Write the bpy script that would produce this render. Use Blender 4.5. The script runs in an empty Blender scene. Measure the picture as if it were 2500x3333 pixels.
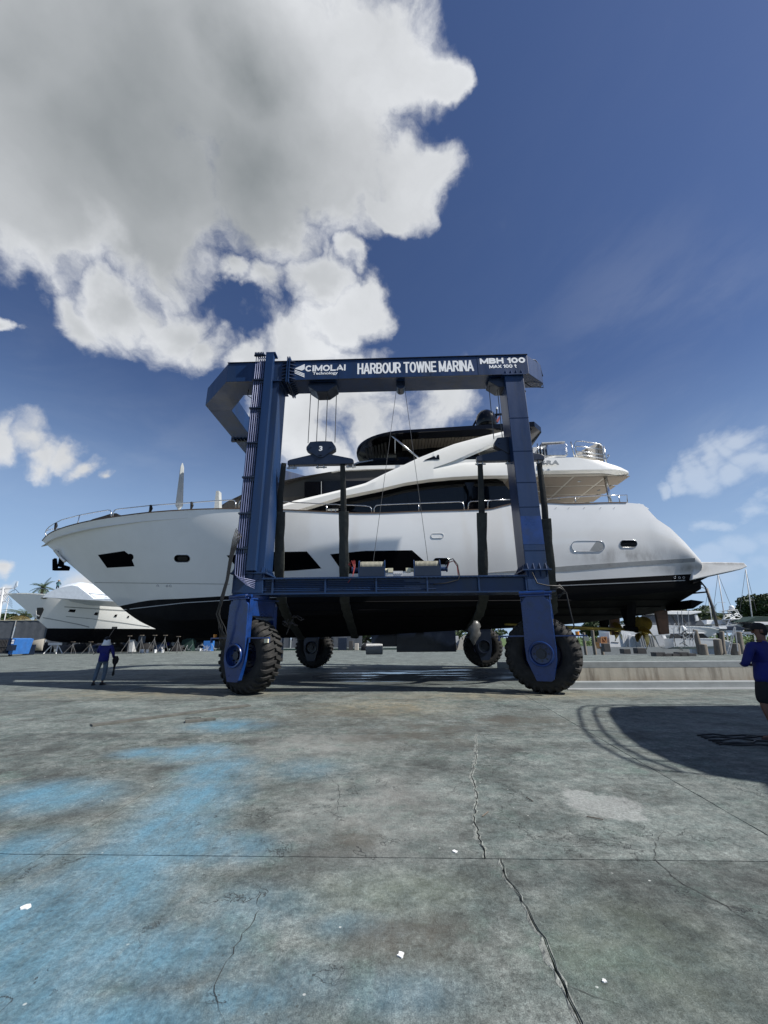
import bpy, bmesh, math, random
from math import sin, cos, tan, radians, pi, sqrt, atan2, exp
from mathutils import Vector, Matrix
from mathutils.bvhtree import BVHTree
random.seed(7)
S = bpy.context.scene
COL = S.collection
# ------------------------------------------------------------------ camera
FPX = 1330.0; PITCH = radians(17.19); ROLL = 0.007; YAW = radians(1.9); CH = 1.6
cam = bpy.data.cameras.new('camera'); camo = bpy.data.objects.new('camera', cam); COL.objects.link(camo)
cam.sensor_fit = 'VERTICAL'; cam.sensor_height = 36.0; cam.lens = FPX / 3333 * 36
cam.clip_start = 0.05; cam.clip_end = 9000
camo.location = (0, 0, CH)
camo.rotation_euler = (Matrix.Rotation(pi / 2 + PITCH, 3, 'X') @ Matrix.Rotation(-ROLL, 3, 'Z')).to_euler()
S.camera = camo
# ------------------------------------------------------------------ geometry of the photograph
def ray(px, py):
    u = (px - 1250) / FPX; v = (1666.5 - py) / FPX
    c, s = cos(ROLL), sin(ROLL)
    u, v = u * c + v * s, -u * s + v * c
    return Vector((u, cos(PITCH) - v * sin(PITCH), sin(PITCH) + v * cos(PITCH)))
cy_, sy_ = cos(YAW), sin(YAW)
def toF(x, y): return (x * cy_ - y * sy_, x * sy_ + y * cy_)
def W(p): return Vector((p[0] * cy_ + p[1] * sy_, -p[0] * sy_ + p[1] * cy_, p[2]))   # yard frame -> world
def P(px, py, Y):
    d = ray(px, py); x, y = toF(d.x, d.y); t = Y / y
    return (x * t, Y, CH + d.z * t)
def G(px, py, z=0.0):
    d = ray(px, py); t = (z - CH) / d.z; x, y = toF(d.x, d.y); return (x * t, y * t, z)
# ------------------------------------------------------------------ sun, sky, exposure
SUN_EL = radians(47); SUN_AZ = radians(19)          # azimuth: from +X (right) turned towards the camera
sd = W((cos(SUN_EL) * cos(SUN_AZ), -cos(SUN_EL) * sin(SUN_AZ), sin(SUN_EL)))
sl = bpy.data.lights.new('sun', 'SUN'); sl.energy = 5.0; sl.angle = radians(0.5); sl.color = (1, .965, .9)
so = bpy.data.objects.new('sun', sl); COL.objects.link(so)
so.rotation_euler = sd.to_track_quat('Z', 'Y').to_euler(); so.location = (0, 0, 50)
S.view_settings.view_transform = 'Standard'; S.view_settings.look = 'None'; S.view_settings.gamma = 1
S.view_settings.exposure = 0.42; S.view_settings.use_curve_mapping = False
world = bpy.data.worlds.new('World'); S.world = world; world.use_nodes = True
def build_world():
    nt = world.node_tree; N = nt.nodes; L = nt.links; N.clear()
    def n(t, **k):
        o = N.new(t)
        for a, b in k.items(): setattr(o, a, b)
        return o
    def m(op, a, b=None, c=None, clamp=False):
        o = n('ShaderNodeMath', operation=op); o.use_clamp = clamp
        for i, v in enumerate((a, b, c)):
            if v is None: continue
            if hasattr(v, 'links'): L.new(v, o.inputs[i])
            else: o.inputs[i].default_value = v
        return o.outputs[0]
    def mr(v, a, b, c=0., d=1., smooth=True):
        o = n('ShaderNodeMapRange'); o.interpolation_type = 'SMOOTHSTEP' if smooth else 'LINEAR'
        L.new(v, o.inputs[0])
        for i, q in enumerate((a, b, c, d)): o.inputs[1 + i].default_value = q
        return o.outputs[0]
    def mix(f, a, b):
        o = n('ShaderNodeMix', data_type='RGBA')
        for i, v in ((0, f), (6, a), (7, b)):
            if hasattr(v, 'links'): L.new(v, o.inputs[i])
            else: o.inputs[i].default_value = v if not isinstance(v, tuple) else (*v, 1)
        return o.outputs[2]
    tc = n('ShaderNodeTexCoord'); gen = tc.outputs['Generated']
    nrm = n('ShaderNodeVectorMath', operation='NORMALIZE'); L.new(gen, nrm.inputs[0]); D = nrm.outputs[0]
    sky = n('ShaderNodeTexSky', sky_type='NISHITA'); sky.sun_disc = False
    sky.sun_elevation = SUN_EL; sky.sun_rotation = atan2(sd.x, sd.y)
    sky.air_density = 1.0; sky.dust_density = 0.3; sky.ozone_density = 2.2; sky.altitude = 0
    def noise(scale, detail, rough, vec=D, w=None, dist=0.):
        o = n('ShaderNodeTexNoise'); o.inputs['Scale'].default_value = scale; o.inputs['Detail'].default_value = detail
        o.inputs['Roughness'].default_value = rough; o.inputs['Distortion'].default_value = dist; L.new(vec, o.inputs['Vector'])
        return o.outputs['Fac']
    def caps(lst, vec=None):
        tot = None
        for (x, y, r) in lst:
            c = ray(x, y).normalized()
            ca = (c.dot(ray(x + r, y).normalized()) + c.dot(ray(x, y + r).normalized()) + c.dot(ray(x - r, y).normalized()) + c.dot(ray(x, y - r).normalized())) / 4
            d = n('ShaderNodeVectorMath', operation='DOT_PRODUCT'); L.new(vec or D, d.inputs[0]); d.inputs[1].default_value = c
            th = m('SQRT', m('MULTIPLY', m('SUBTRACT', 1.0, d.outputs['Value'], clamp=True), 2.0)); v = mr(th, sqrt(2 * (1 - ca)) * 1.6, 0.0, smooth=False)
            tot = v if tot is None else m('SMOOTH_MAX', tot, v, .12)
        return tot
    big = [(300, 240, 560), (860, 230, 480), (1230, 120, 240), (1080, 470, 300), (1330, 590, 140), (120, 620, 270), (560, 650, 250), (850, 600, 230), (1410, 180, 90), (1260, 680, 80)]
    sm = [(290, 1010, 100), (420, 960, 130), (580, 1020, 140), (660, 1090, 100), (1020, 900, 100), (1130, 860, 60), (1130, 1020, 120), (960, 1120, 150), (800, 1150, 90), (800, 880, 60),
          (1000, 1400, 200), (1240, 1400, 170), (1430, 1290, 110), (1120, 1320, 190), (900, 1260, 140), (1100, 1560, 150),
          (250, 1410, 75), (110, 1385, 85), (350, 1450, 60), (180, 1430, 80), (0, 1400, 80), (430, 1490, 38), (890, 905, 75), (40, 1815, 45), (20, 1900, 35), (290, 1915, 90), (420, 1925, 60), (10, 1030, 35)]
    rt = [(2490, 1390, 85), (2430, 1430, 75), (2370, 1470, 70), (2310, 1515, 60), (2250, 1560, 45), (2190, 1600, 32), (2500, 1470, 70), (2430, 1520, 50), (2500, 1620, 45), (2420, 1660, 38), (2340, 1700, 30), (2490, 1780, 80), (2400, 1800, 65), (2310, 1830, 55), (2480, 1880, 80), (2210, 1860, 50), (2350, 1900, 70)]
    warp = n('ShaderNodeTexNoise'); warp.inputs['Scale'].default_value = 3.6; warp.inputs['Detail'].default_value = 8; warp.inputs['Roughness'].default_value = .53; L.new(D, warp.inputs['Vector'])
    w0 = n('ShaderNodeVectorMath', operation='SUBTRACT'); L.new(warp.outputs['Color'], w0.inputs[0]); w0.inputs[1].default_value = (.5, .5, .5)
    wv = n('ShaderNodeVectorMath', operation='MULTIPLY_ADD'); L.new(w0.outputs[0], wv.inputs[0]); wv.inputs[1].default_value = (.33, .33, .33); L.new(D, wv.inputs[2])
    wn = n('ShaderNodeVectorMath', operation='NORMALIZE'); L.new(wv.outputs[0], wn.inputs[0]); DW = wn.outputs[0]
    cb = caps(big, DW); cs = caps(sm, DW)
    crt = caps(rt, DW); f1 = noise(4.2, 9, .60, wv.outputs[0]); f2 = noise(12, 7, .62, wv.outputs[0])
    fb = m('ADD', m('MULTIPLY', f1, .7), m('MULTIPLY', f2, .3))
    fb = m('MULTIPLY', m('SUBTRACT', fb, .5), 3.9)
    # the rest of the sky, beyond the frame, carries the same kind of broken cumulus
    genr = noise(2.1, 2, .5)
    off = n('ShaderNodeVectorMath', operation='DOT_PRODUCT'); L.new(D, off.inputs[0]); off.inputs[1].default_value = ray(1250, 1400).normalized()
    beyond = m('MULTIPLY', mr(off.outputs['Value'], .5, .2), mr(genr, .58, .72, 0, .8))
    base = m('MAXIMUM', m('MAXIMUM', m('MULTIPLY', cb, 1.55), cs), beyond)
    gate = mr(base, .02, .3)
    dens = m('SUBTRACT', m('ADD', m('MULTIPLY', base, 2.2), m('MULTIPLY', fb, gate)), .88)
    cover = mr(dens, -.2, .85)
    cover = m('MULTIPLY', cover, gate)
    # cirrus
    cir = caps([(2420, 1450, 190), (2250, 1560, 130), (2480, 1560, 150), (2330, 1800, 190), (2480, 1740, 150), (2150, 1820, 130), (1650, 1380, 240), (2050, 1000, 260), (1900, 1330, 160), (2350, 940, 150), (2400, 1950, 160), (150, 1620, 330), (450, 1450, 260), (100, 1150, 150), (2500, 1850, 150)])
    rot = n('ShaderNodeVectorRotate', rotation_type='EULER_XYZ'); L.new(D, rot.inputs['Vector']); rot.inputs['Rotation'].default_value = (radians(10), radians(14), radians(0))
    sc = n('ShaderNodeVectorMath', operation='MULTIPLY'); L.new(rot.outputs[0], sc.inputs[0]); sc.inputs[1].default_value = (2.4, 2.4, 7)
    fc = noise(1.5, 6, .62, sc.outputs[0], dist=.4)
    lowc = caps([(2440, 1450, 150), (2250, 1560, 90), (2490, 1560, 120), (2330, 1800, 160), (2480, 1750, 150), (2200, 1860, 130), (2450, 1940, 160)])
    cc = m('MULTIPLY', m('MULTIPLY', mr(fc, .38, .72), cir), m('ADD', m('MULTIPLY', lowc, .62), .2))
    # colours (radiance, before the background strength)
    nb = mr(noise(2.6, 5, .5), .35, .7)
    greym = caps([(420, 480, 640), (120, 200, 520), (820, 560, 380), (420, 800, 200), (800, 200, 300)], DW)
    thick = m('MULTIPLY', mr(base, .4, .95), m('ADD', m('MULTIPLY', greym, .85), .12))
    thick = m('MULTIPLY', thick, m('ADD', m('MULTIPLY', nb, .25), .78))
    wfine = mr(f1, .35, .65, .9, 1.06, False)
    white = n('ShaderNodeVectorMath', operation='SCALE'); white.inputs[0].default_value = (7.3, 7.5, 7.8); L.new(wfine, white.inputs['Scale'])
    ccol = mix(thick, white.outputs[0], (2.2, 2.45, 2.6))
    skyc = n('ShaderNodeHueSaturation'); skyc.inputs['Hue'].default_value = .512; skyc.inputs['Saturation'].default_value = 1.13; skyc.inputs['Value'].default_value = .86
    L.new(sky.outputs[0], skyc.inputs['Color'])
    gcr = mr(crt, .02, .3); crt = m('MULTIPLY', m('MULTIPLY', gcr, .72), mr(m('ADD', m('MULTIPLY', crt, 1.5), m('MULTIPLY', m('SUBTRACT', fc, .5), 3.0)), .2, 1.3)); cc = m('MAXIMUM', m('MULTIPLY', cc, .4), crt)
    c1 = mix(cc, skyc.outputs[0], (6.6, 7.0, 7.6))
    sep = n('ShaderNodeSeparateXYZ'); L.new(D, sep.inputs[0]); hzf = mr(sep.outputs['Z'], .55, -.02, 0, .85); c1 = mix(hzf, c1, (3.7, 5.4, 7.9))
    c2 = mix(cover, c1, ccol)
    bg = n('ShaderNodeBackground'); bg.inputs['Strength'].default_value = 0.077; L.new(c2, bg.inputs['Color'])
    out = n('ShaderNodeOutputWorld'); L.new(bg.outputs[0], out.inputs['Surface'])
build_world()
# ------------------------------------------------------------------ mesh helpers
class MB:
    """collects vertices and faces; coordinates are yard-frame unless built raw"""
    def __init__(s): s.v = []; s.f = []
    def add(s, vs, fs):
        b = len(s.v); s.v += [tuple(q) for q in vs]; s.f += [tuple(b + i for i in f) for f in fs]; return s
    def box(s, x0, y0, z0, x1, y1, z1, M=None):
        vs = [(x0, y0, z0), (x1, y0, z0), (x1, y1, z0), (x0, y1, z0), (x0, y0, z1), (x1, y0, z1), (x1, y1, z1), (x0, y1, z1)]
        if M: vs = [M @ Vector(q) for q in vs]
        return s.add(vs, [(0, 3, 2, 1), (4, 5, 6, 7), (0, 1, 5, 4), (1, 2, 6, 5), (2, 3, 7, 6), (3, 0, 4, 7)])
    def beam(s, a, b, w, h, up=(0, 0, 1)):
        a = Vector(a); b = Vector(b); d = (b - a); L = d.length; d.normalize(); u = Vector(up)
        if abs(d.dot(u)) > .97: u = Vector((0, 1, 0))
        x = d.cross(u).normalized(); z = x.cross(d)
        vs = [a + d * t + x * i + z * k for t in (0, L) for i, k in ((-w / 2, -h / 2), (w / 2, -h / 2), (w / 2, h / 2), (-w / 2, h / 2))]
        return s.add(vs, [(0, 1, 2, 3), (7, 6, 5, 4), (0, 4, 5, 1), (1, 5, 6, 2), (2, 6, 7, 3), (3, 7, 4, 0)])
    def tube(s, pts, r, n=6, cap=True):
        pts = [Vector(p) for p in pts]; rs = r if isinstance(r, (list, tuple)) else [r] * len(pts); rings = []; prev = None
        for i, p in enumerate(pts):
            d = (pts[min(i + 1, len(pts) - 1)] - pts[max(i - 1, 0)]); d = d.normalized() if d.length > 1e-9 else Vector((0, 0, 1))
            if prev is None: x = d.orthogonal().normalized()
            else:
                x = prev - d * prev.dot(d)
                x = x.normalized() if x.length > 1e-6 else d.orthogonal().normalized()
            prev = x; y = d.cross(x)
            rings.append([p + (x * cos(2 * pi * k / n) + y * sin(2 * pi * k / n)) * rs[i] for k in range(n)])
        return s.loft(rings, True, cap)
    def loft(s, rings, closed=True, cap=True, flip=False):
        n = len(rings[0]); b = len(s.v)
        for r in rings: s.v += [tuple(q) for q in r]
        for i in range(len(rings) - 1):
            for k in range(n if closed else n - 1):
                k2 = (k + 1) % n; q = (b + i * n + k, b + i * n + k2, b + (i + 1) * n + k2, b + (i + 1) * n + k)
                s.f.append(q[::-1] if flip else q)
        if cap and closed:
            s.f.append(tuple(b + k for k in range(n))[::-1]); s.f.append(tuple(b + (len(rings) - 1) * n + k for k in range(n)))
        return s
    def cyl(s, a, b, r, n=16, r2=None): return s.tube([a, b], [r, r if r2 is None else r2], n)
    def prism(s, near, far):
        """closed solid between two matching outlines"""
        n = len(near); b = len(s.v); s.v += [tuple(q) for q in near] + [tuple(q) for q in far]
        s.f.append(tuple(range(b, b + n))); s.f.append(tuple(range(b + n, b + 2 * n))[::-1])
        for k in range(n):
            k2 = (k + 1) % n; s.f.append((b + k, b + n + k, b + n + k2, b + k2))
        return s
    def xz(s, pts, y0, y1): return s.prism([(x, y0, z) for x, z in pts], [(x, y1, z) for x, z in pts])
    def xy(s, pts, z0, z1): return s.prism([(x, y, z0) for x, y in pts], [(x, y, z1) for x, y in pts])
    def px(s, pts, y0, y1):
        """outline seen in the photograph, standing on the plane y0 and reaching back to y1"""
        q = [P(x, y, y0) for x, y in pts]; return s.prism(q, [(a[0], y1, a[2]) for a in q])
    def revolve(s, prof, c, ax='y', n=32, cap=False):
        rings = []
        for k in range(n):
            t = 2 * pi * k / n
            if ax == 'y': rings.append([(c[0] + r * cos(t), c[1] + h, c[2] + r * sin(t)) for r, h in prof])
            elif ax == 'z': rings.append([(c[0] + r * cos(t), c[1] + r * sin(t), c[2] + h) for r, h in prof])
            else: rings.append([(c[0] + h, c[1] + r * cos(t), c[2] + r * sin(t)) for r, h in prof])
        m = len(prof); b = len(s.v)
        for r in rings: s.v += r
        for k in range(n):
            for i in range(m - 1):
                k2 = (k + 1) % n; s.f.append((b + k * m + i, b + k2 * m + i, b + k2 * m + i + 1, b + k * m + i + 1))
        return s
def wloc(o):
    l = Vector((0, 0, 0))
    while o is not None: l += o.location; o = o.parent
    return l
def mesh_of(name, vs, fs, mat, smooth=False):
    me = bpy.data.meshes.new(name); me.from_pydata([tuple(v) for v in vs], [], fs)
    bm = bmesh.new(); bm.from_mesh(me); bmesh.ops.recalc_face_normals(bm, faces=bm.faces); bm.to_mesh(me); bm.free()
    if mat:
        for m_ in (mat if isinstance(mat, (list, tuple)) else [mat]): me.materials.append(m_)
    if smooth:
        me.polygons.foreach_set('use_smooth', [True] * len(me.polygons))
        if smooth is not True: me.set_sharp_from_angle(angle=radians(smooth))
    return me
NOSPLIT = {'lettering', 'logo', 'frond', 'hull', 'hull_bottom', 'ears_and_nose', 'eyes_and_mouth', 'crown', 'spray_rail', 'deck_ceiling', 'transom', 'tower', 'bolted_collar', 'rigging', 'tyre', 'rim', 'slewing_ring', 'fork', 'hub', 'beam_flange', 'flange', 'transom_bottom'}
def islands(mb):
    n = len(mb.v); par = list(range(n))
    def find(i):
        while par[i] != i: par[i] = par[par[i]]; i = par[i]
        return i
    for f in mb.f:
        a = find(f[0])
        for k in f[1:]: par[find(k)] = a
    g = {}
    for i in range(n): g.setdefault(find(i), []).append(i)
    if len(g) < 2 or len(g) > 60: return [mb]
    bx = []
    for ids in g.values(): bx.append([ids, [min(mb.v[i][k] for i in ids) for k in range(3)], [max(mb.v[i][k] for i in ids) for k in range(3)]])
    e = .03; merged = True
    while merged:
        merged = False
        for i in range(len(bx)):
            for j in range(i + 1, len(bx)):
                if all(bx[i][1][k] - e <= bx[j][2][k] and bx[j][1][k] - e <= bx[i][2][k] for k in range(3)):
                    bx[i] = [bx[i][0] + bx[j][0], [min(bx[i][1][k], bx[j][1][k]) for k in range(3)], [max(bx[i][2][k], bx[j][2][k]) for k in range(3)]]; del bx[j]; merged = True; break
            if merged: break
    if len(bx) < 2: return [mb]
    out = []; bx.sort(key=lambda b: -len(b[0]))
    for ids, _, _ in bx:
        mp = {v: k for k, v in enumerate(sorted(ids))}; m2 = MB(); m2.v = [mb.v[i] for i in sorted(ids)]; m2.f = [tuple(mp[i] for i in f) for f in mb.f if f[0] in mp]; out.append(m2)
    return out
def build(mb, name, mat, parent=None, smooth=False, bevel=0.0, raw=False):
    if parent is not None and name not in NOSPLIT:
        ps = islands(mb)
        if len(ps) > 1: return [build1(p, name, mat, parent, smooth, bevel, raw) for p in ps][0]
    return build1(mb, name, mat, parent, smooth, bevel, raw)
def build1(mb, name, mat, parent=None, smooth=False, bevel=0.0, raw=False):
    """raw: coordinates already local to the parent (or world when top-level)"""
    if raw: vs = mb.v
    else:
        o0 = wloc(parent) if parent else Vector((0, 0, 0)); vs = [W(q) - o0 for q in mb.v]
    o = bpy.data.objects.new(name, mesh_of(name, vs, mb.f, mat, smooth)); COL.objects.link(o); o.parent = parent
    if bevel:
        b = o.modifiers.new('bevel', 'BEVEL'); b.width = bevel; b.segments = 2; b.limit_method = 'ANGLE'; b.angle_limit = radians(40)
    return o
def tag(o, label=None, cat=None, group=None, kind=None):
    for k, v in (('label', label), ('category', cat), ('group', group), ('kind', kind)):
        if v: o[k] = v
    return o
def thing(name, label, cat, at=(0, 0, 0), group=None, world_at=False):
    o = bpy.data.objects.new(name, None); COL.objects.link(o); o.location = Vector(at) if world_at else W(at)
    o.empty_display_size = .3
    return tag(o, label, cat, group)
def rebase(o, at):
    """move a single-mesh thing's origin to its base"""
    l = W(at); o.data.transform(Matrix.Translation(-l)); o.location = l; return o
def copy_tree(o, parent=None):
    c = o.copy(); COL.objects.link(c); c.parent = parent
    for ch in list(o.children): copy_tree(ch, c)
    return c
# ------------------------------------------------------------------ materials
def mat(name, col, rough=.5, metal=0., var=.12, vscale=3., bump=0., bscale=30., spec=.5, coat=0., dirt=None, dscale=1.2, damt=.5, streak=False, emit=None):
    """principled surface with noisy colour, roughness and optional grime / bump"""
    m = bpy.data.materials.new(name); m.use_nodes = True; nt = m.node_tree; N = nt.nodes; L = nt.links
    b = N['Principled BSDF']; b.inputs['Metallic'].default_value = metal; b.inputs['Specular IOR Level'].default_value = spec
    b.inputs['Coat Weight'].default_value = coat
    if coat: b.inputs['Coat Roughness'].default_value = .06
    tc = N.new('ShaderNodeTexCoord'); no = N.new('ShaderNodeTexNoise'); no.inputs['Scale'].default_value = vscale; no.inputs['Detail'].default_value = 6
    no.inputs['Roughness'].default_value = .6; src = tc.outputs['Object']
    if streak:
        mp = N.new('ShaderNodeMapping'); mp.inputs['Scale'].default_value = (1, 1, .12); L.new(src, mp.inputs[0]); src = mp.outputs[0]
    L.new(src, no.inputs['Vector'])
    mr = N.new('ShaderNodeMapRange'); mr.inputs[1].default_value = .3; mr.inputs[2].default_value = .7
    mr.inputs[3].default_value = 1 - var; mr.inputs[4].default_value = 1 + var; L.new(no.outputs['Fac'], mr.inputs[0])
    sc = N.new('ShaderNodeVectorMath'); sc.operation = 'SCALE'; sc.inputs[0].default_value = col; L.new(mr.outputs[0], sc.inputs['Scale']); cur = sc.outputs[0]
    if dirt:
        n2 = N.new('ShaderNodeTexNoise'); n2.inputs['Scale'].default_value = dscale; n2.inputs['Detail'].default_value = 8; n2.inputs['Roughness'].default_value = .68; L.new(src, n2.inputs['Vector'])
        m2 = N.new('ShaderNodeMapRange'); m2.inputs[1].default_value = .48; m2.inputs[2].default_value = .72; m2.inputs[4].default_value = damt; L.new(n2.outputs['Fac'], m2.inputs[0])
        mx = N.new('ShaderNodeMix'); mx.data_type = 'RGBA'; L.new(m2.outputs[0], mx.inputs[0]); L.new(cur, mx.inputs[6]); mx.inputs[7].default_value = (*dirt, 1); cur = mx.outputs[2]
    L.new(cur, b.inputs['Base Color'])
    r2 = N.new('ShaderNodeMapRange'); r2.inputs[1].default_value = .3; r2.inputs[2].default_value = .7
    r2.inputs[3].default_value = max(.02, rough * .8); r2.inputs[4].default_value = min(1, rough * 1.2); L.new(no.outputs['Fac'], r2.inputs[0]); L.new(r2.outputs[0], b.inputs['Roughness'])
    if bump:
        n3 = N.new('ShaderNodeTexNoise'); n3.inputs['Scale'].default_value = bscale; n3.inputs['Detail'].default_value = 5; L.new(tc.outputs['Object'], n3.inputs['Vector'])
        bp = N.new('ShaderNodeBump'); bp.inputs['Strength'].default_value = bump; bp.inputs['Distance'].default_value = .02; L.new(n3.outputs['Fac'], bp.inputs['Height']); L.new(bp.outputs[0], b.inputs['Normal'])
    if emit: b.inputs['Emission Color'].default_value = (*emit, 1); b.inputs['Emission Strength'].default_value = 1
    return m
M = {}
M['blue'] = mat('blue_paint', (.007, .027, .085), .38, var=.2, vscale=1.6, bump=.08, bscale=7, coat=.08, spec=.4, dirt=(.018, .026, .04), dscale=1.4, damt=.8, streak=True)
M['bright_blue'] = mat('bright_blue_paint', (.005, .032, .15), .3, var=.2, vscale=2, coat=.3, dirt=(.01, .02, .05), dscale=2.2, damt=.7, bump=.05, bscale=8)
M['beam_blue'] = mat('dusty_blue_underside', (.02, .05, .12), .42, var=.2, vscale=1.5, dirt=(.09, .085, .08), dscale=.9, damt=.6)
M['pipe'] = mat('blue_grey_pipe', (.13, .15, .27), .4, metal=.1, var=.15)
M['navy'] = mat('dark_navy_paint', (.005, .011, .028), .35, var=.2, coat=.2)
M['letters'] = mat('white_vinyl_letters', (.82, .82, .82), .4, var=.03)
M['hull'] = mat('white_gelcoat', (.84, .84, .83), .12, var=.02, vscale=.8, coat=.6, dirt=(.6, .59, .56), dscale=.5, damt=.2)
M['gel'] = mat('white_superstructure', (.85, .845, .81), .2, var=.02, coat=.4)
M['band'] = mat('grey_hull_band', (.33, .34, .34), .3, var=.08, dirt=(.22, .2, .17), damt=.4)
M['bottom'] = mat('black_antifouling', (.004, .004, .005), .75, spec=.15, var=.35, vscale=1.2, bump=.12, bscale=14)
M['black'] = mat('gloss_black', (.004, .004, .005), .12, var=.1, spec=.35)
M['void'] = mat('unlit_dark_window', (.002, .002, .003), .9, var=.1, spec=.02)
M['glass'] = mat('tinted_glass', (.002, .003, .005), .06, var=.05, spec=.35)
M['charcoal'] = mat('charcoal_cover', (.045, .043, .042), .6, var=.12, bump=.1, bscale=5)
M['headliner'] = mat('brown_slatted_lining', (.11, .095, .075), .6, var=.15)
M['ceiling'] = mat('beige_ceiling', (.4, .37, .32), .5, var=.06)
M['panel'] = mat('brown_ceiling_panel', (.23, .19, .15), .6, var=.08)
M['steel'] = mat('stainless_steel', (.6, .61, .62), .2, metal=1, var=.06)
M['galv'] = mat('galvanised_steel', (.38, .39, .4), .5, metal=.6, var=.2, vscale=8)
M['rubber'] = mat('dusty_rubber', (.012, .012, .012), .85, var=.35, vscale=6, bump=.5, bscale=22, dirt=(.05, .046, .042), dscale=2.4, damt=.7)
M['rim'] = mat('dark_blue_rim', (.006, .012, .05), .45, var=.3, vscale=4, dirt=(.04, .035, .03), damt=.5)
M['strap'] = mat('black_webbing', (.022, .023, .022), .82, var=.3, vscale=7, bump=.5, bscale=12, dirt=(.06, .062, .055), dscale=2.5, damt=.6)
M['cable'] = mat('steel_cable', (.1, .1, .1), .5, metal=.5)
M['rope'] = mat('old_rope', (.07, .06, .055), .9, var=.3, vscale=20)
M['drum'] = mat('winch_drum_rope', (.26, .25, .2), .6, var=.25, vscale=12, metal=.2)
M['hose_red'] = mat('red_hose', (.3, .04, .04), .5); M['hose'] = mat('black_hose', (.012, .012, .012), .5)
M['teak'] = mat('teak_cap', (.09, .055, .035), .6, var=.2, vscale=8)
M['bronze'] = mat('bronze_propeller', (.42, .3, .07), .38, metal=.75, var=.25, vscale=4, dirt=(.08, .07, .04), damt=.6)
M['rust'] = mat('worn_rudder', (.2, .11, .07), .8, var=.3, vscale=3, dirt=(.05, .045, .05), dscale=2, damt=.8)
M['white'] = mat('white_paint', (.72, .73, .73), .4, var=.05)
M['offwhite'] = mat('pale_cover_cloth', (.38, .4, .4), .8, var=.08, bump=.3, bscale=4)
M['grey'] = mat('light_grey_paint', (.45, .46, .47), .5, var=.1)
M['amber'] = mat('amber_beacon', (.6, .22, .02), .25, var=.05)
M['cream'] = mat('cream_lamp', (.62, .58, .42), .4, var=.05)
M['wood'] = mat('weathered_wood', (.15, .125, .1), .85, var=.3, vscale=6, bump=.4, bscale=22, streak=True)
M['pile'] = mat('weathered_piling', (.17, .15, .125), .9, var=.35, vscale=6, bump=.5, bscale=16, streak=True)
M['plank'] = mat('wet_plank', (.09, .09, .08), .8, var=.35, vscale=5, bump=.4, bscale=20)
M['crate'] = mat('orange_wood', (.42, .2, .09), .8, var=.2, vscale=9)
M['dump'] = mat('blue_dumpster', (.03, .14, .42), .45, var=.12, dirt=(.05, .05, .05), damt=.3)
M['screen'] = mat('grey_windscreen_cloth', (.075, .085, .1), .85, var=.2, vscale=2, bump=.4, bscale=3)
M['leaf'] = mat('tree_leaves', (.035, .06, .018), .6, var=.45, vscale=.9)
M['leaf_b'] = mat('hedge_leaves', (.07, .12, .025), .6, var=.4, vscale=1.2)
M['palm'] = mat('palm_leaves', (.045, .07, .022), .55, var=.4, vscale=1.5)
M['palm_dry'] = mat('dry_palm_leaves', (.22, .17, .06), .7, var=.3)
M['bark'] = mat('bark', (.1, .085, .07), .9, var=.3, vscale=5, bump=.5, bscale=10)
M['royal'] = mat('royal_blue_shirt', (.004, .008, .12), .8, var=.2, vscale=6, bump=.35, bscale=9)
M['denim'] = mat('faded_denim', (.085, .12, .16), .9, var=.25, vscale=9, bump=.3, bscale=16)
M['cloth_black'] = mat('black_cloth', (.008, .008, .009), .9, var=.2, bump=.3, bscale=10)
M['skin'] = mat('brown_skin', (.16, .075, .045), .55, var=.1)
M['shoe'] = mat('brown_shoe', (.05, .018, .014), .7, var=.3, vscale=10)
M['straw'] = mat('straw_hat', (.5, .3, .13), .8, var=.15, vscale=20)
M['teal'] = mat('teal_shirt', (.03, .09, .11), .8)
M['wall'] = mat('stained_seawall', (.42, .39, .33), .85, var=.22, vscale=1.8, bump=.3, bscale=8, dirt=(.08, .06, .045), dscale=1.6, damt=1.0, streak=True)
M['kerb'] = mat('concrete_kerb', (.25, .27, .275), .8, var=.16, vscale=2.5, bump=.2, bscale=20)
M['green'] = mat('green_cloth', (.01, .035, .03), .8, var=.2)
M['bag'] = mat('cloudy_plastic_bag', (.09, .09, .088), .35, var=.1, bump=.6, bscale=7)
M['stand'] = mat('weathered_stand_steel', (.12, .12, .12), .7, var=.3)
M['sleeve'] = mat('quilted_chafe_sleeve', (.035, .038, .034), .7, var=.35, vscale=5, bump=.8, bscale=5.5, dirt=(.075, .08, .07), dscale=3, damt=.7)
M['tarp'] = mat('blue_white_shrink_wrap', (.6, .65, .7), .35, var=.08, bump=.6, bscale=2.2)

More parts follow.
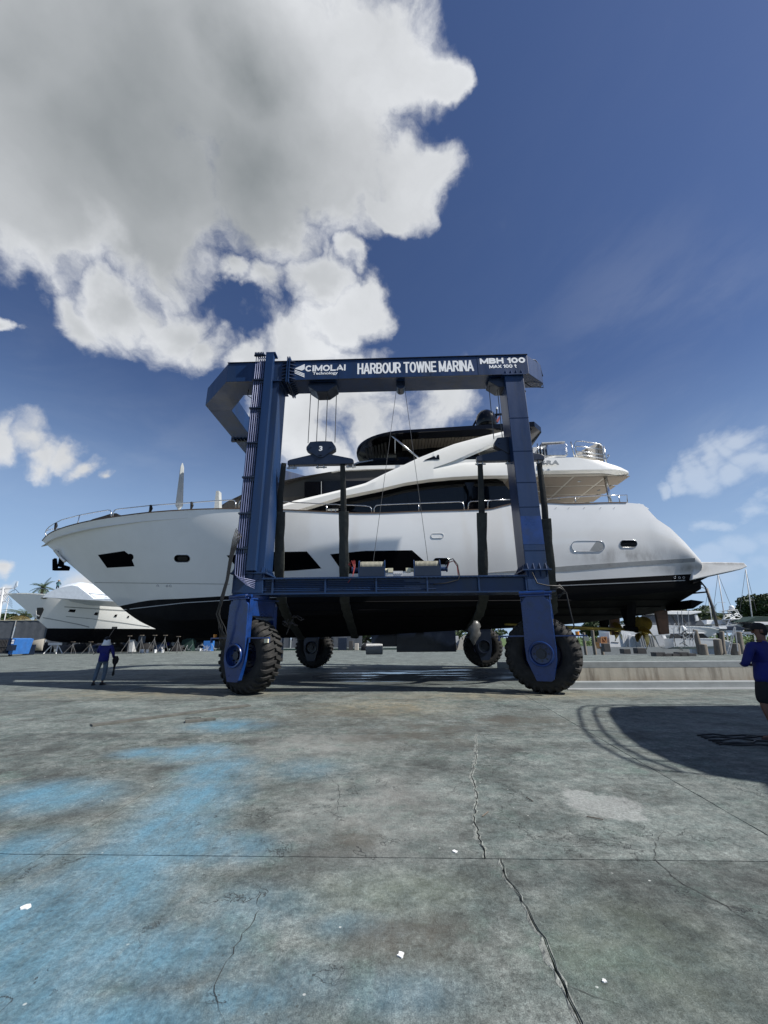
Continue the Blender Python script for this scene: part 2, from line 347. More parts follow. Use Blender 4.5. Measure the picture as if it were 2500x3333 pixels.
def add_grime(m, centres, col, amt=.6):
    """exhaust and waterline grime: blotchy, runs downwards, sits at fixed places of the thing"""
    nt = m.node_tree; N = nt.nodes; L = nt.links; b = N['Principled BSDF']; src = b.inputs['Base Color'].links[0].from_socket
    g = N.new('ShaderNodeNewGeometry'); tot = None
    for (c, R) in centres:
        c = W(c); s_ = N.new('ShaderNodeVectorMath'); s_.operation = 'MULTIPLY_ADD'; L.new(g.outputs['Position'], s_.inputs[0]); s_.inputs[1].default_value = (1 / R[0], 1 / R[1], 1 / R[2]); s_.inputs[2].default_value = (-c.x / R[0], -c.y / R[1], -c.z / R[2])
        l = N.new('ShaderNodeVectorMath'); l.operation = 'LENGTH'; L.new(s_.outputs[0], l.inputs[0]); r = N.new('ShaderNodeMapRange'); r.interpolation_type = 'SMOOTHSTEP'; L.new(l.outputs['Value'], r.inputs[0]); r.inputs[1].default_value = 1.3; r.inputs[2].default_value = 0
        if tot is None: tot = r.outputs[0]
        else: q = N.new('ShaderNodeMath'); q.operation = 'MAXIMUM'; L.new(tot, q.inputs[0]); L.new(r.outputs[0], q.inputs[1]); tot = q.outputs[0]
    mp = N.new('ShaderNodeMapping'); mp.inputs['Scale'].default_value = (1.3, 1.3, .5); L.new(g.outputs['Position'], mp.inputs[0])
    n = N.new('ShaderNodeTexNoise'); n.inputs['Scale'].default_value = 1.7; n.inputs['Detail'].default_value = 8; n.inputs['Roughness'].default_value = .66; L.new(mp.outputs[0], n.inputs['Vector'])
    r = N.new('ShaderNodeMapRange'); L.new(n.outputs['Fac'], r.inputs[0]); r.inputs[1].default_value = .34; r.inputs[2].default_value = .66; r.inputs[3].default_value = .1; r.inputs[4].default_value = amt
    q = N.new('ShaderNodeMath'); q.operation = 'MULTIPLY'; L.new(tot, q.inputs[0]); L.new(r.outputs[0], q.inputs[1]); mx = N.new('ShaderNodeMix'); mx.data_type = 'RGBA'; L.new(q.outputs[0], mx.inputs[0]); L.new(src, mx.inputs[6]); mx.inputs[7].default_value = (*col, 1); L.new(mx.outputs[2], b.inputs['Base Color'])
add_grime(M['hull'], [((9.0, 16, 4.55), (2.4, 3, .5)), ((10.9, 16, 4.1), (1.3, 3, .25)), ((13.0, 16.5, 4.3), (1.5, 5, .14))], (.16, .145, .13), .75)
add_grime(M['wall'], [((6 + 7 * k, 23.9, -1.15), (7, 4, .75)) for k in range(4)], (.2, .1, .035), 1.0)
# ------------------------------------------------------------------ concrete of the yard
def concrete(name, near=True):
    m = bpy.data.materials.new(name); m.use_nodes = True; nt = m.node_tree; N = nt.nodes; L = nt.links; b = N['Principled BSDF']
    tc = N.new('ShaderNodeNewGeometry'); pos = tc.outputs['Position']
    def math_(op, a, c=None, clamp=False):
        o = N.new('ShaderNodeMath'); o.operation = op; o.use_clamp = clamp
        for i, v in enumerate((a, c)):
            if v is None: continue
            if hasattr(v, 'links'): L.new(v, o.inputs[i])
            else: o.inputs[i].default_value = v
        return o.outputs[0]
    def mr(v, a, c, d=0., e=1., st='LINEAR'):
        o = N.new('ShaderNodeMapRange'); o.interpolation_type = st; L.new(v, o.inputs[0])
        for i, q in enumerate((a, c, d, e)): o.inputs[1 + i].default_value = q
        return o.outputs[0]
    def noise(sc, det=6, ro=.6, scl=None, off=(0, 0, 0), dist=0):
        src = pos
        if scl or off != (0, 0, 0):
            mp = N.new('ShaderNodeMapping'); mp.inputs['Scale'].default_value = scl or (1, 1, 1); mp.inputs['Location'].default_value = off; L.new(pos, mp.inputs[0]); src = mp.outputs[0]
        o = N.new('ShaderNodeTexNoise'); o.inputs['Scale'].default_value = sc; o.inputs['Detail'].default_value = det; o.inputs['Roughness'].default_value = ro
        o.inputs['Distortion'].default_value = dist; L.new(src, o.inputs['Vector']); return o.outputs['Fac']
    def mix(f, a, c, mode='MIX'):
        o = N.new('ShaderNodeMix'); o.data_type = 'RGBA'; o.blend_type = mode
        for i, v in ((0, f), (6, a), (7, c)):
            if hasattr(v, 'links'): L.new(v, o.inputs[i])
            else: o.inputs[i].default_value = (*v, 1) if isinstance(v, tuple) else v
        return o.outputs[2]
    def blobs(lst):
        tot = None
        for (x, y, rx, ry) in lst:
            c = W(G(x, y)); ex = W(G(x + rx, y)); ey = W(G(x, y - ry)); ey2 = W(G(x, y + ry))
            R = max(.08, (ex - c).length); Q = max(.08, ((ey - ey2).length) / 2)
            s_ = N.new('ShaderNodeVectorMath'); s_.operation = 'MULTIPLY_ADD'; L.new(pos, s_.inputs[0]); s_.inputs[1].default_value = (1 / R, 1 / Q, 0); s_.inputs[2].default_value = (-c.x / R, -c.y / Q, 0)
            l = N.new('ShaderNodeVectorMath'); l.operation = 'LENGTH'; L.new(s_.outputs[0], l.inputs[0])
            v = mr(l.outputs['Value'], 1.7, .1, 0, 1, 'SMOOTHSTEP'); tot = v if tot is None else math_('MAXIMUM', tot, v)
        return tot
    oi = N.new('ShaderNodeObjectInfo')
    n1 = noise(.55, 7, .62); n2 = noise(3.2, 10, .72, off=(7, 3, 0)); nm = noise(9.5, 10, .78, off=(1, 8, 0)); n3 = noise(38, 4, .6); n4 = noise(130, 2, .5)
    col = mix(mr(n1, .32, .68), (.05, .068, .066), (.135, .158, .15))
    col = mix(mr(n2, .42, .7), col, (.185, .2, .188))
    col = mix(mr(noise(1.1, 7, .7, off=(40, 9, 0)), .48, .66, 0, .85), col, (.042, .047, .044))            # brownish grime
    col = mix(mr(noise(1.6, 8, .7, off=(3, 60, 0)), .54, .72, 0, .6), col, (.09, .14, .12))              # greenish bloom
    col = mix(mr(noise(.9, 9, .72, (.5, 2.2, 1), off=(70, 2, 0)), .46, .7, 0, .5), col, (.05, .052, .052))            # dark drag marks
    tone = mr(oi.outputs['Random'], 0, 1, .86, 1.14); tv = N.new('ShaderNodeVectorMath'); tv.operation = 'SCALE'; L.new(col, tv.inputs[0]); L.new(tone, tv.inputs['Scale']); col = tv.outputs[0]
    col = mix(1.0, col, mix(mr(nm, .33, .67), (.52, .52, .52), (1.48, 1.48, 1.48)), 'MULTIPLY'); fine = mix(mr(n3, .3, .7), (.68, .68, .68), (1.3, 1.3, 1.3)); col = mix(1.0, col, fine, 'MULTIPLY')
    fine2 = mix(mr(n4, .3, .7), (.7, .7, .7), (1.32, 1.32, 1.32)); col = mix(1.0, col, fine2, 'MULTIPLY')
    if near:
        brk = math_('ADD', math_('MULTIPLY', mr(noise(1.6, 12, .74, (1.6, .42, 1), off=(2, 2, 0)), .38, .6), .75), math_('MULTIPLY', mr(nm, .4, .62), .3))
        blue = blobs([(20, 3150, 430, 190), (120, 3020, 300, 120), (300, 2920, 260, 120), (430, 2800, 190, 90), (540, 2700, 150, 80), (640, 2600, 130, 70), (710, 2510, 110, 45), (450, 3100, 300, 90),  (60, 2780, 150, 60), (640, 2450, 120, 25), (750, 2360, 120, 18), (150, 2590, 200, 40), (480, 2450, 90, 14), (300, 3330, 520, 90), (640, 2760, 220, 50), (780, 3250, 160, 60), (100, 3000, 330, 120)])
        faint = blobs([(800, 2960, 200, 80), (1150, 3010, 150, 40), (1300, 3230, 220, 80), (900, 3200, 220, 90), (1000, 2500, 120, 30)]); blue = math_('MAXIMUM', blue, math_('MULTIPLY', faint, .42))
        bm = math_('MULTIPLY', blue, mr(brk, 0, 1, .26, 1.0))
        col = mix(math_('MULTIPLY', bm, .8), col, mix(mr(n3, .3, .7), (.065, .18, .27), (.12, .30, .42)))
        warm = blobs([(1220, 2620, 240, 120), (1050, 2420, 240, 40)]); col = mix(math_('MULTIPLY', math_('MULTIPLY', warm, mr(noise(1.9, 8, .7, off=(9, 1, 0)), .35, .62)), .5), col, (.27, .265, .25))
        tan_ = blobs([(560, 2255, 420, 14), (1250, 2300, 230, 26), (1700, 2262, 500, 12)]); col = mix(math_('MULTIPLY', math_('MULTIPLY', tan_, mr(n2, .3, .62)), .6), col, (.235, .2, .125))
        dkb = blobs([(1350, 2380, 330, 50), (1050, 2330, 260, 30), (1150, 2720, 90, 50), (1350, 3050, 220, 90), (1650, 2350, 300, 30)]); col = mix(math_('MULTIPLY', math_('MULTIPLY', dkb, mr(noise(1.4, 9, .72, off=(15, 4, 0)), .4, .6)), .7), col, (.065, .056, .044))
        gr = blobs([(1300, 2900, 260, 70), (2080, 3100, 300, 160)]); col = mix(math_('MULTIPLY', math_('MULTIPLY', gr, mr(n2, .3, .7)), .55), col, (.10, .13, .09))
        pale = blobs([(1960, 2620, 118, 38), (2030, 2650, 70, 22), (1890, 2590, 60, 20)]); pm = mr(math_('ADD', pale, math_('MULTIPLY', math_('SUBTRACT', noise(7, 10, .78), .5), 2.0)), .32, .6)
        pm = math_('MULTIPLY', pm, mr(n3, .3, .65, .45, 1)); col = mix(math_('MULTIPLY', pm, .6), col, (.36, .37, .36))
    # white paint flecks and dark specks
    vo = N.new('ShaderNodeTexVoronoi'); vo.inputs['Scale'].default_value = 5; L.new(pos, vo.inputs['Vector'])
    fl = math_('MULTIPLY', mr(vo.outputs['Distance'], .05, .03), mr(noise(.9, 3, .5, off=(20, 0, 0)), .45, .6)); col = mix(math_('MULTIPLY', fl, .8), col, (.6, .62, .6))
    v2 = N.new('ShaderNodeTexVoronoi'); v2.inputs['Scale'].default_value = 16; L.new(pos, v2.inputs['Vector'])
    dk = math_('MULTIPLY', mr(v2.outputs['Distance'], .16, .09), mr(noise(1.3, 4, .6, off=(0, 20, 0)), .46, .62)); col = mix(math_('MULTIPLY', dk, .6), col, (.03, .032, .03))
    # wandering hairline cracks
    hl = noise(.8, 7, .62, off=(11, 5, 0), dist=.3); hc = mr(math_('ABSOLUTE', math_('SUBTRACT', hl, .5)), .0035, .0012); hc = math_('MULTIPLY', hc, mr(noise(.6, 3, .5, off=(30, 0, 0)), .5, .56))
    col = mix(math_('MULTIPLY', hc, .7), col, (.03, .032, .034))
    # water lying under the lift
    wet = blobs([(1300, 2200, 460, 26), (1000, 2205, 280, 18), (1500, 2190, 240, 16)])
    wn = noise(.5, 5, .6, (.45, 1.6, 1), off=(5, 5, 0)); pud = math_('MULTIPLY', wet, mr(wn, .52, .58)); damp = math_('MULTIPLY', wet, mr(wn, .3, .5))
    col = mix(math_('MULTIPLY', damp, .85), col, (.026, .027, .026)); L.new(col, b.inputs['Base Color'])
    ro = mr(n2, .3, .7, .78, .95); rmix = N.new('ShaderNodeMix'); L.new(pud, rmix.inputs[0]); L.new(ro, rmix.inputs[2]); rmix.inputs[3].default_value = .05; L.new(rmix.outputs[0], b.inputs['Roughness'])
    b.inputs['Specular IOR Level'].default_value = .35
    h = math_('ADD', math_('MULTIPLY', n3, .5), math_('MULTIPLY', n2, 1.2)); h = math_('ADD', h, math_('MULTIPLY', n4, .3)); h = math_('ADD', h, math_('MULTIPLY', nm, .8)); h = math_('SUBTRACT', h, math_('MULTIPLY', hc, .8)); h = math_('MULTIPLY', h, math_('SUBTRACT', 1.0, pud))
    bp = N.new('ShaderNodeBump'); bp.inputs['Strength'].default_value = .8; bp.inputs['Distance'].default_value = .012; L.new(h, bp.inputs['Height']); L.new(bp.outputs[0], b.inputs['Normal'])
    return m
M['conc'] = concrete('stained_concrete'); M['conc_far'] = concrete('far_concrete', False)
M['gap'] = mat('dirt_in_joint', (.02, .021, .02), .95, var=.3, vscale=9)
M['water'] = mat('marina_water', (.012, .03, .03), .06, var=.1, bump=.35, bscale=1.6)
M['lawn'] = mat('lawn', (.06, .1, .02), .9, var=.3, vscale=2, bump=.4, bscale=12)
SX0, SY0, SY1 = 5.7, 14.75, 23.9          # haul-out slip
QX, QY, QY2 = 15.0, 41.0, 72.0            # quay edge and far bank of the basin
def lerp0(a, b, t): return a + (b - a) * t
def quad(mb, x0, y0, x1, y1, z):
    if x1 > x0 and y1 > y0: mb.add([(x0, y0, z), (x1, y0, z), (x1, y1, z), (x0, y1, z)], [(0, 1, 2, 3)])
g = MB(); zb = -.03; zo = -.004; BX0, BX1, BY0, BY1 = -21.4, 15.0, -8.5, 23.6
quad(g, BX0, BY0, BX1, SY0, zb); quad(g, BX0, SY0, SX0, BY1, zb)
quad(g, -1500, -400, BX0, 1500, zo); quad(g, BX0, -400, 400, BY0, zo); quad(g, BX1, BY0, 400, SY0, zo); quad(g, BX0, BY1, SX0, QY, zo)
quad(g, SX0, SY1, 400, QY, zo); quad(g, BX0, QY, QX, 1500, zo); quad(g, SX0, BY1, SX0 + .01, SY1, zo); quad(g, QX, QY2, 1500, 1500, zo)
ground = build(g, 'ground', M['conc_far'], raw=False); tag(ground, kind='structure', label='weathered grey concrete boatyard apron stained blue, with slab joints and cracks')
ground.data.materials.append(M['gap'])
for p in ground.data.polygons[:2]: p.material_index = 1
ext = {}
def edge_line(a, b, seed, step=.12, jit=.005):
    """jagged run of points between two ground points"""
    r = random.Random(seed); n = max(1, int((Vector(b[:2]) - Vector(a[:2])).length / step)); out = []
    for i in range(n):
        t = i / n; j = 0 if i == 0 else r.uniform(-jit, jit)
        d = (Vector(b[:2]) - Vector(a[:2])).normalized(); out.append((a[0] + (b[0] - a[0]) * t - d.y * j, a[1] + (b[1] - a[1]) * t + d.x * j))
    return out
def slab(poly_pts, seed, fine=True):
    mb = MB(); pts = []
    n = len(poly_pts)
    for i in range(n):
        a, b = poly_pts[i], poly_pts[(i + 1) % n]
        pts += edge_line(a, b, seed * 31 + i) if fine else [a]
    mb.xy([(p[0], p[1]) for p in pts], -.03, 0.0)
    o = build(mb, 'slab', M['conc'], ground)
    return o
gp = .006
def Lx(i, y):      # lengthwise joints
    return {-3: -21.4, -2: -15.2, -1: -9.0, 0: -2.8, 1: 3.02 + .062 * (y - 3.5), 2: 8.9 + .06 * (y - 3.5), 3: 15.0}[i]
Ys = [-8.5, -3.2, 3.76, 8.0, 12.1, SY0, 20.4, 23.6]
def jag(pts, w, seed):
    r = random.Random(seed); out = []
    for a, b in zip(pts[:-1], pts[1:]):
        k = max(2, int((Vector(b) - Vector(a)).length / .05))
        for i in range(k):
            t = i / k; out.append((a[0] + (b[0] - a[0]) * t + r.uniform(-.012, .012), a[1] + (b[1] - a[1]) * t))
    out.append(pts[-1]); return out
crA = [G(*q)[:2] for q in [(1555, 2421), (1548, 2470), (1533, 2527), (1551, 2595), (1540, 2662), (1559, 2730), (1574, 2788)]]
crB = [G(*q)[:2] for q in [(1630, 2797), (1649, 2866), (1676, 2903), (1721, 2971), (1762, 3054), (1792, 3130), (1830, 3197), (1841, 3250), (1880, 3333)]]
crA = [(crA[0][0] + .1, 8.0 - gp)] + crA[1:-1] + [(crA[-1][0], Ys[2] + gp)]
crB = [(crB[0][0], Ys[2] - gp)] + crB[1:] + [(crB[-1][0] + .25, 1.0), (crB[-1][0] + .5, -3.2 + gp)]
jA = jag(crA, 0, 3); jB = jag(crB, 0, 4)
def shift(pts, w0, w1, seed):
    r = random.Random(seed); n = len(pts); return [(p[0] + (w0 + (w1 - w0) * i / n) * r.uniform(.45, 1.3), p[1]) for i, p in enumerate(pts)]
for i in range(-3, 3):
    for j in range(len(Ys) - 1):
        y0, y1 = Ys[j] + gp, Ys[j + 1] - gp
        if y0 > SY0 - .1 and i >= 1 :
            if i > 1: continue
            xr = lambda y: SX0
        else: xr = lambda y: Lx(i + 1, y) - gp
        q = [(Lx(i, y0) + gp, y0), (xr(y0), y0), (xr(y1), y1), (Lx(i, y1) + gp, y1)]
        if i == 0 and j in (1, 2):
            J = jA if j == 2 else jB; Rr = shift(J, .004, .013, 8) if j == 2 else shift(J, .008, .02, 9)
            lft = [q[0]] + J[::-1] + [q[3]]; rgt = [q[1], q[2]] + Rr
            for k, pl in enumerate((lft, rgt)):
                mb = MB(); mb.xy(pl, -.03, 0.0); build(mb, 'slab', M['conc'], ground)
        else: slab(q, i * 10 + j, j < 4)
for k, pts in enumerate([[(2128, 2798), (2222, 2881), (2335, 2934), (2418, 2986), (2500, 3030), (2620, 3060)], [(1838, 3205), (1930, 3245), (2050, 3280), (2190, 3297), (2300, 3325), (2400, 3400)],
                         [(844, 2911), (840, 2960), (833, 2995), (790, 3040), (740, 3130), (700, 3190), (690, 3230), (720, 3290), (730, 3360)], [(1055, 2512), (1070, 2530), (1104, 2557), (1106, 2590), (1098, 2630), (1100, 2670)],
                         [(1280, 2470), (1400, 2490), (1540, 2540), (1700, 2585), (1900, 2630), (2060, 2668)], [(2128, 2798), (2135, 2740), (2165, 2700), (2160, 2680)], [(2250, 2540), (2290, 2520), (2350, 2500)]]):
    w = jag([G(*q)[:2] for q in pts], 0, 20 + k); r = random.Random(k); mb = MB(); n = len(w); wd = (.004, .0035, .003, .0025, .002, .0025, .0025)[k]
    vs = []
    for i, p in enumerate(w): h_ = wd * r.uniform(.2, 1) * min(1, (n - i) / 8); vs += [(p[0] - h_, p[1], .003), (p[0] + h_, p[1], .003)]
    mb.add(vs, [(2 * i, 2 * i + 1, 2 * i + 3, 2 * i + 2) for i in range(n - 1)]); tag(build(mb, 'crack', M['gap'], ground))
M['chip'] = mat('broken_concrete', (.2, .215, .2), .95, var=.45, vscale=22, bump=.9, bscale=40, dirt=(.08, .08, .075), dscale=9, damt=.8)
for k, (J, sg, w0, w1) in enumerate(((jA, -1, .012, .03), (jB, -1, .02, .05), (jA, 1, .004, .016), (jB, 1, .004, .02))):
    r = random.Random(40 + k); n = len(J); vs = []; off = (0 if sg < 0 else (.012 if k == 2 else .022))
    for i, p in enumerate(J):
        w = lerp0(w0, w1, i / n if k % 2 else 1 - i / n * .5) * max(0, r.gauss(.8, .7)) * (.35 + .65 * abs(sin(i * .23 + k))); e = p[0] + sg * off * (.6 + .4 * i / n)
        vs += [(e, p[1], .0035), (e + sg * w * .5, p[1] + r.uniform(-.01, .01), .004 + r.uniform(0, .002)), (e + sg * (w + .002), p[1] + r.uniform(-.01, .01), .001)]
    mb = MB(); mb.add(vs, [(3 * i + a, 3 * i + a + 1, 3 * i + a + 4, 3 * i + a + 3) for i in range(n - 1) for a in (0, 1)]); build(mb, 'crack_edge', M['chip'], ground)
# slip: walls, kerbs, water
sw = MB(); sw.box(SX0 - .3, SY1, -3.2, 60, SY1 + .35, -.001); sw.box(SX0 - .35, SY0 - .3, -3.2, SX0, SY1, -.045); sw.box(SX0 + .002, SY0 - .3, -3.2, 60, SY0, -.045)
sl_ = tag(build(sw, 'seawall', M['wall']), 'stained concrete wall of the haul-out slip beyond the kerb', 'seawall')
def kerb(x0, y0, x1, y1, hgt, label):
    mb = MB()
    mb.box(x0, y0, -.0005, x1, y1, hgt); o = build(mb, 'kerb', M['kerb'], bevel=.02); return tag(o, label, 'kerb')
x = SX0 - .3
kerb(SX0 - .3, SY0 - .34, 30, SY0 - .002, .22, 'low concrete kerb along the near edge of the slip, right of the front tyre')
kerb(SX0 - .32, SY1 + .002, 30, SY1 + .38, .32, 'grey concrete kerb along the far edge of the slip above the stained wall')
mb = MB(); mb.box(SX0 - .34, SY0 - .335, -.0004, SX0 + 24, SY0 - .345 - .09, .03); tag(build(mb, 'kerb_foot', M['grey']), 'thin pale line strip at the foot of the near slip kerb', 'kerb strip')
wt = MB(); quad(wt, SX0 - .01, SY0 - .01, 200, SY1 + .01, -1.3); quad(wt, QX - .5, QY - .5, 1400, QY2 + .5, -1.3); tag(build(wt, 'water', M['water']), kind='structure', label='dark still water of the slip and marina basin')
qw = MB(); qw.box(QX - .3, QY - .3, -3, 400, QY, -.045); qw.box(QX - .3, QY, -3, QX, QY2, -.045); qw.box(QX - .3, QY2, -3, 400, QY2 + .3, .15); tag(build(qw, 'quay_wall', M['kerb']), 'concrete quay wall round the marina basin behind the pilings', 'quay wall')
lw = MB(); quad(lw, QX, QY2 + .3, 900, 900, .02); tag(build(lw, 'lawn', M['lawn']), kind='structure', label='strip of lawn on the far bank')
# ------------------------------------------------------------------ blue travel lift
YN = 13.5; YF = 25.2       # near and far wheel lines
lift = thing('travel_lift', 'tall blue four-legged travel lift holding the big white yacht in its slings', 'boat lift', (0, YN, 0))
ZB, ZT = 10.87, 11.70; YB0, YB1 = 13.05, 13.95
def frame(y0, y1, near):
    s_ = 1 if near else -1
    x0, x1 = -6.35, 4.95
    if near: plan = [(x0, y0), (x1, y0), (x1 + .72, y0 + .62), (x1 + .72, y1), (-6.0, y1), (-6.93, 15.05), (-7.86, 15.05), (-7.86, 14.6)]
    else: plan = [(x0, y1), (x1, y1), (x1 + .72, y1 - .62), (x1 + .72, y0), (-5.5, y0), (-6.93, y0 - 1.3), (-7.86, y0 - 1.3), (-7.86, y1 - 1.55)]
    mb = MB(); mb.xy(plan, ZB, ZT); tb = build(mb, 'top_beam', M['beam_blue'] if False else M['blue'], lift, bevel=.012)
    return tb
tbN = frame(YB0, YB1, True); tbF = frame(YF - .45, YF + .45, False)
cz = MB(); cz.box(-7.86, 15.054, ZB, -6.93, YF - 1.754, ZT); cbm = build(cz, 'cross_beam', M['blue'], lift, bevel=.012)
for yy in (17.6, 19.7):
    mb = MB(); mb.box(-7.97, yy, ZB - .11, -6.82, yy + .05, ZT + .1); mb.box(-7.97, yy + .08, ZB - .11, -6.82, yy + .13, ZT + .1)
    for k in range(6): mb.box(-7.8 + k * .17, yy - .14, ZB - .1, -7.77 + k * .17, yy, ZB - .002)
    build(mb, 'flange', M['navy'], cbm)
# bolted collar on the near beam, beside the left leg
mb = MB()
for dx in (0, .075): mb.box(-4.06 + dx, YB0 - .12, ZB - .13, -4.02 + dx, YB1 + .1, ZT + .14)
for k in range(6):
    z = ZB + .05 + k * .145
    mb.prism([(-4.28, YB0 - .001, z - .03), (-4.06, YB0 - .1, z), (-4.06, YB0 - .001, z + .03)], [(-4.28, YB0 - .0012, z - .029), (-4.06, YB0 - .11, z + .012), (-4.06, YB0 - .0012, z + .031)])
    mb.add([(-4.28, YB0, z), (-4.06, YB0, z), (-4.06, YB0 - .11, z), (-4.28, YB0, z + .014), (-4.06, YB0, z + .014), (-4.06, YB0 - .11, z + .014)], [(0, 1, 2), (5, 4, 3), (0, 2, 5, 3), (1, 4, 5, 2), (0, 3, 4, 1)])
    mb.add([(-3.72, YB0, z), (-3.94, YB0, z), (-3.94, YB0 - .11, z), (-3.72, YB0, z + .014), (-3.94, YB0, z + .014), (-3.94, YB0 - .11, z + .014)], [(0, 1, 2), (5, 4, 3), (0, 2, 5, 3), (1, 4, 5, 2), (0, 3, 4, 1)])
for k in range(7):
    y = YB0 + .05 + k * .13
    for sx in (-1, 1):
        xa = -4.06 if sx < 0 else -3.94
        mb.add([(xa, y, ZB), (xa + sx * .2, y, ZB), (xa, y, ZB - .12), (xa, y + .02, ZB), (xa + sx * .2, y + .02, ZB), (xa, y + .02, ZB - .12)], [(0, 1, 2), (5, 4, 3), (0, 2, 5, 3), (1, 4, 5, 2), (0, 3, 4, 1)])
build(mb, 'bolted_collar', M['blue'], tbN)
def leg(x0, x1, yc, left, near):
    lg = MB(); lg.box(x0, yc - .45, 3.0, x1, yc + .45, ZB - .06); o = build(lg, 'leg', M['blue'], lift, bevel=.015)
    mb = MB()
    for z in (3.62, ZB - .06): mb.box(x0 - .1, yc - .53, z, x1 + .1, yc + .53, z + .045)
    for k in range(4):
        xx = x0 + .04 + k * (x1 - x0 - .1) / 3
        for (za, zb_) in ((3.665, 3.86), (3.62, 3.42), (ZB - .015, ZB + .19)):
            mb.add([(xx, yc - .452, za), (xx, yc - .53, za), (xx, yc - .452, zb_), (xx + .025, yc - .452, za), (xx + .025, yc - .53, za), (xx + .025, yc - .452, zb_)], [(0, 1, 2), (5, 4, 3), (0, 3, 4, 1), (1, 4, 5, 2), (0, 2, 5, 3)])
        for sgn, xe in ((-1, x0), (1, x1)):
            yy = yc - .38 + k * .24
            mb.add([(xe, yy, 3.665), (xe + sgn * .1, yy, 3.665), (xe, yy, 3.86), (xe, yy + .025, 3.665), (xe + sgn * .1, yy + .025, 3.665), (xe, yy + .025, 3.86)], [(0, 1, 2), (5, 4, 3), (0, 3, 4, 1), (1, 4, 5, 2), (0, 2, 5, 3)])
    build(mb, 'leg_flange', M['blue'], o)
    return o
legR = leg(4.05, 4.73, 13.5, False, True); legL = leg(-5.33, -4.33, 13.5, True, True)
leg(4.15, 4.83, YF, False, False); leg(-5.1, -4.41, YF, True, False)
mb = MB(); mb.box(4.052, 13.046, P(1700, 1772, 13.05)[2], 4.728, 13.049, P(1700, 1680, 13.05)[2]); build(mb, 'bluer_band', M['bright_blue'], legR)  # bluer band across the front face of the right leg
for y in (1360, 1468, 1570, 1650, 1792): mb = MB(); z = P(1680, y, 13.05)[2]; mb.box(4.048, 13.04, z, 4.732, 13.0485, z + .012); build(mb, 'weld_seam', M['blue'], legR)
for x in (-2.1, 1.35, 3.1): mb = MB(); mb.box(x, 13.041, ZB + .004, x + .012, 13.0485, ZT - .004); build(mb, 'weld_seam', M['blue'], tbN)
mb = MB(); mb.box(-6.37, YB0 - .035, ZT, 4.97, YB0 + .05, ZT + .022); mb.box(-6.35, YB0 - .03, ZB - .022, 4.95, YB0 + .05, ZB - .001); build(mb, 'beam_flange', M['navy'], tbN)
# service channel, hanger column and pipe bundle on the left leg
mb = MB(); mb.box(-4.86, 12.86, 3.7, -4.56, 13.045, 11.95); mb.box(-4.86, 12.86, 11.952, -4.5, 13.2, 12.02); build(mb, 'cable_duct', M['blue'], legL, bevel=.01)
mb = MB()
for z in (4.4, 5.6, 6.9, 8.2, 9.6, 10.8): mb.box(-5.3, 12.86, z, -4.87, 12.98, z + .05); mb.box(-5.0, 12.9, z - .12, -4.88, 13.045, z + .1)
mb.box(-5.3, 12.84, 11.85, -4.88, 12.9, 11.9)
for k in range(6): mb.box(-5.27 + k * .06, 12.8, 11.87, -5.24 + k * .06, 12.96, 11.98)
build(mb, 'pipe_clamp', M['navy'], legL)
for k in range(5):
    x = -5.24 + k * .076; mb = MB()
    mb.tube([(x + .1, 13.3, 11.86), (x, 13.0, 12.0), (x, 12.93, 11.9), (x, 12.92, 8), (x + .006, 12.92, 4.1), (x + .02, 12.92, 3.6 - k * .06), (x + .1, 12.92, 3.5 - k * .06), (-4.55, 12.92, 3.5 - k * .06 - .12)], .017, 6)
    build(mb, 'hydraulic_pipe', M['pipe'], legL, smooth=True)
mb = MB()
for k in range(6):
    r = random.Random(k); x = -5.3 + k * .04
    mb.tube([(x, 12.86, 5.1 - k * .05), (x - .06, 12.8, 4.7), (x - .1 - .02 * k, 12.78, 4.1), (x - .14 - .025 * k, 12.8, 3.4), (x - .24 - .03 * k, 12.8, 2.9 - .05 * k), (x - .3 - .04 * k + r.uniform(-.08, .05), 12.86, 2.35), (x - .3 + r.uniform(-.1, .1), 12.9, 1.95), (x - .2, 12.95, 1.75), (x - .26, 13.0, 1.3)], .015, 6)
build(mb, 'hose_bundle', M['hose'], legL, smooth=True)
mb = MB(); mb.tube([(4.75, 12.95, 3.0), (4.98, 12.9, 3.15), (5.15, 12.9, 2.9), (5.2, 12.9, 2.3), (5.25, 12.9, 1.9), (5.1, 12.95, 1.75)], .022, 6)
mb.tube([(4.2, 12.95, 3.55), (4.3, 12.9, 3.2), (4.6, 12.88, 3.12), (5.0, 12.88, 3.1), (5.15, 12.88, 2.9), (4.8, 12.88, 2.8)], .022, 6); mb.tube([(4.7, 12.9, 3.0), (4.95, 12.85, 3.05), (5.1, 12.88, 2.95), (4.9, 12.88, 2.75)], .025, 6)
build(mb, 'hose_bundle', M['hose'], legR, smooth=True)
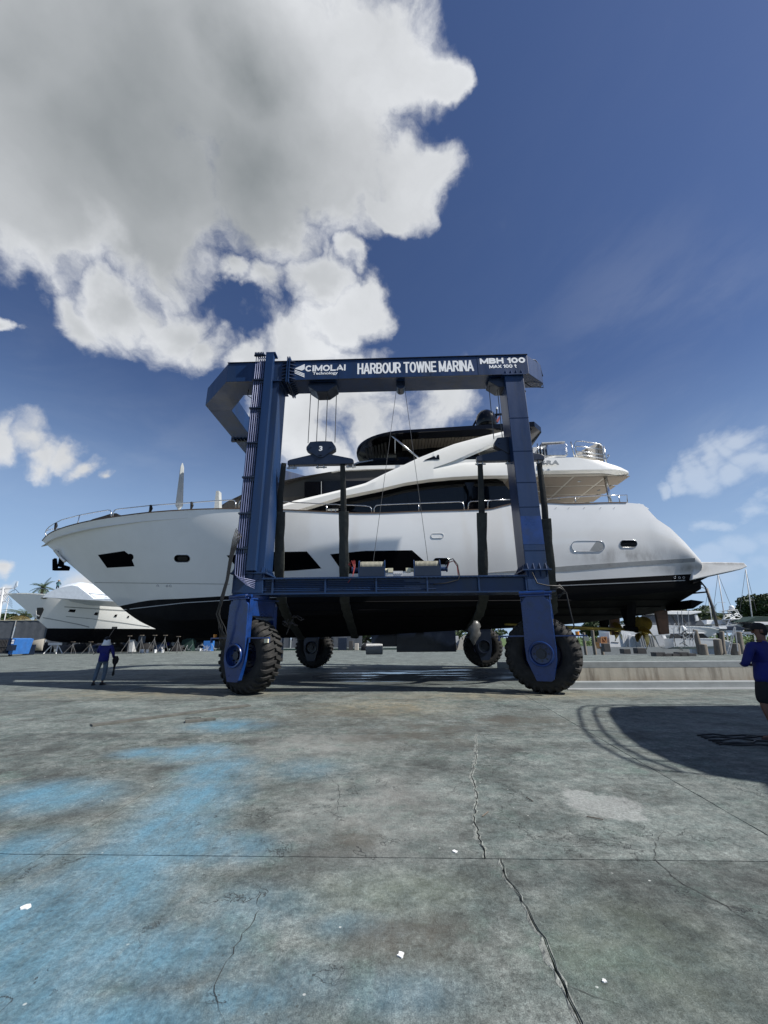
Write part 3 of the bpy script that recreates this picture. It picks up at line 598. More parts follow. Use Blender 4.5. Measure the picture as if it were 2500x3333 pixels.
# lower side beams
for yc, near in ((13.5, True), (YF, False)):
    y0, y1 = yc - .42, yc + .42
    mb = MB(); mb.box(-4.62, y0 + .09, 3.0, 4.045, y1, 3.43); lb = build(mb, 'side_beam', M['blue'], lift)
    mb = MB(); mb.box(-4.62, y0 - .04, 3.432, 4.045, y1 + .04, 3.49); mb.box(-5.3, y0 - .02, 2.955, 4.9, y1 + .02, 2.998)
    mb.box(-5.02, y0 + .09, 3.0, -4.33, y1, 3.62); mb.box(4.05, y0 + .09, 3.0, 4.73, y1, 3.62)
    if near:
        for x in (-4.05, -2.35, -.72, .9, 2.52, 4.0): mb.box(x, y0 - .02, 3.0, x + .05, y0 + .088, 3.43)
        for k in range(60): mb.box(-4.55 + k * .145, y0 - .052, 3.447, -4.47 + k * .145, y0 - .041, 3.475)
    build(mb, 'beam_flange', M['blue'], lb)
    if near:
        for k in range(6):
            m2 = MB(); m2.tube([(-4.5, y0 + .05, 3.36 - k * .055), (.2 + (k % 3) * .5, y0 + .05, 3.36 - k * .055)], .014, 5); build(m2, 'hydraulic_pipe', M['blue'], lb)
# slewing ring, fork and wheel of each corner
def tyre_mesh(R=1.12, w=.74, raw=True):
    mb = MB(); hw = w / 2
    prof = [(.56, -hw + .07), (.60, -hw + .03), (.72, -hw), (.86, -hw - .015), (.96, -hw + .02), (1.03, -hw + .08), (1.045, -hw + .2), (1.05, 0), (1.045, hw - .2), (1.03, hw - .08), (.96, hw - .02), (.86, hw + .015), (.72, hw), (.60, hw - .03), (.56, hw - .07)]
    mb.revolve(prof, (0, 0, 0), 'y', 64)
    n = 30
    for k in range(n):
        for sd_ in (-1, 1):
            a0 = 2 * pi * (k + (.5 if sd_ > 0 else 0)) / n
            secs = []
            for (yy, rb, rt, da, wd) in ((-hw - .012, .93, .965, -.02, .042), (-hw + .03, .98, 1.06, -.01, .046), (-hw + .1, 1.02, R - .012, .0, .05), (-hw + .24, 1.035, R, .03, .048), (0.02, 1.04, R, .075, .034)):
                ys = yy * (1 if sd_ < 0 else -1); a = a0 + da
                c1, s1, c2, s2 = cos(a - wd), sin(a - wd), cos(a + wd), sin(a + wd)
                c3, s3, c4, s4 = cos(a - wd * .8), sin(a - wd * .8), cos(a + wd * .8), sin(a + wd * .8)
                secs.append([(c1 * rb, ys, s1 * rb), (c2 * rb, ys, s2 * rb), (c4 * rt, ys, s4 * rt), (c3 * rt, ys, s3 * rt)])
            mb.loft(secs)
    return mb
def rim_mesh():
    mb = MB()
    mb.revolve([(.575, -.3), (.60, -.31), (.60, -.27), (.55, -.24), (.52, -.1), (.50, .1), (.55, .24), (.60, .27), (.60, .31), (.575, .3)], (0, 0, 0), 'y', 40)
    mb.revolve([(0.001, -.14), (.16, -.14), (.17, -.06), (.34, -.04), (.37, .0), (.52, .02), (.52, .05), (.3, .05), (0.001, .05)], (0, 0, 0), 'y', 40)
    for k in range(12): a = 2 * pi * k / 12; mb.cyl((.24 * cos(a), -.1, .24 * sin(a)), (.24 * cos(a), -.03, .24 * sin(a)), .022, 6)
    return mb
ty = mesh_of('tyre', tyre_mesh().v, tyre_mesh().f, M['rubber'], 35); rm = mesh_of('rim', rim_mesh().v, rim_mesh().f, M['rim'], 35)
def pobj(name, me, par, loc=(0, 0, 0), rot=None):
    o = bpy.data.objects.new(name, me); COL.objects.link(o); o.parent = par; o.location = loc
    if rot is not None: o.rotation_euler = rot
    return o
def corner(xw, yw, th, near):
    """fork (steered by th) with its wheel; wheel centre over (xw, yw)"""
    base = Matrix.Rotation(-YAW - th, 4, 'Z'); loc = W((xw, yw, 0)) - wloc(lift)
    fk = MB(); yp = -.56
    # front plate: parallel sides above, narrowing to a blunt toe, round eye over the axle
    out = [(-.40, 2.86), (.40, 2.86), (.44, 1.3), (.42, .95), (.27, .38), (-.20, .38), (-.42, .95), (-.44, 1.3)]
    def ringed(yy0, yy1):
        n = 48; ins = [(.30 * cos(2 * pi * k / n), 1.13 + .30 * sin(2 * pi * k / n)) for k in range(n)]
        outp = []
        for k in range(n):
            a = 2 * pi * k / n; dx, dz = cos(a), sin(a); best = None
            for i in range(len(out)):
                (xa, za), (xb, zb_) = out[i], out[(i + 1) % len(out)]
                den = dx * (zb_ - za) - dz * (xb - xa)
                if abs(den) < 1e-9: continue
                t = (xa * (zb_ - za) - (za - 1.13) * (xb - xa)) / den; u_ = (dx * (za - 1.13) - dz * xa) / -den if False else ((xa + 0) * dz - (za - 1.13) * dx) / den
                if t > 0 and -1e-6 <= u_ <= 1 + 1e-6 and (best is None or t < best): best = t
            outp.append((dx * best, 1.13 + dz * best))
        b = len(fk.v); fk.v += [(x, yy0, z) for x, z in ins] + [(x, yy0, z) for x, z in outp] + [(x, yy1, z) for x, z in ins] + [(x, yy1, z) for x, z in outp]
        for k in range(n):
            k2 = (k + 1) % n
            fk.f.append((b + k, b + k2, b + n + k2, b + n + k)); fk.f.append((b + 2 * n + k, b + 3 * n + k, b + 3 * n + k2, b + 2 * n + k2))
            fk.f.append((b + k, b + 2 * n + k, b + 2 * n + k2, b + k2)); fk.f.append((b + n + k, b + n + k2, b + 3 * n + k2, b + 3 * n + k))
    ringed(-.66, -.52); ringed(.50, .64)
    fk.box(-.40, -.52, 2.3, .40, .50, 2.80); fk.box(-.44, -.70, 2.80, .44, .68, 2.845)
    for x in (-.43, .40): fk.box(x, -.60, 1.5, x + .03, -.46, 2.8); 
    bb_ = M['bright_blue'] if near else M['navy']  # far corners take navy: their shade is put into the paint colour
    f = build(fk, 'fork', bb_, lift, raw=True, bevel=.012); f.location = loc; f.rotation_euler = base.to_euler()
    rg = MB(); rg.revolve([(.30, -.705), (.345, -.72), (.36, -.69), (.35, -.6), (.30, -.55)], (0, 0, 1.13), 'y', 40); rg.revolve([(.001, -.50), (.28, -.52), (.30, -.56)], (0, 0, 1.13), 'y', 40)
    o = build(rg, 'axle_ring', bb_, f, raw=True, smooth=40)
    hb = MB(); hb.cyl((0, -.515, 1.13), (0, .5, 1.13), .16, 16); hb.cyl((0, -.60, 1.13), (0, -.5, 1.13), .12, 12)
    for k in range(8): a = 2 * pi * k / 8; hb.cyl((.2 * cos(a), -.56, 1.13 + .2 * sin(a)), (.2 * cos(a), -.5, 1.13 + .2 * sin(a)), .025, 6)
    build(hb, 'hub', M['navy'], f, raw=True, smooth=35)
    tr = MB(); tr.cyl((0, 0, 2.845), (0, 0, 2.95), .46, 28)
    for k in range(20): a = 2 * pi * k / 20; tr.cyl((.42 * cos(a), .42 * sin(a), 2.84), (.42 * cos(a), .42 * sin(a), 2.9), .02, 6)
    tr.cyl((-.45, -.62, 2.9), (.3, -.62, 2.9), .075, 12); tr.cyl((-.2, -.62, 2.9), (.5, -.62, 2.9), .045, 10)
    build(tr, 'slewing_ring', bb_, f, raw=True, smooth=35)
    bar = MB(); bar.box(-1.2 if near else -1.0, -.60, 1.62, -.44, -.53, 1.66); bar.box(.44, -.60, 1.62, 1.3, -.53, 1.66); bar.box(-1.2, -.6, 1.5, -1.16, -.53, 1.62); bar.box(1.26, -.6, 1.5, 1.3, -.53, 1.62)
    build(bar, 'guard_bar', bb_, f, raw=True)
    if near:
        lp = MB(); lp.cyl((1.05 if xw > 0 else -1.05, -.56, 1.66), (1.05 if xw > 0 else -1.05, -.56, 1.76), .055, 12); build(lp, 'beacon', M['amber'], f, raw=True)
        lp = MB(); lp.box(1.2, -.66, 1.5, 1.34, -.61, 1.61); build(lp, 'lamp', M['cream'], f, raw=True)
    wh = pobj('wheel', rm, lift, loc + Vector((0, 0, 1.11)), Matrix.Rotation(-YAW - th, 4, 'Z').to_euler())
    pobj('tyre', ty, wh)
corner(-4.72, 13.55, radians(27), True); corner(4.42, 13.5, radians(22), True)
corner(-4.98, YF, radians(8), False); corner(4.85, YF, radians(4), False)
# lettering
def text(body, size, loc, par, m, sx=1., off=.0, ext=.003, rotz=0, shear=0, spacing=1.0):
    c = bpy.data.curves.new('t', 'FONT'); c.body = body; c.size = size; c.extrude = ext; c.offset = off; c.shear = shear; c.space_character = spacing; c.resolution_u = 4
    o = bpy.data.objects.new('t', c); COL.objects.link(o); dg = bpy.context.evaluated_depsgraph_get(); me = bpy.data.meshes.new_from_object(o.evaluated_get(dg)); bpy.data.objects.remove(o)
    me.transform(Matrix.Diagonal((sx, 1, 1, 1))); me.materials.clear(); me.materials.append(m)
    n = bpy.data.objects.new('lettering', me); COL.objects.link(n); n.parent = par; n.location = W(loc) - wloc(par)
    n.rotation_euler = (pi / 2, 0, -YAW + rotz); return n
YL = YB0 - .005
def arc(cx, cy, rx, ry, a0, a1, n=9): return [(cx + rx * cos(radians(lerp_(a0, a1, k / n))), cy + ry * sin(radians(lerp_(a0, a1, k / n)))) for k in range(n + 1)]
def lerp_(a, b, t): return a + (b - a) * t
GL = {  # heavy block capitals: strokes inside a box of width w and height 1 (w, strokes)
 'A': (.8, [[(.0, .0), (.4, 1)], [(.4, 1), (.8, 0)], [(.17, .27), (.63, .27)]]), 'B': (.7, [[(0, 0), (0, 1)], [(0, 1), (.38, 1)] + arc(.38, .76, .27, .24, 90, -90) + [(0, .52)], [(0, .52), (.42, .52)] + arc(.42, .26, .28, .26, 90, -90) + [(0, 0)]]),
 'C': (.74, [arc(.38, .5, .38, .5, 48, 312, 14)]), 'E': (.6, [[(0, 0), (0, 1)], [(0, 1), (.6, 1)], [(0, .52), (.54, .52)], [(0, 0), (.6, 0)]]), 'H': (.7, [[(0, 0), (0, 1)], [(.7, 0), (.7, 1)], [(0, .52), (.7, .52)]]),
 'I': (.0, [[(0, 0), (0, 1)]]), 'L': (.56, [[(0, 1), (0, 0)], [(0, 0), (.56, 0)]]), 'M': (.9, [[(0, 0), (0, 1)], [(0, 1), (.45, .08)], [(.45, .08), (.9, 1)], [(.9, 1), (.9, 0)]]), 'N': (.7, [[(0, 0), (0, 1)], [(0, 1), (.7, 0)], [(.7, 0), (.7, 1)]]),
 'O': (.8, [arc(.4, .5, .4, .5, 0, 360, 20)]), 'R': (.72, [[(0, 0), (0, 1)], [(0, 1), (.42, 1)] + arc(.42, .75, .27, .25, 90, -90) + [(0, .5)], [(.36, .5), (.7, 0)]]), 'T': (.7, [[(0, 1), (.7, 1)], [(.35, 1), (.35, 0)]]),
 'U': (.7, [[(0, 1), (0, .34)] + arc(.35, .34, .35, .34, 180, 360, 10) + [(.7, 1)]]), 'W': (1.1, [[(0, 1), (.27, 0)], [(.27, 0), (.55, 1)], [(.55, 1), (.83, 0)], [(.83, 0), (1.1, 1)]]), 'X': (.72, [[(0, 0), (.72, 1)], [(0, 1), (.72, 0)]]),
 '1': (.24, [[(.24, 0), (.24, 1)], [(.24, .98), (0, .72)]]), '0': (.66, [arc(.33, .5, .33, .5, 0, 360, 18)]), 't': (.36, [[(.14, 1), (.14, .2)] + arc(.28, .18, .14, .18, 180, 280, 5), [(0, .72), (.36, .72)]]), '3': (.6, [arc(.28, .75, .3, .25, 150, -90, 9), arc(.28, .25, .32, .25, 90, -150, 9)])}
def block_text(body, x0, x1, z0, z1, y, par, th, m):
    """letters fill the width x0..x1 and the height z0..z1; th = stroke weight"""
    gap = .3; sp = .42; tot = sum((GL[c][0] + gap) if c != ' ' else sp for c in body) - gap + .14; sx = (x1 - x0) / tot; H = z1 - z0 - th; x = .07; mb = MB(); k = 0
    for c in body:
        if c == ' ': x += sp; continue
        w, strokes = GL[c]
        for st in strokes:
            pts = [(x0 + (x + a) * sx, z0 + th / 2 + b * H) for a, b in st]; e = k * .0004; k = (k + 1) % 6; L_, R_ = [], []
            closed = abs(pts[0][0] - pts[-1][0]) < 1e-4 and abs(pts[0][1] - pts[-1][1]) < 1e-4
            for i, p in enumerate(pts):
                q0 = pts[i - 1] if i else (pts[-2] if closed else p); q1 = pts[i + 1] if i + 1 < len(pts) else (pts[1] if closed else p); dx, dz = q1[0] - q0[0], q1[1] - q0[1]; l = sqrt(dx * dx + dz * dz) or 1; dx /= l; dz /= l
                ex = 0 if closed or 0 < i < len(pts) - 1 else (th * .5 if abs(dx) > .95 or abs(dz) > .95 else th * .25) * (-1 if i == 0 else 1)
                cx, cz = p[0] + dx * ex, p[1] + dz * ex; L_.append((cx - dz * th / 2, y - e, cz + dx * th / 2)); R_.append((cx + dz * th / 2, y - e, cz - dx * th / 2))
            b = len(mb.v); n = len(pts); mb.v += L_ + R_
            for i in range(n - 1): mb.f.append((b + i, b + i + 1, b + n + i + 1, b + n + i))
        x += w + gap
    return build(mb, 'lettering', m, par)
def Pz(px_, py_): return P(px_, py_, YB0)[2]
def Px(px_, py_): return P(px_, py_, YB0)[0]
block_text('CIMOLAI', Px(995, 1200) , Px(1124, 1195), Pz(1060, 1208), Pz(1060, 1188), YL, tbN, .062, M['letters'])
text('Technology', .165, (Px(1018, 1220), YL, Pz(1060, 1218) - .01), tbN, M['letters'], 1.2, .003)
block_text('HARBOUR TOWNE MARINA', Px(1165, 1200), Px(1540, 1190), Pz(1350, 1213), Pz(1350, 1178), YL, tbN, .068, M['letters'])
block_text('MBH 100', Px(1563, 1175), Px(1708, 1172), Pz(1636, 1183), Pz(1636, 1165), YL, tbN, .068, M['letters'])
block_text('MAX 100 t', Px(1593, 1195), Px(1681, 1193), Pz(1636, 1198), Pz(1636, 1187), YL, tbN, .034, M['letters'])
mb = MB()
mb.px([(958, 1200), (992, 1185), (992, 1201), (983, 1206)], YL - .003, YL)
for k in range(3):
    yy = 1203 + k * 4.6; mb.px([(959, yy), (991, yy + 13), (991, yy + 16.2), (959, yy + 2.6)], YL - .003, YL)
build(mb, 'logo', M['letters'], tbN)
mb = MB(); mb.box(-.6, 13.2, ZT + .02, -.22, 13.5, ZT + .17); build(mb, 'junction_box', M['cream'], tbN, bevel=.01)
mb = MB(); mb.tube([(-6.2, 13.3, ZT), (-6.15, 13.3, ZT + .08), (-5.3, 13.2, ZT + .1), (-5.1, 13.2, ZT + .02)], .018, 6); mb.tube([(-.9, 13.3, ZT), (-.75, 13.3, ZT + .05), (-.6, 13.3, ZT + .06)], .015, 6)
mb.tube([(5.1, 13.3, ZT), (5.4, 13.45, ZT + .06), (5.62, 13.65, ZT - .05), (5.7, 13.7, ZT - .5)], .018, 6); mb.tube([(5.66, 13.7, ZB + .1), (5.7, 13.8, ZB - .1), (5.2, 13.7, ZB - .12), (4.95, 13.6, ZB)], .016, 6)
mb.tube([(4.95, 13.75, ZB - .02), (4.95, 13.75, ZB - .2), (5.0, 13.75, ZB - .28), (4.95, 13.75, ZB - .36), (4.91, 13.75, ZB - .28), (4.95, 13.75, ZB - .2)], .02, 6)
mb.tube([(-5.7, 13.6, ZB), (-5.7, 13.6, ZB - .25), (-5.5, 13.6, ZB - .4), (-5.35, 13.6, ZB - .25), (-5.4, 13.6, ZB)], .016, 6)
build(mb, 'wiring', M['hose'], tbN, smooth=True)
# winches on the near side beam
def winch(x0, x1, motor_left):
    mb = MB(); mb.box(x0, 13.15, 3.5, x1, 13.6, 3.83); w = build(mb, 'winch', M['navy'], lift, bevel=.02)
    mb = MB(); mb.cyl((x0 + .05, 13.42, 3.88), (x1 - .05, 13.42, 3.88), .15, 20); 
    for k in range(16): xx = x0 + .1 + k * (x1 - x0 - .2) / 16; mb.revolve([(.152, xx), (.163, xx + .012), (.152, xx + .024)], (0, 13.42, 3.88), 'x', 16)
    build(mb, 'drum', M['drum'], w, smooth=40)
    mb = MB()
    for x in (x0 - .005, x1 - .025): mb.cyl((x, 13.42, 3.86), (x + .03, 13.42, 3.86), .21, 20); mb.box(x, 13.15, 3.495, x + .03, 13.62, 3.86)
    build(mb, 'winch_cheek', M['blue'], w)
    sx, e = (-1, x0) if motor_left else (1, x1)
    mb = MB(); mb.cyl((e, 13.4, 3.76), (e + sx * .2, 13.4, 3.76), .07, 12); mb.cyl((e + sx * .2, 13.4, 3.76), (e + sx * .24, 13.4, 3.76), .1, 12); build(mb, 'gearbox', M['blue'], w)
    e2, s2 = (x1, 1) if motor_left else (x0, -1)
    mb = MB(); mb.cyl((e2, 13.4, 3.74), (e2 + s2 * .15, 13.4, 3.74), .06, 12); mb.box(min(e2 + s2 * .1, e2 + s2 * .26), 13.32, 3.66, max(e2 + s2 * .1, e2 + s2 * .26), 13.45, 3.8); build(mb, 'motor', M['cream'], w)
    return w
w1 = winch(-1.28, -.42, True); w2 = winch(.52, 1.38, False)
mb = MB()
for k in range(3): mb.tube([(-1.5, 13.3, 3.78), (-1.62 + k * .03, 13.2, 3.92), (-1.5 + k * .05, 13.12, 4.02), (-1.42 + k * .02, 13.1, 3.8), (-1.45, 13.05, 3.5), (-1.6, 13.05, 3.3)], .009, 6)
build(mb, 'hose', M['hose_red'], w1, smooth=True)
mb = MB(); mb.tube([(1.6, 13.3, 3.8), (1.62, 13.2, 4.0), (1.78, 13.15, 4.05), (1.92, 13.1, 3.85), (1.95, 13.05, 3.5), (1.9, 13.02, 3.35), (1.5, 13.02, 3.25), (1.1, 13.02, 3.22)], .018, 6); mb.tube([(1.55, 13.3, 3.86), (1.58, 13.2, 3.98), (1.7, 13.15, 3.95)], .014, 6)
build(mb, 'hose', M['hose'], w2, smooth=True)
mb = MB(); mb.tube([(1.6, 13.28, 3.78), (1.66, 13.2, 3.94), (1.8, 13.15, 3.98), (1.9, 13.1, 3.8), (1.91, 13.05, 3.5)], .016, 6); build(mb, 'hose', M['hose_red'], w2, smooth=True)
mb = MB(); mb.box(-.16, 13.2, 3.5, .16, 13.4, 3.68)
for k in range(5): mb.cyl((-.12 + k * .06, 13.2, 3.6), (-.12 + k * .06, 13.15, 3.6), .018, 8)
build(mb, 'valve_block', M['grey'], lift)
# engine housing low on the far side and service box
mb = MB(); mb.box(-.15, YF - .95, .86, 3.2, YF + .3, 2.95); build(mb, 'engine_housing', M['navy'], lift, bevel=.03)
mb = MB(); mb.box(-1.6, YF - .5, 1.15, -.15, YF + .3, 2.9); build(mb, 'engine_frame', M['navy'], lift)
mb = MB(); mb.cyl((-1.9, YF - .55, 1.02), (-.95, YF - .55, 1.02), .3, 20); build(mb, 'fuel_tank', M['grey'], lift, smooth=35, bevel=.03)
mb = MB()
for x in (-7.25, -6.9): mb.box(x, YF - .2, .35, x + .1, YF - .1, 3.0)
for z in (.5, .9, 1.3, 1.7, 2.1, 2.5): mb.box(-7.15, YF - .17, z, -6.9, YF - .13, z + .03)
mb.box(-7.3, YF - .25, 2.9, -4.5, YF - .05, 3.0)
build(mb, 'access_ladder', M['navy'], lift)
# fixed sheave blocks, hoist ropes, hook blocks, spreader bars
def block(xc, number, yc=13.5, squeeze=1.0, zh=8.05, zs=7.62, open_=True, wd=.0):
    mb = MB()
    mb.xz([(xc - .52, ZB - .03), (xc + .5, ZB - .03), (xc + .54, ZB - .16), (xc + .2, ZB - .42), (xc - .22, ZB - .42), (xc - .56, ZB - .16)], yc - .3, yc + .3)
    top = build(mb, 'sheave_block', M['navy'], lift, bevel=.02)
    mb = MB()
    for x in (xc - .5, xc - .19, xc + .15, xc + .49): mb.tube([(x, yc - .02, ZB - .15), (x, yc - .02, zh + .42)], .016, 5)
    build(mb, 'hoist_rope', M['cable'], lift)
    mb = MB(); q = [(-.4, .42), (-.12, .44), (.12, .44), (.4, .42), (.53, .22), (.53, .1), (.08, -.22), (-.08, -.22), (-.53, .1), (-.53, .22)]
    mb.xz([(xc + a, zh + b_) for a, b_ in q], yc - .13, yc + .13); hk = build(mb, 'hook_block', M['navy'], lift, bevel=.02)
    mb = MB(); mb.cyl((xc, yc - .17, zh - .1), (xc, yc + .17, zh - .1), .05, 10)
    for dx in (-.36, .36): mb.cyl((xc + dx, yc - .16, zh + .2), (xc + dx, yc + .16, zh + .2), .03, 8)
    build(mb, 'pin', M['navy'], hk)
    if number: text(number, .25, (xc - .07, yc - .136, zh + .05), hk, M['letters'], 1.15, .009)
    mb = MB(); h = 1.19
    mb.xz([(xc - h, zs - .02), (xc - h, zs + .12), (xc - h + .08, zs + .17), (xc - .3, zs + .36), (xc + .3, zs + .36), (xc + h - .08, zs + .17), (xc + h, zs + .12), (xc + h, zs - .02), (xc + h - .04, zs - .04), (xc - h + .04, zs - .04)], yc - .1, yc + .1)
    sp = build(mb, 'spreader_bar', M['navy'], lift, bevel=.012)
    mb = MB()
    for dx in (-h + .12, h - .12): 
        for e in (-.1, .08): mb.box(xc + dx + e, yc - .05, zs - .16, xc + dx + e + .025, yc + .05, zs - .04)
        mb.cyl((xc + dx - .16, yc, zs - .12), (xc + dx + .2, yc, zs - .12), .03, 8)
    for e in (-.12, .1): mb.box(xc + e, yc - .05, zs - .15, xc + e + .03, yc + .05, zs - .04)
    mb.cyl((xc - .17, yc, zs - .12), (xc + .22, yc, zs - .12), .028, 8)
    build(mb, 'shackle', M['galv'], sp)
    return xc - h + .12, xc + h - .12, zs - .12
sA = block(-2.72, '3'); sB = block(4.05, None)
mb = MB(); mb.cyl((.22, 13.3, ZB - .16), (.22, 13.7, ZB - .16), .16, 20); mb.box(.06, 13.28, ZB - .15, .38, 13.72, ZB - .001); build(mb, 'sheave_block', M['navy'], lift, smooth=35)
mb = MB(); mb.tube([(.06, 13.5, ZB - .2), (-.82, 13.42, 3.98)], .009, 5); mb.tube([(.38, 13.5, ZB - .2), (1.0, 13.42, 3.98)], .009, 5)
build(mb, 'winch_rope', M['cable'], lift)
sA2 = block(-2.72, None, YF); sB2 = block(4.05, None, YF)
# ------------------------------------------------------------------ the white yacht in the slings
YC = 19.2
def onplan(px, py, wf, it=12, yc=19.2):
    Y = yc - 2
    for _ in range(it): x = P(px, py, Y)[0]; Y = .5 * Y + .5 * (yc - wf(x))
    return P(px, py, Y)
def curve(pts):
    """piecewise smooth interpolation through (x, v) pairs"""
    pts = sorted(pts)
    def f(x):
        if x <= pts[0][0]: a, b = pts[0], pts[1]; return a[1] + (b[1] - a[1]) / (b[0] - a[0]) * (x - a[0])
        if x >= pts[-1][0]: a, b = pts[-2], pts[-1]; return b[1] + (b[1] - a[1]) / (b[0] - a[0]) * (x - b[0])
        for i in range(len(pts) - 1):
            if pts[i][0] <= x <= pts[i + 1][0]:
                x0, y0 = pts[i]; x1, y1 = pts[i + 1]; h = x1 - x0; t = (x - x0) / h
                m0 = (pts[i + 1][1] - pts[i - 1][1]) / (pts[i + 1][0] - pts[i - 1][0]) if i > 0 else (y1 - y0) / h
                m1 = (pts[i + 2][1] - y0) / (pts[i + 2][0] - x0) if i + 2 < len(pts) else (y1 - y0) / h
                return (2 * t ** 3 - 3 * t * t + 1) * y0 + (t ** 3 - 2 * t * t + t) * h * m0 + (-2 * t ** 3 + 3 * t * t) * y1 + (t ** 3 - t * t) * h * m1
    return f
tip = P(137, 1760, YC); stb = P(388, 1973, YC)
XE = 11.62
def bs(x): return max(0, 3.35 * math.tanh(max(0, x - tip[0]) / 5.2) - max(0, x - 8) * .03)
def bb(x): return max(0, 3.12 * math.tanh(max(0, x - stb[0]) / 5.6) - max(0, x - 8) * .02)
def bc(x): return max(0, 2.92 * math.tanh(max(0, x - stb[0] - .2) / 5.6))
SHP = [(147, 1745), (165, 1733), (192, 1722), (255, 1704), (313, 1692), (392, 1680), (490, 1668), (650, 1658), (795, 1656), (893, 1659), (955, 1661), (1103, 1669), (1211, 1671), (1374, 1665), (1551, 1660), (1598, 1657), (1667, 1641), (1786, 1637), (1850, 1640), (2085, 1639), (2114, 1658), (2122, 1677), (2175, 1713), (2218, 1752), (2242, 1780), (2271, 1813)]
zs = curve([(tip[0], tip[2])] + [(q[0], q[2]) for q in (onplan(*p, bs) for p in SHP)])
zb_ = curve([(stb[0], stb[2])] + [(q[0], q[2]) for q in (onplan(*p, bb) for p in [(488, 1954), (600, 1948), (772, 1938), (1031, 1927), (1400, 1911), (1803, 1893), (2257, 1868)])])
zk = curve([(stb[0], stb[2])] + [(q[0], q[2]) for q in (P(x, y, YC) for x, y in [(430, 2006), (470, 2030), (548, 2062), (640, 2076), (1090, 2073), (1419, 2056), (1850, 2032), (2171, 1992), (2257, 1982)])])
def zc(x): return zk(x) + (zb_(x) - zk(x)) * (.42 + .14 * max(0, min(1, (x + 12) / 20)))
yacht = thing('motor_yacht', 'large white motor yacht with black bottom and black hardtop hanging in the blue lift', 'yacht', (-2, YC, 1.6))
NU, NT = 90, 16
def us(i): t = i / (NU - 1); return t ** 1.35
def shell(rows):
    """rows: functions u -> (x, halfbeam, z); builds port and starboard sides mirrored about the centreline"""
    mb = MB()
    for s in (-1, 1):
        rings = [[(x, YC + s * b, z) for x, b, z in (r(us(i)) for i in range(NU))] for r in rows]
        mb.loft(rings, closed=False, cap=False, flip=s > 0)
    return mb
def lerp(a, b, t): return a + (b - a) * t
def row_top(v):
    def f(u):
        x0 = lerp(stb[0], XE, u); x1 = lerp(tip[0], XE, u)
        fl = 1 + .9 * max(0, 1 - u * 1.9)
        b = lerp(bb(x0), bs(x1), v ** fl) + (.10 * sin(pi * v) * min(1, u * 2)); x = lerp(x0, x1, v)
        return (x, b, lerp(zb_(x0), zs(x1), v))
    return f
hull = build(shell([row_top(k / NT) for k in range(NT + 1)]), 'hull', M['hull'], yacht, smooth=50)
def row_bot(v):
    def f(u):
        x = lerp(stb[0], XE, u)
        if v <= .5: t = v * 2; return (x, lerp(0, bc(x), t), lerp(zk(x), zc(x), t ** 1.1))
        t = (v - .5) * 2; return (x, lerp(bc(x), bb(x), t ** .7), lerp(zc(x), zb_(x), t))
    return f
hb_ = shell([row_bot(k / 12) for k in range(13)])
hullb = build(hb_, 'hull_bottom', M['bottom'], yacht, smooth=40)
# transom, deck
mb = MB(); sec = [(XE, YC - row_bot(k / 12)(1)[1], row_bot(k / 12)(1)[2]) for k in range(13)]; sec2 = [(x, 2 * YC - y, z) for x, y, z in sec]
mb.add(sec + sec2[::-1], [tuple(range(26))]); build(mb, 'transom_bottom', M['bottom'], yacht)
mb = MB(); sec = [(XE, YC - row_top(k / NT)(1)[1], row_top(k / NT)(1)[2]) for k in range(NT + 1)]; sec2 = [(x, 2 * YC - y, z) for x, y, z in sec]
mb.add(sec + sec2[::-1], [tuple(range(2 * NT + 2))]); build(mb, 'transom', M['gel'], yacht)
mb = MB(); rings = []
for i in range(60):
    x = lerp(tip[0] + .05, XE, (i / 59) ** 1.2); b = bs(x) - .06; z = zs(x) - (.35 if x < 9 else .12); rings.append([(x, YC - b, z), (x, YC, z + .08), (x, YC + b, z)])
mb.loft(rings, closed=False, cap=False); build(mb, 'deck', M['gel'], yacht)
mb = MB()
for s in (-1, 1):
    rings = []
    for i in range(90):
        x = lerp(tip[0], 9.2, (i / 89) ** 1.3); b = bs(x); z = zs(x); rings.append([(x, YC + s * (b + .02), z - .012), (x, YC + s * (b + .02), z + .03), (x, YC + s * max(0, b - .16), z + .03), (x, YC + s * max(0, b - .16), z - .012)])
    mb.loft(rings)
build(mb, 'cap_rail', M['teak'], yacht)
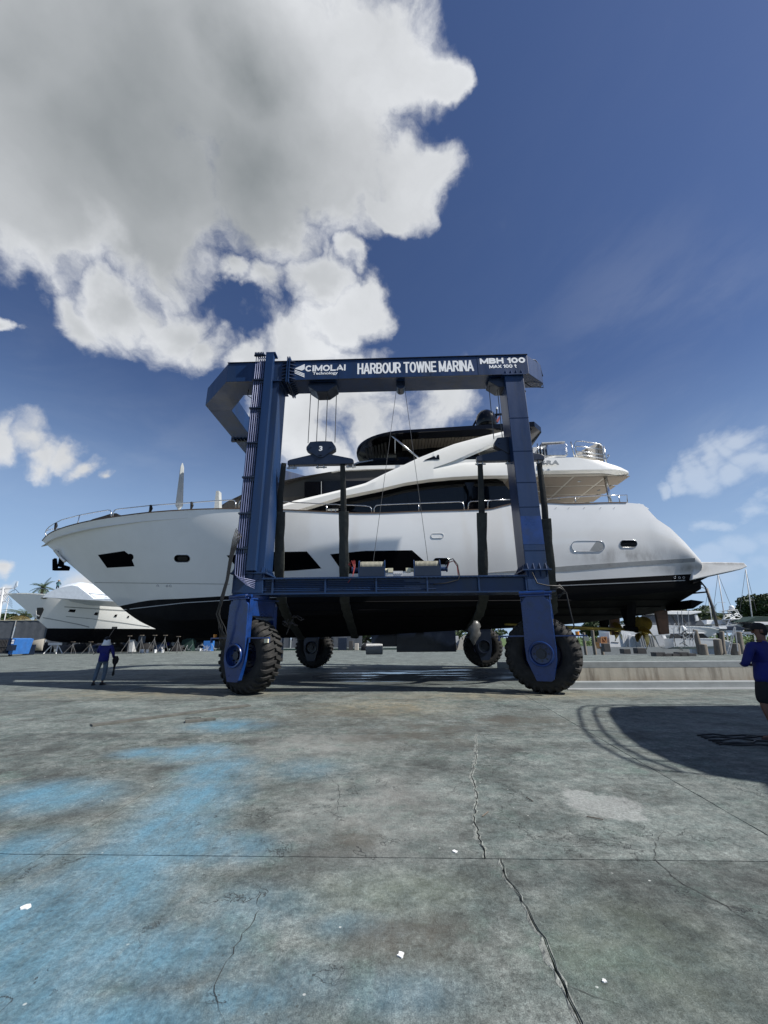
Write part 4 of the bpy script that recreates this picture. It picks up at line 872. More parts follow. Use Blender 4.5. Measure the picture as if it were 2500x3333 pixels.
# surface lookup from the photograph
def bvh_of(mbs):
    vs = []; fs = []
    for m_ in mbs: b = len(vs); vs += [W(q) for q in m_.v]; fs += [tuple(b + i for i in f) for f in m_.f]
    return BVHTree.FromPolygons(vs, fs)
hullbvh = bvh_of([shell([row_top(k / NT) for k in range(NT + 1)]), hb_])
def hit(px, py, off=0.0, bv=None):
    d = ray(px, py).normalized(); r = (bv or hullbvh).ray_cast(Vector((0, 0, CH)), d)
    if r[0] is None: return None
    n = r[1] if r[1].dot(d) < 0 else -r[1]; q = r[0] + n * off; x, y = toF(q.x, q.y); return (x, y, q.z)
def patch(poly, name, m, par, off=.008, nx=26, ny=6, bv=None):
    """a thin panel following the hull inside an outline read off the photograph"""
    xs = sorted({p[0] for p in poly} | {lerp(min(p[0] for p in poly), max(p[0] for p in poly), k / nx) for k in range(nx + 1)})
    cols = []
    for x in xs:
        x_ = min(max(x, min(p[0] for p in poly) + .15), max(p[0] for p in poly) - .15); ys = []
        for i in range(len(poly)):
            (xa, ya), (xb, yb) = poly[i], poly[(i + 1) % len(poly)]
            if (xa - x_) * (xb - x_) <= 0 and xa != xb: ys.append(ya + (yb - ya) * (x_ - xa) / (xb - xa))
        if len(ys) < 2: continue
        y0, y1 = min(ys), max(ys); c = [hit(x_, lerp(y0, y1, k / ny), off, bv) for k in range(ny + 1)]
        if all(c): cols.append(c)
    if not cols: print('patch missed', name, poly[0]); cols = [[(0, 30, -5), (0, 30.1, -5)], [(0.1, 30, -5), (0.1, 30.1, -5)]]
    mb = MB(); mb.loft(cols, closed=False, cap=False)
    # edge thickness
    rim = [c[0] for c in cols] + [c[-1] for c in cols[::-1]]
    b = len(mb.v); n = len(rim); inner = [(q[0], q[1] + off + .03, q[2]) for q in rim]; mb.v += rim + inner
    for k in range(n): mb.f.append((b + k, b + (k + 1) % n, b + n + (k + 1) % n, b + n + k))
    return build(mb, name, m, par, smooth=30)
def pill(cx, cy, hw, hh, n=7):
    q = []
    for k in range(n): a = -pi / 2 + pi * k / (n - 1); q.append((cx + hw - hh + hh * cos(a), cy + hh * sin(a)))
    for k in range(n): a = pi / 2 + pi * k / (n - 1); q.append((cx - hw + hh + hh * cos(a), cy + hh * sin(a)))
    return q
def ribbon(pts, w, name, m, par, off=.006, bv=None):
    mb = MB(); r = []
    for i, (x, y) in enumerate(pts):
        a = hit(x, y - w / 2, off, bv); b = hit(x, y + w / 2, off, bv)
        if a and b: r.append([a, b])
    mb.loft(r, closed=False, cap=False); return build(mb, name, m, par)
patch([(319, 1806), (405, 1793), (424, 1808), (438, 1843), (349, 1848)], 'hull_window', M['void'], hull)
patch(pill(424, 1813, 11, 11), 'hull_window', M['void'], hull, off=.012, nx=12)
q = patch(pill(593, 1818, 26, 12), 'porthole', M['void'], hull, nx=14); patch(pill(595, 1818, 17, 7), 'porthole_glass', M['glass'], q, off=.012, nx=10)
patch([(738, 1808), (870, 1797), (999, 1795), (1046, 1850), (960, 1857), (870, 1862), (785, 1862)], 'hull_window', M['void'], hull)
patch([(1075, 1804), (1189, 1793), (1341, 1791), (1404, 1846), (1300, 1862), (1120, 1868)], 'hull_window', M['void'], hull, nx=30)
patch(pill(1437, 1827, 26, 11), 'porthole', M['void'], hull, nx=14)
def ring_patch(cx, cy, hw, hh, w=1.6, m='steel'):
    o = [hit(x, y, .006) for x, y in pill(cx, cy, hw, hh, 12)]; mb = MB(); mb.tube(o + [o[0]], .012, 5, cap=False); build(mb, 'porthole_rim', M[m], hull, smooth=True)
patch(pill(1424, 1744, 20, 7.5), 'hull_hatch', M['hull'], hull, off=.004, nx=14); ring_patch(1424, 1744, 20, 7.5, m='grey')
patch(pill(1914, 1778, 53, 16.5), 'hull_recess', M['hull'], hull, off=.004, nx=16); patch([(1919, 1793), (1940, 1763), (1955, 1763), (1964, 1772), (1967, 1780), (1960, 1790), (1950, 1794)], 'vent_grille', M['band'], hull, off=.008, nx=8); ring_patch(1914, 1778, 54, 17)
patch(pill(2046, 1770, 27, 10.5), 'porthole', M['glass'], hull, nx=14); ring_patch(2046, 1770, 28, 11.5)
ring_patch(593, 1818, 26, 12); ring_patch(1437, 1827, 26, 11)
for x, y in ((514, 1906), (544, 1907), (555, 1907), (2196, 1880), (2211, 1880), (2225, 1880)): ring_patch(x, y, 3.2, 3)
ribbon([(x, 1896 + (x - 306) * .012) for x in range(308, 760, 20)], 2, 'hull_groove', M['band'], hull)
patch([(1560, 1866), (1700, 1855), (1850, 1842), (2060, 1828), (2262, 1816), (2262, 1829), (2060, 1842), (1850, 1860), (1700, 1864)], 'hull_band', M['band'], hull, nx=40, ny=2)
ribbon([(x, 1985 - (x - 396) * .112 if x < 600 else lerp(1962, 1936, (x - 600) / 431) if x < 1031 else lerp(1936, 1905, (x - 1031) / 819) if x < 1850 else lerp(1905, 1888, (x - 1850) / 405)) for x in range(404, 2252, 22)], 2.4, 'boot_stripe', M['grey'], hullb)
for k, (y0, y1) in enumerate(((1950, 1962), (1972, 1990), (1998, 2012))):
    mb = MB(); r = [hit(x, lerp(y1, y0, (x - 800) / 1450), .01) for x in range(800, 2250, 50)]; r = [p for p in r if p]; mb.tube(r, .025, 5); build(mb, 'spray_rail', M['bottom'], hullb)
# superstructure -------------------------------------------------------------
def mirrored(y): return 2 * YC - y
mb = MB(); mb.px([(900, 1690), (953, 1655), (1127, 1606), (1319, 1567), (1479, 1549), (1590, 1549), (1636, 1566), (1661, 1600), (1672, 1690)], 16.9, mirrored(16.9)); house = build(mb, 'saloon', M['glass'], yacht)
for x0, y0, x1, y1 in ((1245, 1580, 1240, 1690), (1312, 1568, 1318, 1690), (1448, 1554, 1449, 1600), (1137, 1612, 1142, 1690), (1530, 1550, 1540, 1690)):
    a = P(x0, y0, 16.895); b = P(x1, y1, 16.895); mb = MB(); mb.beam(a, b, .035, .02, up=(0, 1, 0)); build(mb, 'window_mullion', M['black'], house)
mb = MB(); mb.px([(1513, 1570), (1545, 1570), (1534, 1600), (1548, 1690), (1524, 1690), (1527, 1600)], 16.6, 16.75); build(mb, 'side_column', M['black'], yacht)
mb = MB(); mb.px([(1624, 1590), (1634, 1584), (1668, 1620), (1672, 1690), (1626, 1690)], 17.0, 17.1); build(mb, 'aft_door', M['band'], yacht)
BAND_T = [(893, 1652), (953, 1631), (1069, 1604), (1130, 1589), (1189, 1573), (1257, 1539), (1315, 1513), (1363, 1490), (1479, 1445), (1575, 1419), (1645, 1403), (1705, 1392)]
BAND_B = [(1705, 1414), (1645, 1428), (1609, 1442), (1527, 1477), (1474, 1501), (1440, 1513), (1517, 1503), (1657, 1498), (1757, 1486)]
BAND_U = [(1757, 1541), (1660, 1547), (1560, 1548), (1479, 1552), (1400, 1559), (1319, 1571), (1240, 1590), (1127, 1613), (1050, 1635), (970, 1659), (893, 1666)]
def sheet(top, bot, y0, y1, name, m, par, n=40, lean=0.0):
    """solid band between an upper and a lower line, both given left to right"""
    def at(l, x):
        for (xa, ya), (xb, yb) in zip(l[:-1], l[1:]):
            if xa <= x <= xb: return lerp(ya, yb, (x - xa) / (xb - xa))
        return l[0][1] if x < l[0][0] else l[-1][1]
    a, b = max(top[0][0], bot[0][0]), min(top[-1][0], bot[-1][0]); rings = []
    for k in range(n + 1):
        x = lerp(a, b, k / n); t = P(x, at(top, x), y0 + lean); u = P(x, at(bot, x), y0); mid = P(x, lerp(at(top, x), at(bot, x), .28), y0)
        rings.append([u, mid, t, (t[0], y1 + lean, t[2]), (u[0], y1, u[2])])
    mb = MB(); mb.loft(rings); return build(mb, name, m, par, smooth=30)
for side in (0, 1):
    ya, yb = (16.25, 16.62) if not side else (mirrored(16.25) - .0, mirrored(16.62))
    def place(o):
        if side: o.data.transform(Matrix.Identity(4)); 
        return o
    if side == 0:
        swoop = sheet(BAND_T[:7] + [(1363, 1490), (1411, 1471)], BAND_U[::-1][:8] + [(1479, 1552)], 16.25, 16.62, 'side_band', M['gel'], yacht, lean=.1)
        arch = sheet([(1411, 1471), (1479, 1445), (1575, 1419), (1645, 1403), (1705, 1392)], [(1411, 1523), (1421, 1520), (1474, 1501), (1527, 1477), (1609, 1442), (1645, 1428), (1705, 1414)], 16.253, 16.62, 'hardtop_arch', M['gel'], yacht, lean=.1)
        fasc = sheet([(1411, 1518), (1517, 1503), (1657, 1498), (1757, 1486)], [(1411, 1558), (1479, 1552), (1560, 1548), (1660, 1547), (1757, 1541)], 16.25, 16.62, 'deck_fascia', M['gel'], yacht, lean=.1)
    else:
        for src in (swoop, arch, fasc):
            o = src.copy(); o.data = src.data.copy(); COL.objects.link(o); Yw = YC
            for v in o.data.vertices:
                wp = v.co + wloc(yacht); fx, fy = toF(wp.x, wp.y); v.co = W((fx, mirrored(fy), wp.z)) - wloc(yacht)
            o.data.flip_normals()
mb = MB(); mb.px([(1382, 1497), (1414, 1484), (1420, 1491), (1424, 1480), (1429, 1480), (1431, 1495)], 16.235, 16.29); build(mb, 'arch_vent', M['black'], yacht)
# aft overhanging upper deck
z0 = P(1850, 1533, 16.25)[2]; zt = P(1850, 1486, 16.25)[2]; xa = P(1757, 1500, 16.25)[0]; xs_ = P(1965, 1527, 16.25)[0]; xt = P(2034, 1538, 17.4)[0] - .1
def plan_aft(x_s, x_t, half, n=20):
    q = [(xa - 6.0, YC - half), (xa, YC - half)]
    for k in range(n + 1):
        a = -pi / 2 + pi * k / n; c, s_ = cos(a), sin(a); q.append((x_s + (x_t - x_s) * (abs(c) ** .75), YC + half * (1 if s_ > 0 else -1) * abs(s_) ** .8))
    return q + [(xa, YC + half), (xa - 6.0, YC + half)]
def sq_aft(x_s, x_t, half, cut):
    q = [(xa - 4.9, YC - half), (xa, YC - half), (x_s, YC - half)] + [(lerp(x_s, x_t, sin(t)), YC - half + cut * (1 - cos(t))) for t in [pi / 2 * k / 8 for k in range(1, 9)]]
    return q + [(x, 2 * YC - y) for x, y in q[::-1]]
x78 = P(1878, 1487, 16.3)[0]
def topz(x): return zt if x <= x78 else lerp(zt, z0 + .2, min(1, (x - x78) / (xt - x78)))
pl0 = sq_aft(xs_ - .2, xt - .25, 2.75, .7); pl1 = sq_aft(xs_, xt, 2.88, .75); plm = sq_aft(x78, xt - .03, 2.86, .75)
mb = MB(); mb.loft([[(x, y, z0) for x, y in pl0], [(x, y, z0 + .07) for x, y in pl1], [(x, y, z0 + .14) for x, y in pl1], [(x, y, topz(x)) for x, y in plm]]); ov = build(mb, 'upper_deck', M['gel'], yacht, smooth=35)
mb = MB(); mb.xy(sq_aft(xs_ - .35, xt - .4, 2.62, .6), z0 - .03, z0 - .002); clg = build(mb, 'deck_ceiling', M['ceiling'], ov)
for i in range(4):
    for j in range(4):
        x = xa - 1.2 + i * 1.42; y = YC - 2.35 + j * 1.22
        if i == 3: mb_w = .95
        else: mb_w = 1.3
        mb = MB(); mb.box(x, y, z0 - .045, x + mb_w, y + 1.08, z0 - .031); build(mb, 'ceiling_panel', M['panel'], clg)
        if (i + j) % 2 == 0: mb = MB(); mb.cyl((x + .4, y + .5, z0 - .06), (x + .4, y + .5, z0 - .046), .07, 14); build(mb, 'downlight', M['steel'], clg)
text('BRA', .26, (P(1758, 1512, 16.2)[0], 16.2, P(1758, 1513, 16.2)[2]), yacht, M['band'], 1.5, .012, .02, shear=.12, spacing=1.12)
a = P(1967, 1557, 16.9); mb = MB(); mb.tube([(a[0] + .05, a[1], z0), (a[0] + .12, a[1] + .05, zs(a[0]) - .1)], .075, 12); build(mb, 'deck_pole', M['steel'], yacht, smooth=True)
# pilothouse under its charcoal cover
def wp_(x): return 2.15 * math.tanh(max(0, x + 9.3) / 2.6) + .0
def shape(lst, wf, name, m, par, smooth=False, back=None):
    q = [onplan(x, y, wf) for x, y in lst]; mb = MB(); mb.prism(q, [(a[0], 2 * YC - a[1], a[2]) for a in q]); return build(mb, name, m, par, smooth=smooth)
ph = shape([(701, 1656), (740, 1632), (799, 1604), (850, 1586), (906, 1568), (987, 1550), (1078, 1535), (1160, 1527), (1310, 1521), (1310, 1560), (1189, 1600), (1000, 1680), (701, 1680)], wp_, 'pilothouse', M['charcoal'], yacht)
shape([(991, 1568), (1100, 1566), (1215, 1564), (1180, 1600), (1069, 1620), (991, 1640)], lambda x: wp_(x) + .02, 'pilothouse_window', M['black'], ph)
mb = MB(); a = onplan(1046, 1567, lambda x: wp_(x) + .03); b = onplan(1046, 1610, lambda x: wp_(x) + .03); mb.beam(a, b, .02, .02); build(mb, 'window_mullion', M['grey'], ph)
shape([(1078, 1536), (1110, 1524), (1150, 1518), (1200, 1516), (1318, 1513), (1318, 1524), (1200, 1527), (1110, 1531)], lambda x: 2.25, 'flybridge_coaming', M['gel'], yacht)
mb = MB(); mb.px([(1128, 1519), (1165, 1503), (1215, 1496), (1215, 1499), (1168, 1507), (1136, 1520)], 17.0, 21.4); build(mb, 'windscreen_frame', M['steel'], yacht)
mb = MB(); mb.px([(1136, 1518), (1168, 1506), (1215, 1499), (1340, 1502), (1320, 1516)], 17.05, 17.08); build(mb, 'windscreen', M['glass'], yacht)
mb = MB(); mb.px([(1290, 1470), (1480, 1450), (1560, 1480), (1560, 1514), (1290, 1514)], 18.4, 18.5); mb.box(P(1200, 1500, 18)[0], 18, P(1250, 1514, 18)[2] - .2, P(1330, 1500, 18)[0], 20.4, P(1250, 1490, 18)[2]); build(mb, 'helm_console', M['black'], yacht)
# hardtop
h0 = P(1276, 1414, 16.9); h1 = P(1660, 1396, 16.9); slope = (h1[2] - h0[2]) / (h1[0] - h0[0])
nose = P(1160, 1467, YC - .3)
def hz(x): return h0[2] + slope * (x - h0[0])
hh = YC - 16.9; xn = nose[0]; xf = h0[0] + .5; xb = P(1720, 1396, 16.9)[0] + .3
plan = []
for k in range(25): a = pi / 2 + pi * k / 24; plan.append((xf + (xf - xn) * cos(a), YC + hh * (1 if sin(a) > 0 else -1) * abs(sin(a)) ** .85))
plan += [(xb, YC - hh), (xb + .5, YC - hh + .6), (xb + .5, YC + hh - .6), (xb, YC + hh)]
def ins(pl, d): return [(YCx + (x - YCx) * (1 - d / 4.), YC + (y - YC) * (1 - d / hh)) for x, y in pl]
YCx = (xn + xb) / 2
mb = MB(); mb.loft([[(x, y, hz(x)) for x, y in ins(plan, .12)], [(x, y, hz(x) + .06) for x, y in plan], [(x, y, hz(x) + .15 + .02 * (x - xn)) for x, y in plan], [(x, y, hz(x) + .23 + .03 * (x - xn)) for x, y in ins(plan, .3)]]); ht = build(mb, 'hardtop', M['black'], yacht, smooth=30)
x0_ = P(1310, 1440, 18)[0]; 
for k in range(26):
    x = x0_ + k * .155; mb = MB(); w_ = hh - .55
    mb.add([(x, YC - w_, hz(x) - .012), (x + .135, YC - w_, hz(x + .135) - .012), (x + .135, YC + w_, hz(x + .135) - .012), (x, YC + w_, hz(x) - .012), (x, YC - w_, hz(x) - .03), (x + .135, YC - w_, hz(x + .135) - .03), (x + .135, YC + w_, hz(x + .135) - .03), (x, YC + w_, hz(x) - .03)], [(0, 1, 2, 3), (7, 6, 5, 4), (0, 4, 5, 1), (1, 5, 6, 2), (2, 6, 7, 3), (3, 7, 4, 0)])
    build(mb, 'roof_slat', M['headliner'], ht)
for k in range(7):
    x = xn + .55 + k * .16; w_ = 1.0 + .09 * k; mb = MB(); mb.beam((x, YC - w_, hz(x) - .02), (x, YC + w_, hz(x) - .02), .1, .025); build(mb, 'roof_slat', M['charcoal'], ht)
for x, y in ((1215, 1435), (1372, 1418), (1246, 1482), (1490, 1409)):
    d = P(x, y, 17.5 if y < 1430 else 19.5); mb = MB(); mb.cyl((d[0], d[1], hz(d[0]) - .03), (d[0], d[1], hz(d[0]) + .01), .05, 12); build(mb, 'downlight', M['steel'], ht)
mb = MB(); mb.tube([P(1268, 1415, 17.2), P(1275, 1418, 17.1), P(1362, 1491, 16.6)], .04, 8); build(mb, 'hardtop_strut', M['steel'], yacht, smooth=True)
mb = MB(); mb.px([(1284, 1430), (1288, 1430), (1287, 1466), (1285, 1466)], 17.3, 17.6); build(mb, 'hardtop_post', M['gel'], yacht)
c = P(1587, 1384, 18.6); mb = MB(); mb.revolve([(.42, 0), (.5, .12), (.52, .35), (.50, .6), (.42, .8), (.28, .94), (.12, 1.0), (.001, 1.01)], (c[0] - .05, 18.6, c[2] - .2), 'z', 32); build(mb, 'radar_dome', M['black'], yacht, smooth=True)
mb = MB(); mb.tube([P(1615, 1395, 18.6), P(1617, 1330, 18.6)], .03, 6); mb.beam(P(1600, 1351, 18.6), P(1640, 1348, 18.6), .1, .08); mb.beam(P(1540, 1388, 18.8), P(1560, 1352, 18.8), .12, .1); build(mb, 'mast', M['black'], yacht)
mb = MB(); c = P(1617, 1333, 18.6); mb.cyl((c[0], c[1], c[2]), (c[0], c[1], c[2] + .12), .06, 10); build(mb, 'mast_light', M['white'], yacht)
mb = MB(); mb.beam(P(1617, 1375, 18.5), P(1627, 1358, 18.5), .12, .1); build(mb, 'horn', M['hose_red'], yacht)
# rails
def rail(pts, posts, name='handrail', r=.022, wf=None, base=None):
    wf = wf or (lambda x: bs(x) - .1); q = [onplan(x, y, wf) for x, y in pts]; mb = MB(); mb.tube(q, r, 6)
    for (x, y, yb) in posts:
        a = onplan(x, y, wf); b = (a[0] - .01, YC - wf(a[0]), zs(a[0]) + .02); mb.tube([a, b], r * .9, 6)
    o = build(mb, name, M['steel'], yacht, smooth=True)
    return o
def far_rail(o):
    c_ = o.copy(); c_.data = o.data.copy(); COL.objects.link(c_)
    for v in c_.data.vertices:
        wp = v.co + wloc(yacht); fx, fy = toF(wp.x, wp.y); v.co = W((fx, mirrored(fy), wp.z)) - wloc(yacht)
r1 = rail([(150, 1743), (147, 1738), (150, 1727), (160, 1715), (173, 1706), (200, 1692), (257, 1677), (310, 1667), (352, 1660), (359, 1661), (362, 1668), (362, 1686)], [(184, 1699, 0), (259, 1678, 0)]); far_rail(r1)
r2 = rail([(367, 1686), (369, 1668), (374, 1660), (384, 1657), (490, 1645), (620, 1636), (700, 1630), (755, 1627), (764, 1629), (768, 1640), (767, 1655)], [(489, 1646, 0), (624, 1636, 0)]); far_rail(r2)
r3 = rail([(776, 1656), (779, 1636), (786, 1626), (800, 1624), (860, 1626), (893, 1630), (955, 1635), (1065, 1641), (1190, 1646), (1204, 1649), (1209, 1656), (1210, 1670)], [(1064, 1641, 0), (900, 1631, 0)]); far_rail(r3)
r4 = rail([(1217, 1671), (1218, 1654), (1224, 1645), (1240, 1643), (1363, 1638), (1495, 1633), (1506, 1636), (1510, 1645), (1511, 1660)], [(1363, 1638, 0)]); far_rail(r4)
r5 = rail([(1523, 1660), (1525, 1638), (1532, 1632), (1600, 1629)], []); r6 = rail([(1587, 1657), (1588, 1634), (1594, 1628), (1660, 1626)], [])
r7 = rail([(1780, 1624), (1850, 1618), (1980, 1613), (2041, 1611), (2042, 1637)], [(1871, 1617, 0), (2014, 1612, 0)]); far_rail(r7)
for (x, y) in ((489, 1655), (622, 1645), (180, 1712)):
    a = onplan(x, y, lambda x: bs(x) - .1); mb = MB(); mb.tube([(a[0], a[1], a[2] + .15), (a[0] + .04, a[1], a[2]), (a[0] + .02, a[1], a[2] - .2)], [.05, .07, .03], 6); build(mb, 'fender_line', M['cloth_black'], yacht)
# deck gear
shape([(282, 1700), (300, 1690), (335, 1680), (360, 1672), (378, 1670), (392, 1680), (400, 1692), (340, 1704)], lambda x: .8, 'covered_tender', M['cloth_black'], yacht)
c = P(586, 1640, 17.6); t = P(594, 1507, 17.6); w0 = .19
rg = []
for k in range(13):
    u = k / 12; z = lerp(c[2] - .5, t[2], u); xx = lerp(c[0], t[0], u); w = w0 * (.22 if u < .14 else 1) * (1.05 - .62 * u if u < .93 else .48 - (u - .93) * 5.5)
    rg.append([(xx - w, 17.6, z), (xx - w * .3, 17.6 - w * .8, z), (xx + w * .8, 17.6 - w * .3, z), (xx + w * .7, 17.6 + w * .6, z), (xx - w * .2, 17.6 + w, z)])
mb = MB(); mb.loft(rg); fum = build(mb, 'furled_awning', M['offwhite'], yacht, smooth=50); tag(fum, 'tall furled pale awning standing on the foredeck')
mb = MB(); mb.px([(697, 1656), (703, 1598), (712, 1597), (714, 1656)], 17.6, 17.9); build(mb, 'furled_awning', M['offwhite'], yacht)
mb = MB(); a = P(1087, 1661, 16.2); mb.tube([(a[0] - .25, 16.1, a[2]), (a[0] + .2, 16.1, a[2])], .03, 6); mb.tube([(a[0] - .1, 16.1, a[2]), (a[0] - .1, 16.1, a[2] - .1)], .025, 6); mb.tube([(a[0] + .08, 16.1, a[2]), (a[0] + .08, 16.1, a[2] - .1)], .025, 6); build(mb, 'cleat', M['steel'], yacht)
# anchor
mb = MB(); q = [P(x, y, YC) for x, y in [(174, 1822), (182, 1817), (186, 1850), (226, 1846), (222, 1857), (174, 1857)]]; mb.prism([(a[0], YC - .07, a[2]) for a in q], [(a[0], YC + .07, a[2]) for a in q])
q = [P(x, y, YC) for x, y in [(190, 1845), (196, 1812), (206, 1822), (206, 1838), (226, 1844), (214, 1850)]]; mb.prism([(a[0], YC - .06, a[2]) for a in q], [(a[0], YC + .06, a[2]) for a in q]); build(mb, 'anchor', M['void'], yacht)
mb = MB(); mb.tube([P(178, 1790, YC - .25), P(196, 1812, YC - .1), P(212, 1828, YC - .1)], .07, 8); build(mb, 'bow_roller', M['steel'], yacht)
for k, (x, y) in enumerate(((187, 1797),)): patch(pill(x, y, 5, 5), 'fairlead', M['black'], hull, nx=6)
# upper deck aft gear
zt2 = zt
def prl(x, y, Y=16.7): return P(x, y, Y)
def tubes(lst, r=.022, m='steel', name='deck_rail', par=None):
    mb = MB(); [mb.tube(l, r, 6) for l in lst]; return build(mb, name, M[m], par or yacht, smooth=True)
tubes([[prl(1749, 1444), prl(1756, 1487)], [prl(1760, 1446), prl(1766, 1487)], [prl(1858, 1438), prl(1870, 1486)], [prl(1878, 1487), prl(1871, 1445), prl(1876, 1436), prl(1895, 1436), prl(1950, 1445), prl(1960, 1452), prl(1975, 1511)],
       [prl(1872, 1453), prl(1892, 1453), prl(1962, 1464)], [prl(1874, 1470), prl(1900, 1470), prl(1967, 1481)], [prl(1877, 1484), prl(1900, 1481), prl(1972, 1494)], [prl(1966, 1452), prl(1974, 1510)]], .026)
mb = MB(); mb.px([(1780, 1446), (1843, 1442), (1849, 1450), (1850, 1480), (1843, 1484), (1779, 1484), (1777, 1460)], 17.0, 18.0); build(mb, 'barbecue', M['steel'], yacht, bevel=.05)
mb = MB(); mb.px([(1735, 1456), (1777, 1450), (1777, 1486), (1735, 1486)], 17.1, 18.0); mb.px([(1764, 1440), (1838, 1436), (1840, 1439), (1764, 1443)], 17.1, 18.2); build(mb, 'deck_bar', M['grey'], yacht)
mb = MB(); mb.px([(1750, 1461), (1770, 1459), (1772, 1484), (1750, 1482)], 17.05, 17.09); build(mb, 'bar_opening', M['black'], yacht)
mb = MB(); mb.px([(1878, 1476), (1915, 1455), (1940, 1444), (1957, 1443), (1967, 1500), (1880, 1484)], 17.3, 18.6); build(mb, 'covered_seat', M['ceiling'], yacht)
mb = MB(); mb.px([(1948, 1444), (1957, 1443), (1967, 1500), (1950, 1494)], 17.25, 17.29); mb.px([(1905, 1462), (1912, 1460), (1922, 1488), (1916, 1488)], 17.25, 17.29); build(mb, 'seat_piping', M['charcoal'], yacht)
mb = MB(); c = prl(1981, 1484); mb.cyl(c, (c[0], c[1], c[2] + .08), .05, 10); mb.tube([prl(1974, 1496), prl(1981, 1484)], .02, 6); build(mb, 'deck_light', M['steel'], yacht)
# quarter detail and swim platform
def side(poly, y0, y1, name, m, par=yacht): mb = MB(); mb.px(poly, y0, y1); return build(mb, name, M[m], par, bevel=.01)
side([(2000, 1641), (2082, 1639), (2112, 1655), (2110, 1659), (2015, 1662)], 16.02, 16.1, 'quarter_cap', 'gel')
side([(2058, 1664), (2108, 1661), (2112, 1672), (2062, 1674)], 15.98, 16.06, 'fairlead_recess', 'black'); side([(2048, 1676), (2120, 1674), (2121, 1677), (2048, 1679)], 15.93, 16.02, 'quarter_step', 'steel')
tubes([[P(2066, 1664, 15.97), P(2078, 1674, 15.97)], [P(2082, 1674, 15.97), P(2100, 1664, 15.97)]], .02, name='fairlead_bar')
for x in (1808, 1850, 1900, 1953, 1998): 
    a = hit(x, 1655, .01); mb = MB(); mb.tube([a, (a[0] + .05, a[1], a[2] + .05)], .012, 5); build(mb, 'scupper', M['grey'], hull)
mb = MB(); q = [P(x, y, 16.05) for x, y in [(2260, 1829), (2330, 1829), (2422, 1831), (2434, 1844), (2414, 1853), (2306, 1876), (2252, 1888)]]; q2 = [(a[0], 2 * YC - a[1], a[2]) for a in q]
mb.prism(q, q2); pf = build(mb, 'swim_platform', M['hull'], yacht, bevel=.03)
mb = MB(); q = [P(x, y, 16.1) for x, y in [(2414, 1854), (2306, 1878), (2279, 1891), (2256, 1900), (2256, 1886), (2306, 1874)]]; mb.prism(q, [(a[0], mirrored(16.1), a[2]) for a in q]); build(mb, 'platform_underside', M['bottom'], yacht)
tubes([[P(2258, 1881, 16.6), P(2270, 1880, 16.6), P(2298, 1914, 16.6)], ], .03, 'bottom', 'boarding_ladder'); tubes([[P(2255, 1903, 16.6), P(2288, 1901, 16.6)], [P(2255, 1931, 16.6), P(2300, 1927, 16.6)]], .03, 'bottom', 'boarding_ladder')
side([(2250, 1952), (2293, 1958), (2257, 1981), (2250, 1981)], 16.6, 18.2, 'trim_tab', 'bottom')
# running gear
def screw(cx, cy, Y, R, phase, m):
    c = P(cx, cy, Y); mb = MB(); ax = Vector((1, 0, -.12)).normalized(); mb.tube([Vector(c) - ax * .14, Vector(c) + ax * .16, Vector(c) + ax * .24], [.1, .09, .02], 14)
    for b in range(5):
        a0 = phase + 2 * pi * b / 5; secs = []
        for i in range(8):
            u = i / 7; rr = lerp(.08, R, u); ch = R * (.28 + .9 * sin(pi * min(1, u * .8 + .12)) * .62) * (1 if u < .85 else 1 - (u - .85) * 4.2); sk = a0 + .55 * u * u; tw = lerp(1.05, .42, u)
            l = []
            for t in (-.5, .5):
                for th in (.012, -.012):
                    s_ = t * ch; da = s_ * cos(tw) / max(rr, .1); l.append((c[0] + s_ * sin(tw) + th, c[1] + rr * cos(sk + da), c[2] + rr * sin(sk + da)))
            secs.append([l[0], l[2], l[3], l[1]])
        mb.loft(secs)
    return build(mb, 'propeller', M[m], yacht, smooth=50)
screw(2096, 2056, 17.6, .7, .5, 'bronze'); screw(2005, 2052, 20.8, .55, .9, 'bronze')
for Y, (x1, y1) in ((17.6, (2090, 2051)), (20.8, (2000, 2050))):
    a = P(x1, y1, Y); mb = MB(); mb.tube([a, (a[0] - 5.5, Y, zk(a[0] - 5.5) + .15)], .055, 10); build(mb, 'propeller_shaft', M['bronze'], yacht, smooth=True)
    mb = MB()
    for dy in (-.45, .25): mb.loft([[(a[0] - .45 + dx, Y + dy * s_ + dyy, a[2] + .05 + h_) for dx, dyy in ((-.18, 0), (0, .04), (.18, 0), (0, -.04))] for s_, h_ in ((.0, 0), (1, 1.0))])
    mb.tube([(a[0] - .7, Y, a[2] + .085), (a[0] - .2, Y, a[2] + .03)], .11, 12); build(mb, 'shaft_strut', M['bottom'], yacht)
mb = MB(); q0 = [P(x, y, 17.6) for x, y in [(2130, 1990), (2170, 1985), (2177, 2063), (2146, 2066)]]; ctr = (sum(a[0] for a in q0) / 4, sum(a[2] for a in q0) / 4)
mb.prism([(a[0], 17.53, a[2]) for a in q0], [(a[0], 17.67, a[2]) for a in q0]); build(mb, 'rudder', M['rust'], yacht, bevel=.03)
mb = MB(); mb.prism([(a[0] - .3, 20.73, a[2]) for a in q0], [(a[0] - .3, 20.87, a[2]) for a in q0]); build(mb, 'rudder', M['rust'], yacht, bevel=.03)
